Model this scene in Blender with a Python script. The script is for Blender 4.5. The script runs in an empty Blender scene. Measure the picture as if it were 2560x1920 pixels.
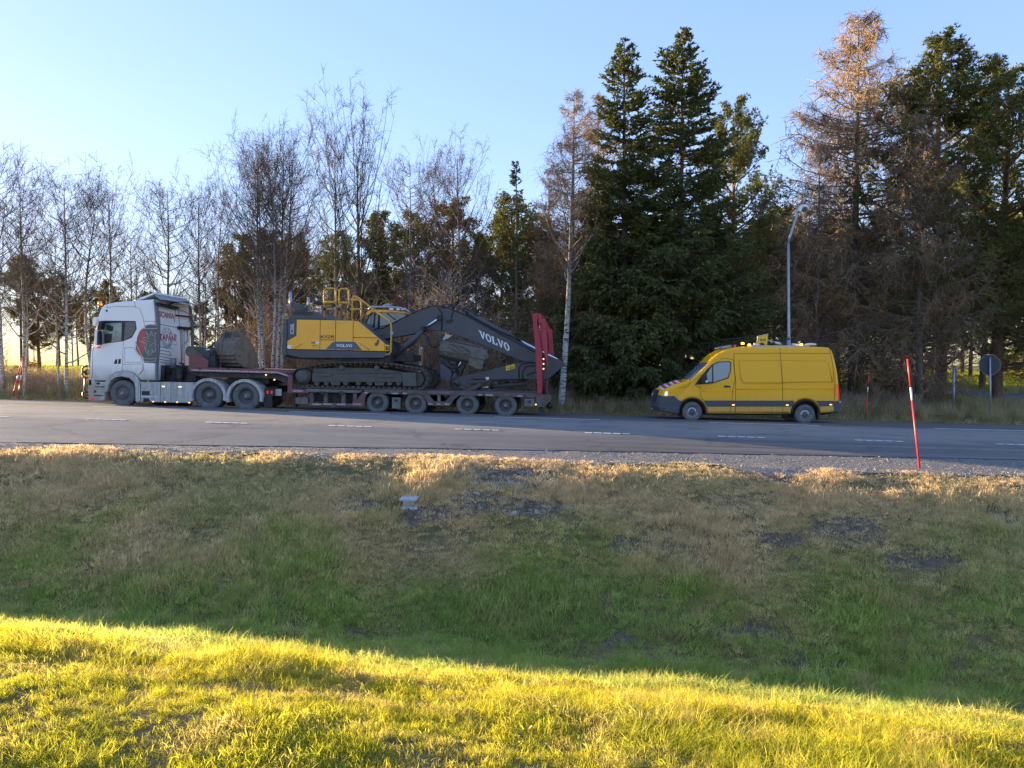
import bpy, bmesh, math, random
import numpy as np
from mathutils import Vector, Matrix

# ------------------------------------------------------------------ camera, sky, sun, exposure
# World frame: x runs along the road (right in the photo), y away across the road, z up.
FPX, PW, PH = 1850.0, 2560.0, 1920.0
YAW, PITCH = math.radians(4.5), math.atan(47 / 1850)
CAM = Vector((0, 0, 1.54))
SUN_AZ, SUN_EL = math.radians(64.0), math.radians(5.4)      # azimuth left of +y
EXPOSURE = 2.9
SKY_GAMMA, SKY_SAT, SKY_HUE = .44, 1.42, .510
SKY_TINT = (.645, .665, .88)
scene = bpy.context.scene
COL = scene.collection

cam_d = bpy.data.cameras.new('camera')
cam_d.sensor_width = 36; cam_d.lens = FPX / PW * 36; cam_d.clip_end = 3000; cam_d.clip_start = 0.05
cam = bpy.data.objects.new('camera', cam_d); COL.objects.link(cam)
cam.location = CAM; cam.rotation_euler = (math.pi / 2 - PITCH, 0, YAW)
scene.camera = cam

w = bpy.data.worlds.new('World'); scene.world = w; w.use_nodes = True
nt = w.node_tree; bgn = nt.nodes['Background']
sky = nt.nodes.new('ShaderNodeTexSky'); sky.sky_type = 'NISHITA'; sky.sun_disc = False
sky.sun_elevation = SUN_EL; sky.sun_rotation = -SUN_AZ
sky.air_density = 1.0; sky.dust_density = 0.3; sky.ozone_density = 2.2
gam = nt.nodes.new('ShaderNodeGamma'); gam.inputs[1].default_value = SKY_GAMMA          # compresses sky brightness: dims the glow round the sun, lifts the rest as fill
hs = nt.nodes.new('ShaderNodeHueSaturation'); hs.inputs['Saturation'].default_value = SKY_SAT; hs.inputs['Hue'].default_value = SKY_HUE
nt.links.new(sky.outputs[0], gam.inputs[0]); nt.links.new(gam.outputs[0], hs.inputs['Color'])
tn = nt.nodes.new('ShaderNodeMix'); tn.data_type = 'RGBA'; tn.blend_type = 'MULTIPLY'; tn.inputs[0].default_value = 1; tn.inputs[7].default_value = (*SKY_TINT, 1)
nt.links.new(hs.outputs[0], tn.inputs[6]); nt.links.new(tn.outputs[2], bgn.inputs[0]); bgn.inputs[1].default_value = 0.15

sl = bpy.data.lights.new('sun', 'SUN'); sl.energy = 3.2; sl.angle = math.radians(0.5); sl.color = (1.0, 0.75, 0.43)
so = bpy.data.objects.new('sun', sl); COL.objects.link(so)
SUN_DIR = Vector((-math.sin(SUN_AZ) * math.cos(SUN_EL), math.cos(SUN_AZ) * math.cos(SUN_EL), math.sin(SUN_EL)))
so.rotation_euler = SUN_DIR.to_track_quat('Z', 'Y').to_euler()
so.location = SUN_DIR * 60

scene.view_settings.view_transform = 'Standard'; scene.view_settings.look = 'None'
scene.view_settings.exposure = EXPOSURE; scene.view_settings.gamma = 1
scene.cycles.use_denoising = True
scene.cycles.max_bounces = 3; scene.cycles.transparent_max_bounces = 4
scene.cycles.diffuse_bounces = 2; scene.cycles.glossy_bounces = 2; scene.cycles.transmission_bounces = 3; scene.cycles.adaptive_threshold = .025; scene.cycles.denoising_prefilter = 'NONE'

# ------------------------------------------------------------------ photo pixel -> world
RCAM = Matrix.Rotation(YAW, 3, 'Z') @ Matrix.Rotation(math.pi / 2 - PITCH, 3, 'X')
def ray(px, py):
    return RCAM @ Vector(((px - PW / 2) / FPX, -(py - PH / 2) / FPX, -1.0))
def at(px, py, T):                      # point of a pixel's ray on the upright plane y = T
    d = ray(px, py); return CAM + d * (T / d.y)
def at_x(px, py, X):                    # ... on the upright plane x = X
    d = ray(px, py); return CAM + d * (X / d.x)
ZOOM = {1: (200, 700, .21094), 2: (440, 780, .16277), 3: (690, 700, .21102), 4: (900, 730, .2396),
        5: (1600, 810, .24412), 6: (1880, 480, .43395), 7: (330, 790, .08439), 8: (1050, 820, .1085),
        9: (1300, 760, .1808), 10: (1780, 820, .1356), 11: (0, 860, .12055)}
def zp(n, x, y):
    a, b, s = ZOOM[n]; return a + x * s, b + y * s
def W(n, T, pts):                       # traced outline -> (x, z) on plane y = T
    out = []
    for x, y in pts:
        p = at(*zp(n, x, y), T); out.append((p.x, p.z))
    return out
def W3(n, T, pts):
    return [at(*zp(n, x, y), T) for x, y in pts]

# ------------------------------------------------------------------ ground shape
GRADE = 0.0206
PROF = np.array([(-400, .6), (-30, .3), (-6, .05), (0, -.06), (2, -.10), (3.2, -.20), (4.5, -.52), (6, -1.06), (7.0, -1.44), (7.8, -1.50),
                 (9, -1.16), (10.5, -.66), (12.0, -.20), (12.6, -.13), (14, -.09), (17, 0), (29, -.36), (30, -.40), (31.5, -.36), (34, -.14),
                 (40, .30), (48, .50), (60, .75), (80, .9), (1500, 1.2)])
def vnoise(x, y, seed=0):
    x = np.asarray(x, float); y = np.asarray(y, float)
    xi = np.floor(x).astype(np.int64); yi = np.floor(y).astype(np.int64)
    fx = x - xi; fy = y - yi; fx = fx * fx * (3 - 2 * fx); fy = fy * fy * (3 - 2 * fy)
    def h(a, b):
        n = (a * 374761393 + b * 668265263 + seed * 974634777) & 0xffffffff
        n = ((n ^ (n >> 13)) * 1274126177) & 0xffffffff
        return ((n ^ (n >> 16)) & 0xffff) / 65535.0
    return (h(xi, yi) * (1 - fx) + h(xi + 1, yi) * fx) * (1 - fy) + (h(xi, yi + 1) * (1 - fx) + h(xi + 1, yi + 1) * fx) * fy
def road_z(x, y):
    return -GRADE * x - .03 * np.abs(np.asarray(y) - 17)
def gz(x, y):
    x = np.asarray(x, float); y = np.asarray(y, float)
    g = np.where(y > 36, np.clip(1 - (y - 36) / 40, .25, 1), 1.0)
    xx = np.clip(x, -60, 60)
    sh = .13 * np.clip(x, -8, 9) * .8 * np.clip((12 - y) / 5, 0, 1) * np.clip(y / 3, 0, 1)
    z = np.interp(y + sh, PROF[:, 0], PROF[:, 1]) - GRADE * xx * g
    b = np.clip((12.3 - y) / 1.0, 0, 1) + np.clip((y - 30) / 2, 0, 1)
    b = b * np.where(y < 7, .65, 1.0)
    n = (vnoise(x * .45, y * .45, 1) - .5) * .11 + (vnoise(x * 1.3, y * 1.3, 2) - .5) * .07 + (vnoise(x * 3.5, y * 3.5, 3) - .5) * .05
    return z + b * n
def gzf(x, y): return float(gz(x, y))
def ground_hit(px, py):
    d = ray(px, py); t = 1.0
    for i in range(4000):
        p = CAM + d * t
        if p.z <= gzf(p.x, p.y): break
        t += .02 + t * .002
    return p

# ------------------------------------------------------------------ object helpers
def thing(name, label, cat, loc=(0, 0, 0), group=None):
    o = bpy.data.objects.new(name, None); COL.objects.link(o)
    o.location = loc; o.empty_display_size = .2
    o['label'] = label; o['category'] = cat
    if group: o['group'] = group
    return o
def tag(o, label, cat, group=None):
    o['label'] = label; o['category'] = cat
    if group: o['group'] = group
    return o
def kind(o, k): o['kind'] = k; return o

def np_mesh(name, V, F, smooth=False):
    """V (n,3); F list of int arrays (m,k)"""
    V = np.asarray(V, np.float32)
    me = bpy.data.meshes.new(name)
    me.vertices.add(len(V)); me.vertices.foreach_set('co', V.ravel())
    F = [f for f in F if len(f)]
    nl = sum(f.size for f in F); npoly = sum(len(f) for f in F)
    me.loops.add(nl); me.polygons.add(npoly)
    me.loops.foreach_set('vertex_index', np.concatenate([f.ravel() for f in F]).astype(np.int32))
    tot = np.concatenate([np.full(len(f), f.shape[1], np.int32) for f in F])
    st = np.concatenate([[0], np.cumsum(tot)[:-1]]).astype(np.int32)
    me.polygons.foreach_set('loop_start', st); me.polygons.foreach_set('loop_total', tot)
    if smooth: me.polygons.foreach_set('use_smooth', np.ones(npoly, bool))
    me.update(calc_edges=True); me.validate()
    return me
def link(name, me, m=None, parent=None, loc=None):
    o = bpy.data.objects.new(name, me); COL.objects.link(o)
    if m is not None:
        me.materials.clear(); me.materials.append(m)
    if parent is not None: o.parent = parent
    if loc is not None: o.location = loc
    return o

def root_loc(parent):
    v = Vector((0, 0, 0)); p = parent
    while p is not None: v += p.location; p = p.parent
    return v

class MB:
    """collects shapes in world coordinates; build() makes ONE mesh object"""
    def __init__(s): s.v = []; s.f = []; s.sm = []
    def add(s, vs, fs, smooth=False):
        b = len(s.v); s.v += [tuple(v) for v in vs]
        for f in fs: s.f.append([i + b for i in f]); s.sm.append(smooth)
        return s
    def prism(s, poly, y0, y1, yf=None):
        """(x, z) outline extruded from y0 to y1; yf(z) shifts y"""
        n = len(poly); area = sum(poly[i][0] * poly[(i + 1) % n][1] - poly[(i + 1) % n][0] * poly[i][1] for i in range(n))
        if area < 0: poly = poly[::-1]
        g = yf or (lambda z: 0)
        vs = [(x, y0 + g(z), z) for x, z in poly] + [(x, y1 + g(z), z) for x, z in poly]
        fs = [list(range(n)), list(range(2 * n - 1, n - 1, -1))]
        fs += [[i + n, (i + 1) % n + n, (i + 1) % n, i] for i in range(n)]
        return s.add(vs, fs)
    def prism_x(s, poly, x0, x1):
        """(y, z) outline extruded along x"""
        n = len(poly); area = sum(poly[i][0] * poly[(i + 1) % n][1] - poly[(i + 1) % n][0] * poly[i][1] for i in range(n))
        if area < 0: poly = poly[::-1]
        vs = [(x1, y, z) for y, z in poly] + [(x0, y, z) for y, z in poly]
        fs = [list(range(n)), list(range(2 * n - 1, n - 1, -1))] + [[i + n, (i + 1) % n + n, (i + 1) % n, i] for i in range(n)]
        return s.add(vs, fs)
    def box(s, x0, x1, y0, y1, z0, z1):
        return s.prism([(x0, z0), (x1, z0), (x1, z1), (x0, z1)], y0, y1)
    def cyl(s, a, b, r, n=16, r2=None, cap=True, smooth=True):
        a = Vector(a); b = Vector(b); r2 = r if r2 is None else r2
        q = (b - a).to_track_quat('Z', 'Y'); vs = []
        for c, rr in ((a, r), (b, r2)):
            for i in range(n):
                t = 2 * math.pi * i / n; vs.append(c + q @ Vector((rr * math.cos(t), rr * math.sin(t), 0)))
        s.add(vs, [[i, (i + 1) % n, (i + 1) % n + n, i + n] for i in range(n)], smooth)
        if cap:
            s.add(vs[:n], [list(range(n - 1, -1, -1))]); s.add(vs[n:], [list(range(n))])
        return s
    def tube(s, pts, r, n=8):
        pts = [Vector(p) for p in pts]; vs = []; m = len(pts)
        up = None
        for i, p in enumerate(pts):
            t = (pts[min(i + 1, m - 1)] - pts[max(i - 1, 0)]).normalized()
            if up is None:
                up = Vector((0, 1, 0)) if abs(t.y) < .9 else Vector((0, 0, 1))
            u = t.cross(up).normalized(); v = u.cross(t)
            rr = r[i] if isinstance(r, (list, tuple)) else r
            for k in range(n):
                a = 2 * math.pi * k / n; vs.append(p + u * rr * math.cos(a) + v * rr * math.sin(a))
        fs = [[i * n + k, i * n + (k + 1) % n, (i + 1) * n + (k + 1) % n, (i + 1) * n + k] for i in range(m - 1) for k in range(n)]
        s.add(vs, fs, True); s.add(vs[:n], [list(range(n - 1, -1, -1))]); s.add(vs[-n:], [list(range(n))])
        return s
    def lathe(s, prof, c, axis='Y', n=32):
        """prof: (radius, offset along axis) revolved round c"""
        vs = []; m = len(prof)
        for r, o in prof:
            for k in range(n):
                a = 2 * math.pi * k / n; ca, sa = r * math.cos(a), r * math.sin(a)
                vs.append((c[0] + ca, c[1] + o, c[2] + sa) if axis == 'Y' else (c[0] + ca, c[1] + sa, c[2] + o) if axis == 'Z' else (c[0] + o, c[1] + ca, c[2] + sa))
        fs = [[i * n + k, i * n + (k + 1) % n, (i + 1) * n + (k + 1) % n, (i + 1) * n + k] for i in range(m - 1) for k in range(n)]
        return s.add(vs, fs, True)
    def ellip(s, c, rx, ry, rz, n=14, m=8):
        vs = []
        for i in range(m + 1):
            a = math.pi * i / m - math.pi / 2
            for k in range(n):
                b = 2 * math.pi * k / n
                vs.append((c[0] + rx * math.cos(a) * math.cos(b), c[1] + ry * math.cos(a) * math.sin(b), c[2] + rz * math.sin(a)))
        return s.add(vs, [[i * n + k, i * n + (k + 1) % n, (i + 1) * n + (k + 1) % n, (i + 1) * n + k] for i in range(m) for k in range(n)], True)
    def build(s, name, m, parent=None, bevel=0, seg=2, label=None, kd=None, recalc=False):
        off = root_loc(parent)
        me = bpy.data.meshes.new(name)
        me.from_pydata([(x - off.x, y - off.y, z - off.z) for x, y, z in s.v], [], s.f)
        me.polygons.foreach_set('use_smooth', s.sm)
        if recalc or True:
            bm = bmesh.new(); bm.from_mesh(me); bmesh.ops.remove_doubles(bm, verts=bm.verts, dist=1e-5)
            bmesh.ops.recalc_face_normals(bm, faces=bm.faces); bm.to_mesh(me); bm.free()
        me.update()
        o = link(name, me, m, parent)
        if bevel:
            b = o.modifiers.new('bevel', 'BEVEL'); b.width = bevel; b.segments = seg; b.limit_method = 'ANGLE'; b.angle_limit = math.radians(35)
            b.harden_normals = False
        if label: o['label'] = label
        if kd: o['kind'] = kd
        return o

# ------------------------------------------------------------------ materials
MATS = {}
class NT:
    def __init__(s, name):
        s.m = bpy.data.materials.new(name); s.m.use_nodes = True; s.t = s.m.node_tree
        s.b = s.t.nodes['Principled BSDF']; s.out = s.t.nodes['Material Output']; MATS[name] = s.m
    def n(s, ty, **kw):
        nd = s.t.nodes.new(ty)
        for k, v in kw.items():
            if k.startswith('i_'): nd.inputs[k[2:].replace('_', ' ')].default_value = v
            else: setattr(nd, k, v)
        return nd
    def l(s, a, b): s.t.links.new(a, b)
    def coord(s, scale=(1, 1, 1), kind='obj'):
        if kind == 'obj': src = s.n('ShaderNodeTexCoord').outputs['Object']
        elif kind == 'pos': src = s.n('ShaderNodeNewGeometry').outputs['Position']
        mp = s.n('ShaderNodeMapping'); mp.inputs['Scale'].default_value = scale
        s.l(src, mp.inputs['Vector']); return mp.outputs[0]
    def noise(s, co, scale, detail=4, rough=.55, out='Fac'):
        nd = s.n('ShaderNodeTexNoise'); nd.inputs['Scale'].default_value = scale; nd.inputs['Detail'].default_value = detail
        nd.inputs['Roughness'].default_value = rough
        s.l(co, nd.inputs['Vector']); return nd.outputs[out]
    def ramp(s, fac, stops):
        r = s.n('ShaderNodeValToRGB'); e = r.color_ramp.elements
        while len(e) < len(stops): e.new(.5)
        for el, (p, c) in zip(e, stops):
            el.position = p; el.color = (*c, 1) if hasattr(c, '__len__') else (c, c, c, 1)
        s.l(fac, r.inputs[0]); return r.outputs[0]
    def mix(s, fac, a, b, mode='MIX'):
        m = s.n('ShaderNodeMix', data_type='RGBA', blend_type=mode)
        for val, idx in ((fac, 0), (a, 6), (b, 7)):
            if hasattr(val, 'is_linked') or hasattr(val, 'links'): s.l(val, m.inputs[idx])
            else: m.inputs[idx].default_value = val if idx == 0 else (*val, 1)
        return m.outputs[2]
    def math(s, op, a, b=0.0, clamp=False):
        m = s.n('ShaderNodeMath', operation=op, use_clamp=clamp)
        for i, v in enumerate((a, b)):
            if hasattr(v, 'links'): s.l(v, m.inputs[i])
            else: m.inputs[i].default_value = v
        return m.outputs[0]
    def bump(s, h, strength=.3, dist=.02):
        b = s.n('ShaderNodeBump'); b.inputs['Strength'].default_value = strength; b.inputs['Distance'].default_value = dist
        s.l(h, b.inputs['Height']); s.l(b.outputs[0], s.b.inputs['Normal'])
    def col(s, c):
        if hasattr(c, 'links'): s.l(c, s.b.inputs['Base Color'])
        else: s.b.inputs['Base Color'].default_value = (*c, 1)
    def set(s, **kw):
        for k, v in kw.items(): s.b.inputs[k.replace('_', ' ')].default_value = v
        return s

def mat(name, c, rough=.55, metal=0.0, var=.12, scale=6, dirt=None, dirt_amt=.5, dirt_scale=(2, 2, 2), bump=0, coat=0, spec=.5):
    if name in MATS: return MATS[name]
    t = NT(name)
    co = t.coord()
    f = t.noise(co, scale, 5)
    c1 = t.ramp(f, [(.25, tuple(x * (1 - var) for x in c)), (.75, tuple(min(1, x * (1 + var)) for x in c))])
    if dirt:
        d = t.noise(t.coord(dirt_scale), 3.0, 6, .65)
        lo = .72 - dirt_amt * .6
        c1 = t.mix(t.ramp(d, [(lo, 0.0), (min(lo + .28, 1), 1.0)]), c1, dirt)
    t.col(c1); t.set(Roughness=rough, Metallic=metal, Coat_Weight=coat)
    t.b.inputs['Specular IOR Level'].default_value = spec
    if bump: t.bump(t.noise(co, scale * 8, 4), bump, .01)
    return t.m
def emis(name, c, strength, base=None):
    t = NT(name); t.col(base or c); t.b.inputs['Emission Color'].default_value = (*c, 1); t.set(Emission_Strength=strength, Roughness=.3); t.m.cycles.emission_sampling = 'NONE'
    return t.m
# ------------------------------------------------------------------ ground, road, gravel
def sheet(name, xs, ys, zf, m, kd='structure', smooth=True):
    X, Y = np.meshgrid(xs, ys); Z = zf(X, Y)
    V = np.stack([X, Y, Z], -1).reshape(-1, 3); nx = len(xs); ny = len(ys)
    i = np.arange(ny - 1)[:, None] * nx + np.arange(nx - 1)[None, :]
    F = np.stack([i, i + 1, i + nx + 1, i + nx], -1).reshape(-1, 4)
    o = link(name, np_mesh(name, V, [F], smooth), m); o['kind'] = kd
    return o
def axis(*segs):
    out = []
    for a, b, n in segs: out.append(np.linspace(a, b, n, endpoint=False))
    return np.concatenate(out + [[segs[-1][1]]])

t = NT('soil'); pos = t.coord(kind='pos')
n1 = t.noise(pos, .9, 6, .6); n2 = t.noise(pos, 14, 5, .7); n4 = t.noise(pos, 3.5, 5, .65)
thatch = t.mix(t.ramp(n1, [(.38, 0.0), (.6, 1.0)]), (.19, .165, .055), (.30, .225, .11))
thatch = t.mix(t.ramp(n2, [(.4, 0.0), (.75, 1.0)]), thatch, (.11, .088, .045))
earth = t.mix(t.ramp(n2, [(.3, 0.0), (.7, 1.0)]), (.10, .072, .046), (.25, .195, .14))
at_ = t.n('ShaderNodeAttribute'); at_.attribute_name = 'bare'
bm_ = t.ramp(t.math('ADD', at_.outputs['Fac'], t.math('MULTIPLY', t.math('SUBTRACT', n4, .5), .9)), [(.35, 0.0), (.6, 1.0)])
t.col(t.mix(bm_, thatch, earth)); t.set(Roughness=.95); t.b.inputs['Specular IOR Level'].default_value = .1
t.bump(t.math('ADD', n2, t.noise(pos, 60, 3)), .8, .05)

def ground_z(X, Y):
    Z = gz(X, Y)
    under = ((Y > 12.9) & (Y < 29.0)) * .10
    return Z - under
gx = axis((-900, -60, 14), (-60, -20, 40), (-20, 18, 150), (18, 60, 50), (60, 900, 14))
gy = axis((-400, -20, 8), (-20, -2, 9), (-2, 14, 80), (14, 30, 20), (30, 60, 50), (60, 120, 20), (120, 1500, 16))
GROUND = sheet('ground', gx, gy, ground_z, MATS['soil'])

# asphalt: near half darker and newer, far half worn grey, strip under the vehicles darkened to paint in their shadow
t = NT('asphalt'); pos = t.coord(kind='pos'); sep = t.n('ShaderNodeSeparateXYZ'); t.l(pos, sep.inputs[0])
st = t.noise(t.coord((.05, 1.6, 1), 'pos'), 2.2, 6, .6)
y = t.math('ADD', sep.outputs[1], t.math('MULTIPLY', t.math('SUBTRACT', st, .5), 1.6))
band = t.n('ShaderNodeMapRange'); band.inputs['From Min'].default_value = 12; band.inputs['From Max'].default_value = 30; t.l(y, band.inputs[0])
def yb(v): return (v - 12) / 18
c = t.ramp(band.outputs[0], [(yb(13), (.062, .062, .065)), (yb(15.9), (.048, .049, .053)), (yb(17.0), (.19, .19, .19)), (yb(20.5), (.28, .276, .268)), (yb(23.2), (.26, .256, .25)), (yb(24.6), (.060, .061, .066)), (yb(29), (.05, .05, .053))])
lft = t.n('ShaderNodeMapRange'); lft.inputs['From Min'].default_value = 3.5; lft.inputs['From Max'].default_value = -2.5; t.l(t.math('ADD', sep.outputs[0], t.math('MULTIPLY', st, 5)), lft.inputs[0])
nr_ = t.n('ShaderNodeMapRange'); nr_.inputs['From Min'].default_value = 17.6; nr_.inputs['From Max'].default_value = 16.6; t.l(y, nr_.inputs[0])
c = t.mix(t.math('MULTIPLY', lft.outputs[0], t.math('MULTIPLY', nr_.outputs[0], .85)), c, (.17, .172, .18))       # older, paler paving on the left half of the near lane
fine = t.noise(pos, 55, 4, .7); blot = t.noise(pos, .7, 5, .6)
c = t.mix(.35, c, t.ramp(fine, [(.3, (.03, .03, .033)), (.7, (.22, .22, .22))]))
c = t.mix(t.math('MULTIPLY', t.ramp(st, [(.38, 0.0), (.66, 1.0)]), .55), c, (.24, .236, .23))
c = t.mix(t.math('MULTIPLY', t.ramp(blot, [(.5, 0.0), (.68, 1.0)]), .5), c, (.07, .07, .072))
ck = t.n('ShaderNodeTexVoronoi', feature='DISTANCE_TO_EDGE'); ck.inputs['Scale'].default_value = .33; ck.inputs['Randomness'].default_value = 1
wv = t.n('ShaderNodeVectorMath', operation='ADD'); t.l(pos, wv.inputs[0]); t.l(t.noise(pos, 1.6, 4, .6, 'Color'), wv.inputs[1]); t.l(wv.outputs[0], ck.inputs['Vector'])
c = t.mix(t.math('MULTIPLY', t.ramp(ck.outputs['Distance'], [(0.0, 1.0), (.018, 0.0)]), t.ramp(blot, [(.42, 0.0), (.55, .7)])), c, (.03, .03, .032))
t.col(t.mix(1.0, c, (1.08, 1.0, .90), 'MULTIPLY')); t.set(Roughness=.72); t.bump(fine, .35, .012)
def near_edge(x): return np.interp(x, [-60, -11.5, 0, 8.5, 60], [11.5, 12.95, 14.15, 14.7, 15.2])
rx = axis((-700, -30, 20), (-30, 30, 121), (30, 700, 20))
fr = np.concatenate([np.linspace(0, 1, 25)])
X = np.repeat(rx[None, :], len(fr), 0); ne = near_edge(np.clip(X, -60, 60)) + (vnoise(X * 3, X * 0, 7) - .5) * .07
Yr = ne + (29.1 - ne) * fr[:, None]
Z = road_z(np.clip(X, -60, 60), Yr)
def grid_obj(name, X, Y, Z, m, kd):
    ny, nx = X.shape; V = np.stack([X, Y, Z], -1).reshape(-1, 3)
    i = np.arange(ny - 1)[:, None] * nx + np.arange(nx - 1)[None, :]
    F = np.stack([i, i + 1, i + nx + 1, i + nx], -1).reshape(-1, 4)
    o = link(name, np_mesh(name, V, [F], True), m); o['kind'] = kd; return o
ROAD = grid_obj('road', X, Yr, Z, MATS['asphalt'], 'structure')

t = NT('gravel'); pos = t.coord(kind='pos')
vo = t.n('ShaderNodeTexVoronoi'); vo.inputs['Scale'].default_value = 38; t.l(pos, vo.inputs['Vector'])
v2 = t.n('ShaderNodeTexVoronoi'); v2.inputs['Scale'].default_value = 90; t.l(pos, v2.inputs['Vector'])
sp = t.n('ShaderNodeSeparateColor'); t.l(vo.outputs['Color'], sp.inputs[0])
c = t.ramp(sp.outputs[0], [(.0, (.10, .093, .085)), (.5, (.23, .215, .195)), (1, (.46, .43, .39))])
sp2 = t.n('ShaderNodeSeparateColor'); t.l(v2.outputs['Color'], sp2.inputs[0])
c = t.mix(.4, c, t.ramp(sp2.outputs[1], [(0, (.07, .07, .075)), (1, (.36, .35, .34))]))
t.col(c); t.set(Roughness=.9); t.bump(t.math('ADD', vo.outputs['Distance'], v2.outputs['Distance']), .9, .03)
gxs = axis((-700, -30, 20), (-30, 30, 301), (30, 700, 20)); fr = np.linspace(0, 1, 12)
X = np.repeat(gxs[None, :], 12, 0); e1 = near_edge(np.clip(X, -60, 60)) + .25
e0 = 12.5 + (vnoise(X * .9, X * 0 + 3, 5) - .5) * .7 + (vnoise(X * 4, X * 0, 6) - .5) * .25
e0 = np.minimum(e0, e1 - .55)
Yg = e0 + (e1 - e0) * fr[:, None]
zroad = road_z(np.clip(X, -60, 60), Yg) - .008
zg = gz(np.clip(X, -900, 900), Yg)
Zg = np.where(Yg > 12.9, zroad, np.minimum(zg + .015, zroad + .1)) + (vnoise(X * 9, Yg * 9, 8) - .5) * .02
Zg = np.minimum(Zg, np.where(Yg > near_edge(np.clip(X, -60, 60)) - .05, zroad - .003, 9))
GRAVEL = grid_obj('gravel_shoulder', X, Yg, Zg, MATS['gravel'], 'structure')

# painted markings, one piece each, parts of the road
paint = mat('road_paint', (.80, .79, .76), .7, var=.15, scale=25, dirt=(.30, .29, .28), dirt_amt=.32, dirt_scale=(9, 9, 9))
def marking_mesh(name, L, Wd, wav=0):
    n = 5; top = [(L * i / n, Wd / 2 + wav * math.sin(i * 2.1)) for i in range(n + 1)]; bot = [(L * i / n, -Wd / 2 + wav * math.cos(i * 1.7)) for i in range(n + 1)]
    V = []; 
    for a, b in zip(bot, top): V += [(a[0], a[1], -GRADE * a[0]), (b[0], b[1], -GRADE * b[0])]
    F = np.array([[2 * i, 2 * i + 2, 2 * i + 3, 2 * i + 1] for i in range(n)])
    me = np_mesh(name, V, [F]); me.materials.append(paint); return me
blob = marking_mesh('marking_piece', .17, .15, .012)
xd0 = at(1137, 1078, 17.0).x
for k in range(-9, 10):
    for j in range(5):
        x = xd0 + 3.0 * k + j * .215; yy = 17.0 - .004 * j
        o = link('lane_marking', blob, None, ROAD); o.location = (x, yy, float(road_z(x, yy)) + .006)
longm = marking_mesh('marking_line', 3.45, .12, .004)
xl0 = at(722, 1034, 24.2).x
for k in range(-4, 6):
    x = xl0 + 6.95 * k; o = link('lane_marking', longm, None, ROAD); o.location = (x, 24.2, float(road_z(x, 24.2)) + .006)

# side road on the right, climbing away behind the bank (draped on the rising ground)
pa = [(2306, 972), (2430, 976), (2560, 981), (2680, 987)]; pb = [(2306, 987), (2388, 996), (2560, 1017), (2680, 1034)]
def dr(pts):
    P = [ground_hit(*p) for p in pts]
    d0 = P[0] - P[1]; d1 = P[-1] - P[-2]
    P = [P[0] + d0.normalized() * 14] + P + [P[-1] + d1.normalized() * 30]
    q = np.array([(p.x, p.y) for p in P]); tt = np.linspace(0, len(P) - 1, 60)
    return np.stack([np.interp(tt, range(len(P)), q[:, 0]), np.interp(tt, range(len(P)), q[:, 1])], -1)
QA, QB = dr(pa), dr(pb)
fr = np.linspace(0, 1, 14)[:, None]
X = QB[None, :, 0] * (1 - fr) + QA[None, :, 0] * fr; Yq = QB[None, :, 1] * (1 - fr) + QA[None, :, 1] * fr
SIDE_ROAD = grid_obj('side_road', X, Yq, gz(X, Yq) + .07, mat('side_asphalt', (.075, .078, .085), .8, var=.15, scale=.8, bump=.3), 'structure')
def on_side_road(x, y):
    out = np.zeros(len(x), bool)
    for i in range(59):
        xa, xb = sorted((QB[i, 0], QB[i + 1, 0]))
        lo = min(QB[i, 1], QB[i + 1, 1]) - .2; hi = max(QA[i, 1], QA[i + 1, 1]) + .2
        out |= (x >= xa) & (x < xb) & (y > lo) & (y < hi)
    return out
# ------------------------------------------------------------------ grass (geometry-node instances of small tufts)
RNG = np.random.default_rng(5)
def tuft_mesh(name, nb, rad, h0, h1, lean, wd, seed, flat=.6):
    r = np.random.default_rng(seed); V = []; F3 = []; F4 = []
    for i in range(nb):
        a = r.uniform(0, 2 * math.pi); rr = rad * math.sqrt(r.uniform()); bx, by = rr * math.cos(a), rr * math.sin(a)
        h = r.uniform(h0, h1); w_ = wd * r.uniform(.7, 1.3)
        da = r.uniform(0, 2 * math.pi); sp = r.uniform(.1, .9) * flat
        dx, dy = lean[0] + sp * math.cos(da), lean[1] + sp * math.sin(da)
        fa = r.uniform(0, math.pi); sx, sy = math.cos(fa) * w_ / 2, math.sin(fa) * w_ / 2
        b = len(V)
        for s_, ww in ((0, 1), (.45, .85), (.8, .5)):
            k = s_ ** 1.7; x = bx + dx * h * k; yv = by + dy * h * k; z = h * (s_ - .28 * s_ * s_ * (abs(dx) + abs(dy)))
            V += [(x - sx * ww, yv - sy * ww, z), (x + sx * ww, yv + sy * ww, z)]
        V.append((bx + dx * h, by + dy * h, h * (1 - .30 * (abs(dx) + abs(dy)))))
        F4 += [(b, b + 1, b + 3, b + 2), (b + 2, b + 3, b + 5, b + 4)]; F3.append((b + 4, b + 5, b + 6))
    return np_mesh(name, V, [np.array(F4), np.array(F3)])

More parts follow.
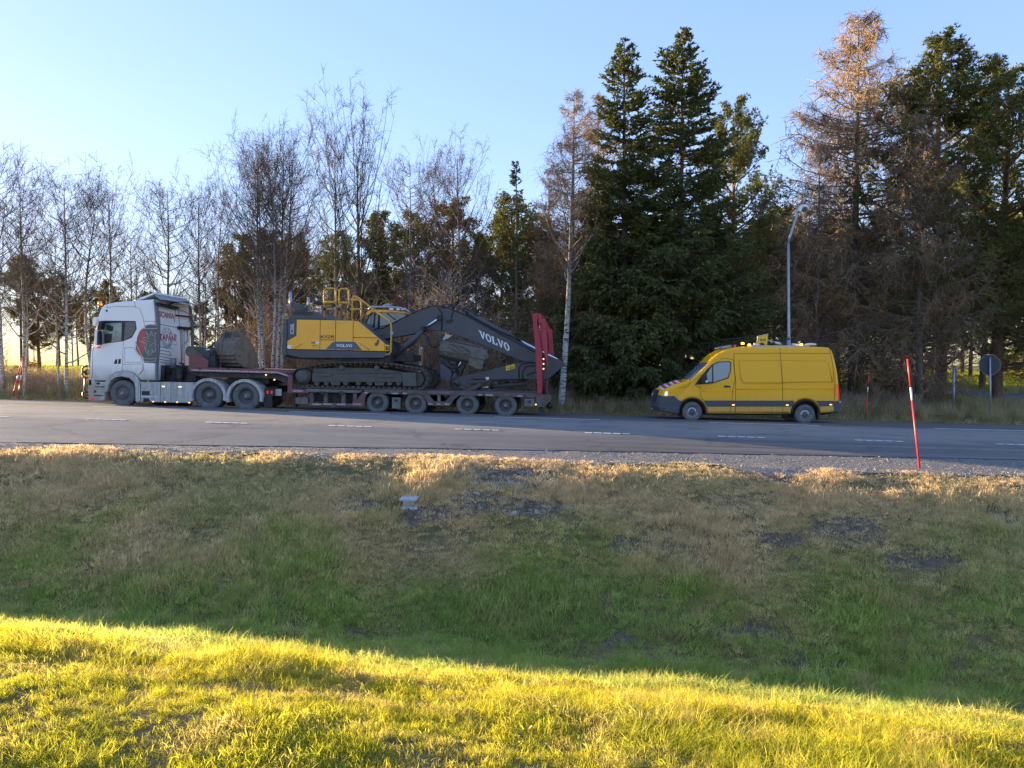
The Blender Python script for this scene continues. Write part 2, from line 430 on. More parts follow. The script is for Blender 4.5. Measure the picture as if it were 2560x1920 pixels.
def grass_mat(name, stops_fn, trans=.55):
    t = NT(name); t.t.nodes.remove(t.b)
    c = stops_fn(t)
    oi = t.n('ShaderNodeObjectInfo')
    hsv = t.n('ShaderNodeHueSaturation'); t.l(c, hsv.inputs['Color'])
    t.l(t.math('MULTIPLY_ADD', oi.outputs['Random'], .6), hsv.inputs['Value']); hsv.inputs['Value'].links[0].from_node.inputs[2].default_value = .68
    d = t.n('ShaderNodeBsdfDiffuse'); tr = t.n('ShaderNodeBsdfTranslucent'); ms = t.n('ShaderNodeMixShader'); ms.inputs[0].default_value = trans
    t.l(hsv.outputs[0], d.inputs[0]); t.l(hsv.outputs[0], tr.inputs[0]); t.l(d.outputs[0], ms.inputs[1]); t.l(tr.outputs[0], ms.inputs[2])
    t.l(ms.outputs[0], t.out.inputs[0])
    return t.m
def slope_cols(t):
    """green in the ditch and the foreground, withered brown up the bank, in irregular patches"""
    pos = t.coord(kind='pos'); sep = t.n('ShaderNodeSeparateXYZ'); t.l(pos, sep.inputs[0])
    n1 = t.noise(pos, .55, 5, .6); n2 = t.noise(pos, 2.6, 4, .6); n3 = t.noise(t.coord((1, 1, 1), 'pos'), .22, 3)
    oi = t.n('ShaderNodeObjectInfo')
    yy = t.math('ADD', sep.outputs[1], t.math('MULTIPLY', t.math('SUBTRACT', n1, .5), 7.0))
    yy = t.math('ADD', yy, t.math('MULTIPLY', t.math('SUBTRACT', oi.outputs['Random'], .5), 1.2))
    mr = t.n('ShaderNodeMapRange'); mr.inputs['From Min'].default_value = 2; mr.inputs['From Max'].default_value = 13; t.l(yy, mr.inputs[0])
    f = lambda v: (v - 2) / 11
    c = t.ramp(mr.outputs[0], [(f(2.5), (.46, .46, .045)), (f(5), (.56, .50, .055)), (f(6.2), (.46, .52, .12)), (f(8.3), (.44, .52, .13)), (f(9.4), (.66, .56, .22)), (f(10.4), (.82, .62, .33)), (f(12.6), (.85, .62, .34))])
    c = t.mix(t.math('MULTIPLY', t.ramp(n2, [(.48, 0.0), (.68, 1.0)]), .55), c, (.70, .50, .25))
    c = t.mix(t.math('MULTIPLY', t.ramp(n3, [(.5, 0.0), (.62, 1.0)]), .30), c, (.28, .40, .10))
    return c
def dry_cols(t):
    pos = t.coord(kind='pos'); n2 = t.noise(pos, .6, 4, .6)
    return t.ramp(n2, [(.3, (.28, .27, .11)), (.5, (.45, .37, .19)), (.7, (.56, .45, .24))])
def field_cols(t):
    pos = t.coord(kind='pos'); n2 = t.noise(pos, .2, 4, .6)
    return t.ramp(n2, [(.3, (.26, .32, .04)), (.7, (.36, .34, .05))])
MG = grass_mat('grass_blades', slope_cols); MD = grass_mat('dry_grass', dry_cols, .4); MF = grass_mat('field_grass', field_cols, .5)

PROTO = bpy.data.collections.new('tuft_prototypes')
def proto_set(cname, specs, m):
    c = bpy.data.collections.new(cname)
    for i, sp in enumerate(specs):
        me = tuft_mesh(cname + '_%d' % i, *sp); me.materials.append(m)
        o = bpy.data.objects.new(cname + '_%d' % i, me); c.objects.link(o)
    return c
def scatter(name, P, rot, scl, idx, coll, label, m=None):
    """P (n,3) points; one object whose geometry nodes instance the tufts"""
    me = bpy.data.meshes.new(name); me.vertices.add(len(P)); me.vertices.foreach_set('co', np.asarray(P, np.float32).ravel())
    for nm, ty, dat in (('rot', 'FLOAT_VECTOR', rot), ('scl', 'FLOAT', scl), ('pick', 'INT', idx)):
        a = me.attributes.new(nm, ty, 'POINT'); a.data.foreach_set('vector' if ty == 'FLOAT_VECTOR' else 'value', np.ascontiguousarray(dat).ravel())
    o = link(name, me); o['kind'] = 'stuff'; o['label'] = label; o['category'] = 'grass' if 'grass' in name else 'stones' if 'gravel' in name else 'undergrowth'
    g = bpy.data.node_groups.new(name + '_nodes', 'GeometryNodeTree')
    g.interface.new_socket('Geometry', in_out='INPUT', socket_type='NodeSocketGeometry'); g.interface.new_socket('Geometry', in_out='OUTPUT', socket_type='NodeSocketGeometry')
    N = g.nodes.new; gi, go = N('NodeGroupInput'), N('NodeGroupOutput')
    ci = N('GeometryNodeCollectionInfo'); ci.inputs[0].default_value = coll; ci.inputs['Separate Children'].default_value = True; ci.inputs['Reset Children'].default_value = True
    ip = N('GeometryNodeInstanceOnPoints'); ip.inputs['Pick Instance'].default_value = True
    mp = N('GeometryNodeMeshToPoints')
    def attr(nm, ty):
        a = N('GeometryNodeInputNamedAttribute'); a.data_type = ty; a.inputs[0].default_value = nm
        return [s for s in a.outputs if s.enabled and s.name == 'Attribute'][0]
    L = g.links.new
    L(gi.outputs[0], mp.inputs[0]); L(mp.outputs[0], ip.inputs['Points']); L(ci.outputs[0], ip.inputs['Instance'])
    L(attr('pick', 'INT'), ip.inputs['Instance Index']); L(attr('scl', 'FLOAT'), ip.inputs['Scale'])
    e2r = N('FunctionNodeEulerToRotation'); L(attr('rot', 'FLOAT_VECTOR'), e2r.inputs[0]); L(e2r.outputs[0], ip.inputs['Rotation'])
    L(ip.outputs[0], go.inputs[0])
    md = o.modifiers.new('tufts', 'NODES'); md.node_group = g
    return o

# bare, stony patches on the bank, placed from the photo
BARE = [(1290, 1195, 130, 30), (1260, 1260, 170, 22), (880, 1262, 60, 18), (1110, 1285, 90, 16), (2120, 1325, 110, 34), (1950, 1350, 90, 22), (1560, 1370, 70, 16),
        (2330, 1400, 90, 24), (2500, 1290, 45, 34), (1850, 1580, 160, 14), (2010, 1660, 45, 22), (2100, 1668, 22, 12), (1560, 1595, 50, 12), (1022, 1300, 34, 22), (1950, 1195, 30, 16), (880, 1580, 60, 10), (420, 1575, 80, 9)]
BARE_W = []
for px, py, rx_, ry_ in BARE:
    c0 = ground_hit(px, py); cx1 = ground_hit(px + rx_, py); cy1 = ground_hit(px, py + ry_)
    BARE_W.append((c0.x, c0.y, abs(cx1.x - c0.x) + .05, abs(cy1.y - c0.y) + .08))
def bareness(x, y):
    b = np.zeros(len(x))
    for cx_, cy_, ra, rb in BARE_W:
        d = ((x - cx_) / ra) ** 2 + ((y - cy_) / rb) ** 2
        b = np.maximum(b, np.clip(1.25 - d * (.6 + .9 * vnoise(x * 3, y * 3, 77)), 0, 1))
    return b
co_ = np.empty(len(GROUND.data.vertices) * 3, np.float32); GROUND.data.vertices.foreach_get('co', co_); co_ = co_.reshape(-1, 3)
at0 = GROUND.data.attributes.new('bare', 'FLOAT', 'POINT'); at0.data.foreach_set('value', bareness(co_[:, 0], co_[:, 1]).astype(np.float32))
def grass_pts(n, x0, x1, y0, y1, dens=None, seed=0):
    r = np.random.default_rng(seed); x = r.uniform(x0, x1, n); y = r.uniform(y0, y1, n)
    if dens is not None:
        k = r.uniform(0, 1, n) < dens(x, y); x, y = x[k], y[k]
    return x, y, r
# nearest the camera: long lush blades leaning to the right
near = proto_set('near_tufts', [(64, .10, .03, .095, (.18, -.05), .0046, s, 1.05) for s in range(4)] + [(36, .09, .07, .17, (.55, -.05), .0044, 11 + s, .75) for s in range(3)] + [(16, .09, .025, .06, (0, 0), .013, 21, 1.3)], MG)
def inview(x, y, mg=2.2): return np.abs(x + y * .0787) < .80 * y + mg
x, y, r = grass_pts(80000, -9.5, 9.5, 1.7, 7.4, lambda x, y: inview(x, y) * (1 - .85 * bareness(x, y)) * np.clip(.45 + .95 * (vnoise(x * 2.2, y * 2.2, 31) > .26) , 0, 1) * np.clip(1.25 - y * .09, .4, 1), 1)
long_ = (vnoise(x * .9, y * 1.3, 33) > .55) & (r.uniform(0, 1, len(x)) < .7)
idx = np.where(long_, r.integers(4, 7, len(x)), np.where(r.uniform(0, 1, len(x)) < .12, 7, r.integers(0, 4, len(x))))
def rots(r, n, tilt=.22, z=None):
    return np.stack([r.normal(0, tilt, n), r.normal(0, tilt, n), r.uniform(0, 2 * math.pi, n) if z is None else r.normal(z, .55, n)], -1)
clump = .50 + .95 * vnoise(x * 1.5, y * 1.5, 34)
scatter('grass_foreground', np.stack([x, y, gz(x, y) - .012], -1), rots(r, len(x), .3, vnoise(x * .5, y * .5, 35) * 3 - 1.5 + (r.uniform(0, 1, len(x)) < .45) * r.uniform(-3, 3, len(x))), clump * r.uniform(.6, 1.15, len(x)) * np.clip(.52 + y * .06, .6, .95), idx.astype(np.int32), near, 'long green lawn grass across the foreground and ditch side')
# the bank up to the road
bank = proto_set('bank_tufts', [(52, .13, .03, .085, (.1, -.05), .0058, 40 + s, 1.1) for s in range(4)] + [(36, .12, .06, .15, (.25, -.1), .0058, 50 + s, .8) for s in range(2)], MG)
x, y, r = grass_pts(105000, -17, 15, 7.0, 13.2, lambda x, y: inview(x, y) * (1 - .76 * bareness(x, y)) * np.clip(.12 + 1.1 * vnoise(x * 1.6, y * 1.6, 41), 0, 1) * np.clip((12.9 + (vnoise(x * .9, x * 0 + 3, 5) - .5) * .7 + (vnoise(x * 4, x * 0, 6) - .5) * .3 - y) / .35, 0, 1), 2)
tall = vnoise(x * .8, y * .8, 43) > .62
idx = np.where(tall & (r.uniform(0, 1, len(x)) < .6), r.integers(4, 6, len(x)), r.integers(0, 4, len(x)))
scatter('grass_bank', np.stack([x, y, gz(x, y) - .012], -1), rots(r, len(x), .3, vnoise(x * .4, y * .4, 36) * 4 - 2 + (r.uniform(0, 1, len(x)) < .6) * r.uniform(-3, 3, len(x))), (.6 + .7 * vnoise(x * 1.4, y * 1.4, 44)) * r.uniform(.6, 1.2, len(x)) * np.clip((13.6 - y) / 2.0, .38, 1), idx.astype(np.int32), bank, 'withered brown and green grass on the roadside bank')
# far verge: tall straw between road and wood
dry = proto_set('straw_tufts', [(26, .16, .12, .32, (.1, 0), .012, 60 + s, .7) for s in range(3)] + [(22, .14, .35, .75, (.1, .05), .011, 70 + s, .4) for s in range(2)], MD)
x, y, r = grass_pts(30000, -36, 36, 29.1, 44, lambda x, y: inview(x, y, 5) * np.clip(1.3 - (y - 29) * .075, .15, 1) * ~on_side_road(x, y), 3)
idx = np.where((y > 30.3) & (r.uniform(0, 1, len(x)) < .55), r.integers(3, 5, len(x)), r.integers(0, 3, len(x)))
scl = np.clip((y - 28.8) / 1.6, .32, 1) * r.uniform(.6, 1.15, len(x))
scatter('grass_verge', np.stack([x, y, gz(x, y) - .02], -1), rots(r, len(x), .15), scl, idx.astype(np.int32), dry, 'pale straw grass along the far road edge and bank')
# sunlit field behind the wood
fld = proto_set('field_tufts', [(22, .35, .10, .22, (.1, 0), .03, 80 + s, .8) for s in range(3)], MF)
x, y, r = grass_pts(42000, -95, 75, 44, 100, lambda x, y: inview(x, y, 8) * (~on_side_road(x, y)) * np.clip(1.3 - (y - 44) * .01, .4, 1), 4)
scatter('grass_field', np.stack([x, y, gz(x, y) - .02], -1), rots(r, len(x), .15), r.uniform(.8, 1.7, len(x)), r.integers(0, 3, len(x)).astype(np.int32), fld, 'flat green field lit behind the tree trunks')

# loose stones: gravel scatter on the shoulder and the bare patches
def rock_mesh(name, seed, sq=.62, sub=2):
    bm = bmesh.new(); bmesh.ops.create_icosphere(bm, subdivisions=sub, radius=1); r = random.Random(seed)
    ax = [(Vector((r.gauss(0, 1), r.gauss(0, 1), r.gauss(0, 1))).normalized(), r.uniform(.55, .9)) for _ in range(9)]
    for v in bm.verts:
        for a, d in ax:
            k = v.co.dot(a)
            if k > d: v.co -= a * (k - d) * .85
        v.co.z *= sq; v.co.y *= .8
    me = bpy.data.meshes.new(name); bm.to_mesh(me); bm.free(); return me
t = NT('stone'); oi = t.n('ShaderNodeObjectInfo'); n1 = t.noise(t.coord(), 3, 5)
c = t.ramp(oi.outputs['Random'], [(0, (.16, .135, .11)), (.6, (.29, .245, .20)), (1, (.52, .45, .37))]); t.col(t.mix(.4, c, t.ramp(n1, [(.3, (.12, .12, .12)), (.7, (.45, .43, .41))])))
t.set(Roughness=.9); t.bump(t.noise(t.coord(), 12, 4), .4, .05)
rocks = bpy.data.collections.new('pebble_prototypes')
for i in range(4):
    me = rock_mesh('pebble_%d' % i, i, .6, 1); me.materials.append(MATS['stone']); rocks.objects.link(bpy.data.objects.new('pebble_%d' % i, me))
r = np.random.default_rng(9)
x = r.uniform(-17, 16, 26000); y = r.uniform(11.7, 15.0, 26000); k = (y < near_edge(x) + .12) & (y > 12.45 + (vnoise(x * .9, x * 0 + 3, 5) - .5) * .7 - .1) & inview(x, y); x, y = x[k], y[k]
z = np.where(y > 12.9, road_z(x, y) - .015, gz(x, y) + .01); s = r.gamma(3, .0035, len(x)) + .005
bx, by, bs = [], [], []
for (cx_, cy_, ra, rb), nst in zip(BARE_W[:4] + BARE_W[4:6] + BARE_W[8:9], (300, 230, 40, 70, 25, 12, 12)):
    a = r.uniform(0, 2 * math.pi, nst); q = np.sqrt(r.uniform(0, 1, nst)); bx.append(cx_ + q * ra * np.cos(a)); by.append(cy_ + q * rb * np.sin(a)); bs.append(r.gamma(2.0, .0085, nst) + .006)
bx, by, bs = map(np.concatenate, (bx, by, bs))
P = np.concatenate([np.stack([x, y, z], -1), np.stack([bx, by, gz(bx, by) + .005], -1)]); s = np.concatenate([s, bs])
scatter('loose_gravel', P, rots(r, len(P), .4), s, r.integers(0, 4, len(P)).astype(np.int32), rocks, 'loose grey gravel along the near road shoulder and bare patches')

# a few fallen leaves lying in the turf
M_LF = NT('fallen_leaf'); oi = M_LF.n('ShaderNodeObjectInfo'); M_LF.col(M_LF.ramp(oi.outputs['Random'], [(0, (.30, .12, .03)), (.5, (.42, .26, .07)), (1, (.22, .13, .07))])); M_LF.set(Roughness=.7)
lcol = bpy.data.collections.new('leaf_prototypes')
for i in range(3):
    k = .3 + .2 * i; V = [(0, -1, 0), (.55, -.3, .25 * k), (.6, .4, .35 * k), (0, 1, .1), (-.6, .4, .3 * k), (-.55, -.3, .2 * k), (0, 0, -.08)]
    me = np_mesh('leaf_%d' % i, V, [np.array([(6, j, (j + 1) % 6) for j in range(6)])]); me.materials.append(M_LF.m); lcol.objects.link(bpy.data.objects.new('leaf_%d' % i, me))
x, y, r = grass_pts(420, -9, 9, 2.2, 12, lambda x, y: inview(x, y, 1), 12)
o = scatter('fallen_leaves', np.stack([x, y, gz(x, y) + r.uniform(.02, .07, len(x))], -1), rots(r, len(x), .5), r.uniform(.012, .028, len(x)), r.integers(0, 3, len(x)).astype(np.int32), lcol, 'small fallen orange and brown leaves in the grass'); o['category'] = 'leaves'
# ------------------------------------------------------------------ roadside objects
M_RED = mat('stake_red', (.62, .035, .045), .45, var=.08); M_WHT = mat('reflective_white', (.75, .76, .78), .4, var=.05)
M_GALV = mat('galvanised_steel', (.34, .37, .41), .42, .55, var=.1, scale=3)
M_SIGNB = mat('sign_back_grey', (.05, .055, .055), .6, .2, var=.1)
def stake(label, foot_px, T, top_px, r, band=(.62, .74), group='snow stakes beside the road'):
    if T is None: b = ground_hit(*foot_px)
    else: b = at(*foot_px, T); b.z = gzf(b.x, b.y)
    tp = at(*top_px, b.y)
    root = thing('snow_stake', label, 'stake', b, group)
    d = tp - b
    MB().tube([b - d * .06, b + d * band[0]], r, 8).build('lower_pole', M_RED, root)
    MB().tube([b + d * band[0], b + d * band[1]], r * 1.04, 8).build('reflective_band', M_WHT, root)
    MB().tube([b + d * band[1], tp], r, 8).build('upper_pole', M_RED, root)
    return root
stake('tall red snow stake leaning left on the near gravel shoulder', (2299, 1170), None, (2269, 897), .018)
stake('thin red snow stake on the far verge behind the yellow van', (2163, 1055), 29.8, (2172, 938), .022)
stake('red snow stake beside the leftmost white birch, leaning right', (31, 999), 30.2, (56, 891), .026, (.45, .56))
stake('upright red snow stake against the leftmost white birch trunk', (46, 1001), 30.2, (58, 891), .026, (.45, .56))

# lamp post
b = at(1970, 1040, 29.4); b.z = gzf(b.x, b.y); T = b.y
lamp = thing('street_lamp', 'tall grey street lamp with curved arm behind the yellow van', 'street lamp', b)
zt = lambda px, py: at(px, py, T)
shaft_top = zt(1971, 608); jl = zt(1970, 850)
MB().cyl(b, (b.x, b.y, jl.z), .085, 14).build('base_section', M_GALV, lamp)
MB().tube([(b.x, b.y, jl.z), (b.x, b.y, jl.z + .15), shaft_top], [.085, .058, .05], 12).build('shaft', M_GALV, lamp)
arm_pts = [shaft_top] + [zt(*p) for p in ((1976, 588), (1985, 560), (1992, 538), (1994, 524), (1999, 516))]
MB().tube(arm_pts, [.055, .05, .048, .046, .055, .06], 10).build('arm', M_GALV, lamp)
hd = MB(); hp = [zt(*p) for p in ((1992, 530), (1995, 518), (2004, 513), (2014, 514), (2018, 521), (2017, 527), (2012, 520), (2003, 521), (1999, 533))]
hd.prism([(p.x, p.z) for p in hp], T - .2, T + .2)
hd.build('lamp_head', mat('lamp_head_grey', (.74, .75, .76), .4, .0), lamp, .02)
g = zt(2007, 524); MB().ellip((g.x, g.y, g.z), .11, .12, .075).build('lamp_glass', mat('lamp_glass', (.25, .26, .27), .15), lamp)

# stop sign seen from behind, and two bare posts
def post(label, foot, T, top, r, name='sign_post', cat='post'):
    b = at(*foot, T); b.z = gzf(b.x, b.y); tp = at(*top, T)
    o = MB(); o.tube([b - Vector((0, 0, .1)), tp], r, 10)
    root = thing(name, label, cat, b); o.build('post', M_GALV, root)
    c = MB(); c.cyl(tp, tp + Vector((0, 0, .03)), r * 1.12, 10).build('post_cap', M_GALV, root)
    return root, b, tp
root, b, tp = post('octagonal stop sign seen from its grey back at the junction', (2477, 1038), 31.4, (2475, 896), .035, 'stop_sign', 'sign')
cen = at(2474, 912, b.y + .06); R = at(2501, 912, b.y + .06).x - cen.x
oc = [(cen.x + R * 1.04 * math.cos(math.pi / 8 + k * math.pi / 4), cen.z + R * 1.04 * math.sin(math.pi / 8 + k * math.pi / 4)) for k in range(8)]
plate = MB().prism(oc, b.y + .055, b.y + .075).build('sign_plate', M_SIGNB, root)
MB().prism([(cen.x + (x - cen.x) * 1.03, cen.z + (z - cen.z) * 1.03) for x, z in oc], b.y + .062, b.y + .070).build('plate_rim', M_GALV, plate)
for dz in (.20, -.18):
    MB().box(cen.x - R * .75, cen.x + R * .55, b.y + .036, b.y + .056, cen.z + dz - .02, cen.z + dz + .02).build('rail', M_SIGNB, root)
post('plain grey steel post left of the stop sign', (2384, 1014), 33.5, (2385, 920), .05)
post('thinner grey post behind the plain steel post near the side road', (2389, 974), 46.0, (2390, 917), .035)
# small sign behind the trailer, orange stake, white marker stub
root, b, tp = post('thin grey sign post seen under the excavator boom', (1050, 1020), 30.6, (1050, 868), .03)
tri = [at(x, y, b.y - .05) for x, y in ((1046, 922), (1056, 922), (1051, 908))]
MB().prism([(p.x, p.z) for p in tri], b.y - .055, b.y - .045).build('sign_plate', M_WHT, root)
b = at(1055, 1015, 31.5); b.z = gzf(b.x, b.y); tp = at(1055, 872, 31.5)
rt = thing('marker_stake', 'weathered orange marker stake seen below the excavator boom', 'stake', b)
MB().tube([b, tp], .028, 8).build('pole', mat('stake_orange', (.45, .16, .04), .6), rt); MB().cyl(tp, tp + Vector((0, 0, .06)), .032, 8).build('pole_cap', M_WHT, rt)
b = at(833, 1030, 29.6); b.z = gzf(b.x, b.y); rt = thing('kerb_marker', 'small white marker stub on the verge under the trailer', 'marker', b)
h = at(833, 1015, 29.6).z - b.z
MB().box(b.x - .09, b.x + .09, b.y - .06, b.y + .06, b.z - .1, b.z + max(.25, h)).build('stub', M_WHT, rt, .02); MB().box(b.x - .1, b.x + .1, b.y - .07, b.y + .07, b.z + max(.25, h), b.z + max(.25, h) + .03).build('stub_cap', M_GALV, rt, .005)

# pale concrete foundation stump on the bank
c = ground_hit(1022, 1270); T = c.y
rt = thing('concrete_foundation', 'pale grey concrete stump with flat cap on the grassy bank', 'foundation', c)
M_CONC = mat('concrete', (.47, .50, .55), .8, var=.15, scale=8, bump=.2)
def bx_px(x0, x1, y0, y1, d0, d1, nm, bev):
    a = at(x0, y1, T); b2 = at(x1, y0, T); MB().box(a.x, b2.x, T + d0, T + d1, a.z, b2.z).build(nm, M_CONC, rt, bev)
bx_px(999, 1041, 1246, 1252, -.02, .26, 'cap', .006); bx_px(1007, 1032, 1252, 1267, .0, .22, 'neck', .01); bx_px(1003, 1046, 1266, 1290, -.08, .32, 'footing', .03)

# the larger stones lying on the bare patches
BIG = [((1246, 1226), 13, 'largest rounded pinkish stone above the tufted ledge'), ((1277, 1214), 14, 'flat grey stone atop the little stone heap'), ((1278, 1221), 5, 'small round stone just under the flat grey stone'),
       ((1287, 1220), 4, 'smallest upright pebble in the little stone heap'), ((1293, 1221), 6, 'grey cobble at the right end of the little stone heap'), ((1302, 1233), 6, 'lone pale cobble below the little stone heap'),
       ((1354, 1227), 13, 'rounded white stone apart at the right of the patch'), ((1326, 1282), 6, 'square pale block on the lower gravel patch'), ((1278, 1287), 6, 'pale flat stone left of the square block'),
       ((1213, 1294), 6, 'flat pale stone at the lower left edge of the gravel'), ((1229, 1277), 4, 'pale pebble above the lower gravel patch'), ((1073, 1271), 5, 'pale stone right of the concrete stump')]
for i, ((px, py), rpx, lab) in enumerate(BIG):
    p = ground_hit(px, py); rr = rpx * p.y / FPX * 1.05
    me = rock_mesh('stone', 50 + i, .55 if 'square' not in lab else .8, 3); me.materials.append(MATS['stone'])
    o = link('stone', me); o.location = (p.x, p.y + rr * .3, gzf(p.x, p.y + rr * .3) + rr * .12); o.scale = (rr, rr, rr); o.rotation_euler = (0, 0, i * 1.3)
    tag(o, lab, 'stone', 'stones on the bare patch of the bank')
# ------------------------------------------------------------------ shared vehicle helpers
def inset_poly(p, d):
    n = len(p); a = sum(p[i][0] * p[(i + 1) % n][1] - p[(i + 1) % n][0] * p[i][1] for i in range(n)); sg = 1 if a > 0 else -1
    out = []
    for i in range(n):
        x0, z0 = p[i - 1]; x1, z1 = p[i]; x2, z2 = p[(i + 1) % n]
        def nrm(ax, az, bx, bz):
            dx, dz = bx - ax, bz - az; l = math.hypot(dx, dz) or 1; return -dz / l * sg, dx / l * sg
        n1 = nrm(x0, z0, x1, z1); n2 = nrm(x1, z1, x2, z2); nx, nz = n1[0] + n2[0], n1[1] + n2[1]; l = math.hypot(nx, nz) or 1
        k = d / max(.5, l / 2); out.append((x1 + nx / l * k, z1 + nz / l * k))
    return out
def loft(prof, yc, hw, edge=.06, bulge=lambda x, z: (0, 0), narrow=lambda x, z: 1.0, ws=(.9, .8, .7, .6, .5, .4, .3, .2, .1, 0)):
    """body of vehicle: side outline swept across the width with rounded edges. bulge(x,z)->(dx,dz) at the middle"""
    mb = MB(); secs = []
    e = edge / hw
    steps = [(1, edge), (1 - .3 * e, edge * .3), (1 - e, 0)] + [(w_, 0) for w_ in ws]
    lst = [(-a, b) for a, b in steps] + [(a, b) for a, b in reversed(steps) if a > 0]
    n = len(prof); vs = []
    for w_, ins in lst:
        pp = inset_poly(prof, ins) if ins else prof
        for (x, z), (xo, zo) in zip(pp, prof):
            bx, bz = bulge(xo, zo); k = 1 - w_ * w_
            vs.append((x + bx * k, yc + w_ * hw * narrow(xo, zo), z + bz * k))
    m = len(lst)
    fs = [[j * n + i, j * n + (i + 1) % n, (j + 1) * n + (i + 1) % n, (j + 1) * n + i] for j in range(m - 1) for i in range(n)]
    mb.add(vs, fs, False); mb.add(vs[:n], [list(range(n))]); mb.add(vs[-n:], [list(range(n - 1, -1, -1))])
    return mb
def patch(pts, off, yc, hw, w0, w1, bulge, thick=.012, skew=0.0, nw=19, narrow=lambda x, z: 1.0):
    """strip following the lofted skin between outline points, raised by off"""
    mb = MB(); vs = []; m = len(pts)
    for lay in (off, off - thick):
        for j in range(nw):
            w_ = w0 + (w1 - w0) * j / (nw - 1)
            for i, (x, z) in enumerate(pts):
                a = pts[max(i - 1, 0)]; b = pts[min(i + 1, m - 1)]; dx, dz = b[0] - a[0], b[1] - a[1]; l = math.hypot(dx, dz)
                nx, nz = -dz / l, dx / l
                bx, bz = bulge(x, z); k = 1 - w_ * w_
                vs.append((x + bx * k + nx * lay + skew * w_ * dx / l, yc + w_ * hw * narrow(x, z), z + bz * k + nz * lay + skew * w_ * dz / l))
    N = nw * m
    fs = []
    for j in range(nw - 1):
        for i in range(m - 1):
            q = [j * m + i, j * m + i + 1, (j + 1) * m + i + 1, (j + 1) * m + i]; fs.append(q); fs.append([a + N for a in reversed(q)])
    for j in range(nw - 1):
        for i in (0, m - 1): fs.append([j * m + i, (j + 1) * m + i, (j + 1) * m + i + N, j * m + i + N])
    for i in range(m - 1):
        for j in (0, nw - 1): fs.append([j * m + i, j * m + i + 1, j * m + i + 1 + N, j * m + i + N])
    return mb.add(vs, fs)

def text_polys(s, offset=0.0):
    cu = bpy.data.curves.new('txt', 'FONT'); cu.body = s; cu.size = 1; cu.offset = offset; cu.fill_mode = 'FRONT'; cu.resolution_u = 3
    ob = bpy.data.objects.new('txt', cu); COL.objects.link(ob); bpy.context.view_layer.update()
    me = bpy.data.meshes.new_from_object(ob.evaluated_get(bpy.context.evaluated_depsgraph_get()))
    V = [(v.co.x, v.co.y) for v in me.vertices]; F = [list(p.vertices) for p in me.polygons]
    bpy.data.objects.remove(ob); bpy.data.curves.remove(cu); bpy.data.meshes.remove(me)
    xs = [v[0] for v in V]; ys = [v[1] for v in V]; x0, x1, y0, y1 = min(xs), max(xs), min(ys), max(ys)
    return [((x - x0) / (x1 - x0), (y - y0) / (y1 - y0)) for x, y in V], F
GLY = {'V': ([(0, 1), (.40, 1), (.40, .90), (.33, .90), (.55, .34), (.70, .90), (.62, .90), (.62, 1), (1, 1), (1, .90), (.92, .90), (.58, 0), (.40, 0), (.08, .90), (0, .90)], 1.0),
       'L': ([(0, 1), (.5, 1), (.5, .9), (.40, .9), (.40, .13), (.62, .13), (.76, .36), (.88, .36), (.86, 0), (0, 0), (0, .1), (.1, .1), (.1, .9), (0, .9)], .88)}
def volvo_polys():
    V, F = [], []; x = 0
    for ch in 'VOLVO':
        if ch == 'O':
            b = len(V); n = 20
            for rx_, ry_ in ((.46, .53), (.20, .37)):
                for k in range(n): a = 2 * math.pi * k / n; V.append((x + .46 + rx_ * math.cos(a), .5 + ry_ * math.sin(a)))
            F += [[b + k, b + (k + 1) % n, b + n + (k + 1) % n, b + n + k] for k in range(n)]; x += .98
        else:
            p, wd = GLY[ch]; b = len(V); V += [(x + a, c) for a, c in p]; F.append([b + i for i in range(len(p))]); x += wd + (.0 if ch == 'V' else .05)
    xm = max(v[0] for v in V); return [(a / xm, c) for a, c in V], F
def put(name, VF, bl, br, tl, m, parent, raise_=.004):
    """flat lettering on the parallelogram bottom-left, bottom-right, top-left"""
    V, F = VF; bl, br, tl = Vector(bl), Vector(br), Vector(tl); r_, u_ = br - bl, tl - bl; nn = r_.cross(u_).normalized()
    mb = MB(); n = len(V)
    mb.add([bl + r_ * x + u_ * y + nn * raise_ for x, y in V] , F)
    o = mb.build(name, m, parent); return o
def line3(mb, pts, r=.006, n=5): mb.tube(pts, r, n); return mb

M_TYRE = mat('tyre_rubber', (.105, .106, .11), .85, var=.2, scale=4, dirt=(.17, .166, .162), dirt_amt=.6, dirt_scale=(3, 3, 3), bump=.2)
M_RIMD = mat('dirty_steel_rim', (.13, .125, .12), .6, .2, var=.25, scale=6)
M_HUB = mat('hub_steel', (.22, .215, .21), .5, .3, var=.2, scale=9)
M_CHAS = mat('chassis_black', (.032, .030, .029), .7, var=.3, dirt=(.095, .082, .07), dirt_amt=.45)
M_BLK = mat('black_plastic', (.018, .019, .021), .5, var=.2)
t = NT('dark_glass'); t.col((.02, .026, .03)); t.set(Roughness=.04); t.b.inputs['Specular IOR Level'].default_value = .8; M_GLASS = t.m
t = NT('clear_window'); t.col((.62, .70, .68)); t.set(Roughness=.02, Transmission_Weight=.85, IOR=1.05); M_PANE = t.m
M_AMB = emis('amber_lamp', (1.0, .30, .02), 1.1, (.8, .25, .02)); M_REDL = emis('red_lamp', (1.0, .03, .03), .06, (.55, .02, .02)); M_WLAMP = emis('warm_marker', (1.0, .5, .15), .30, (.6, .4, .2))
M_CHROME = mat('chrome_rod', (.62, .65, .70), .18, 1.0, var=.04)

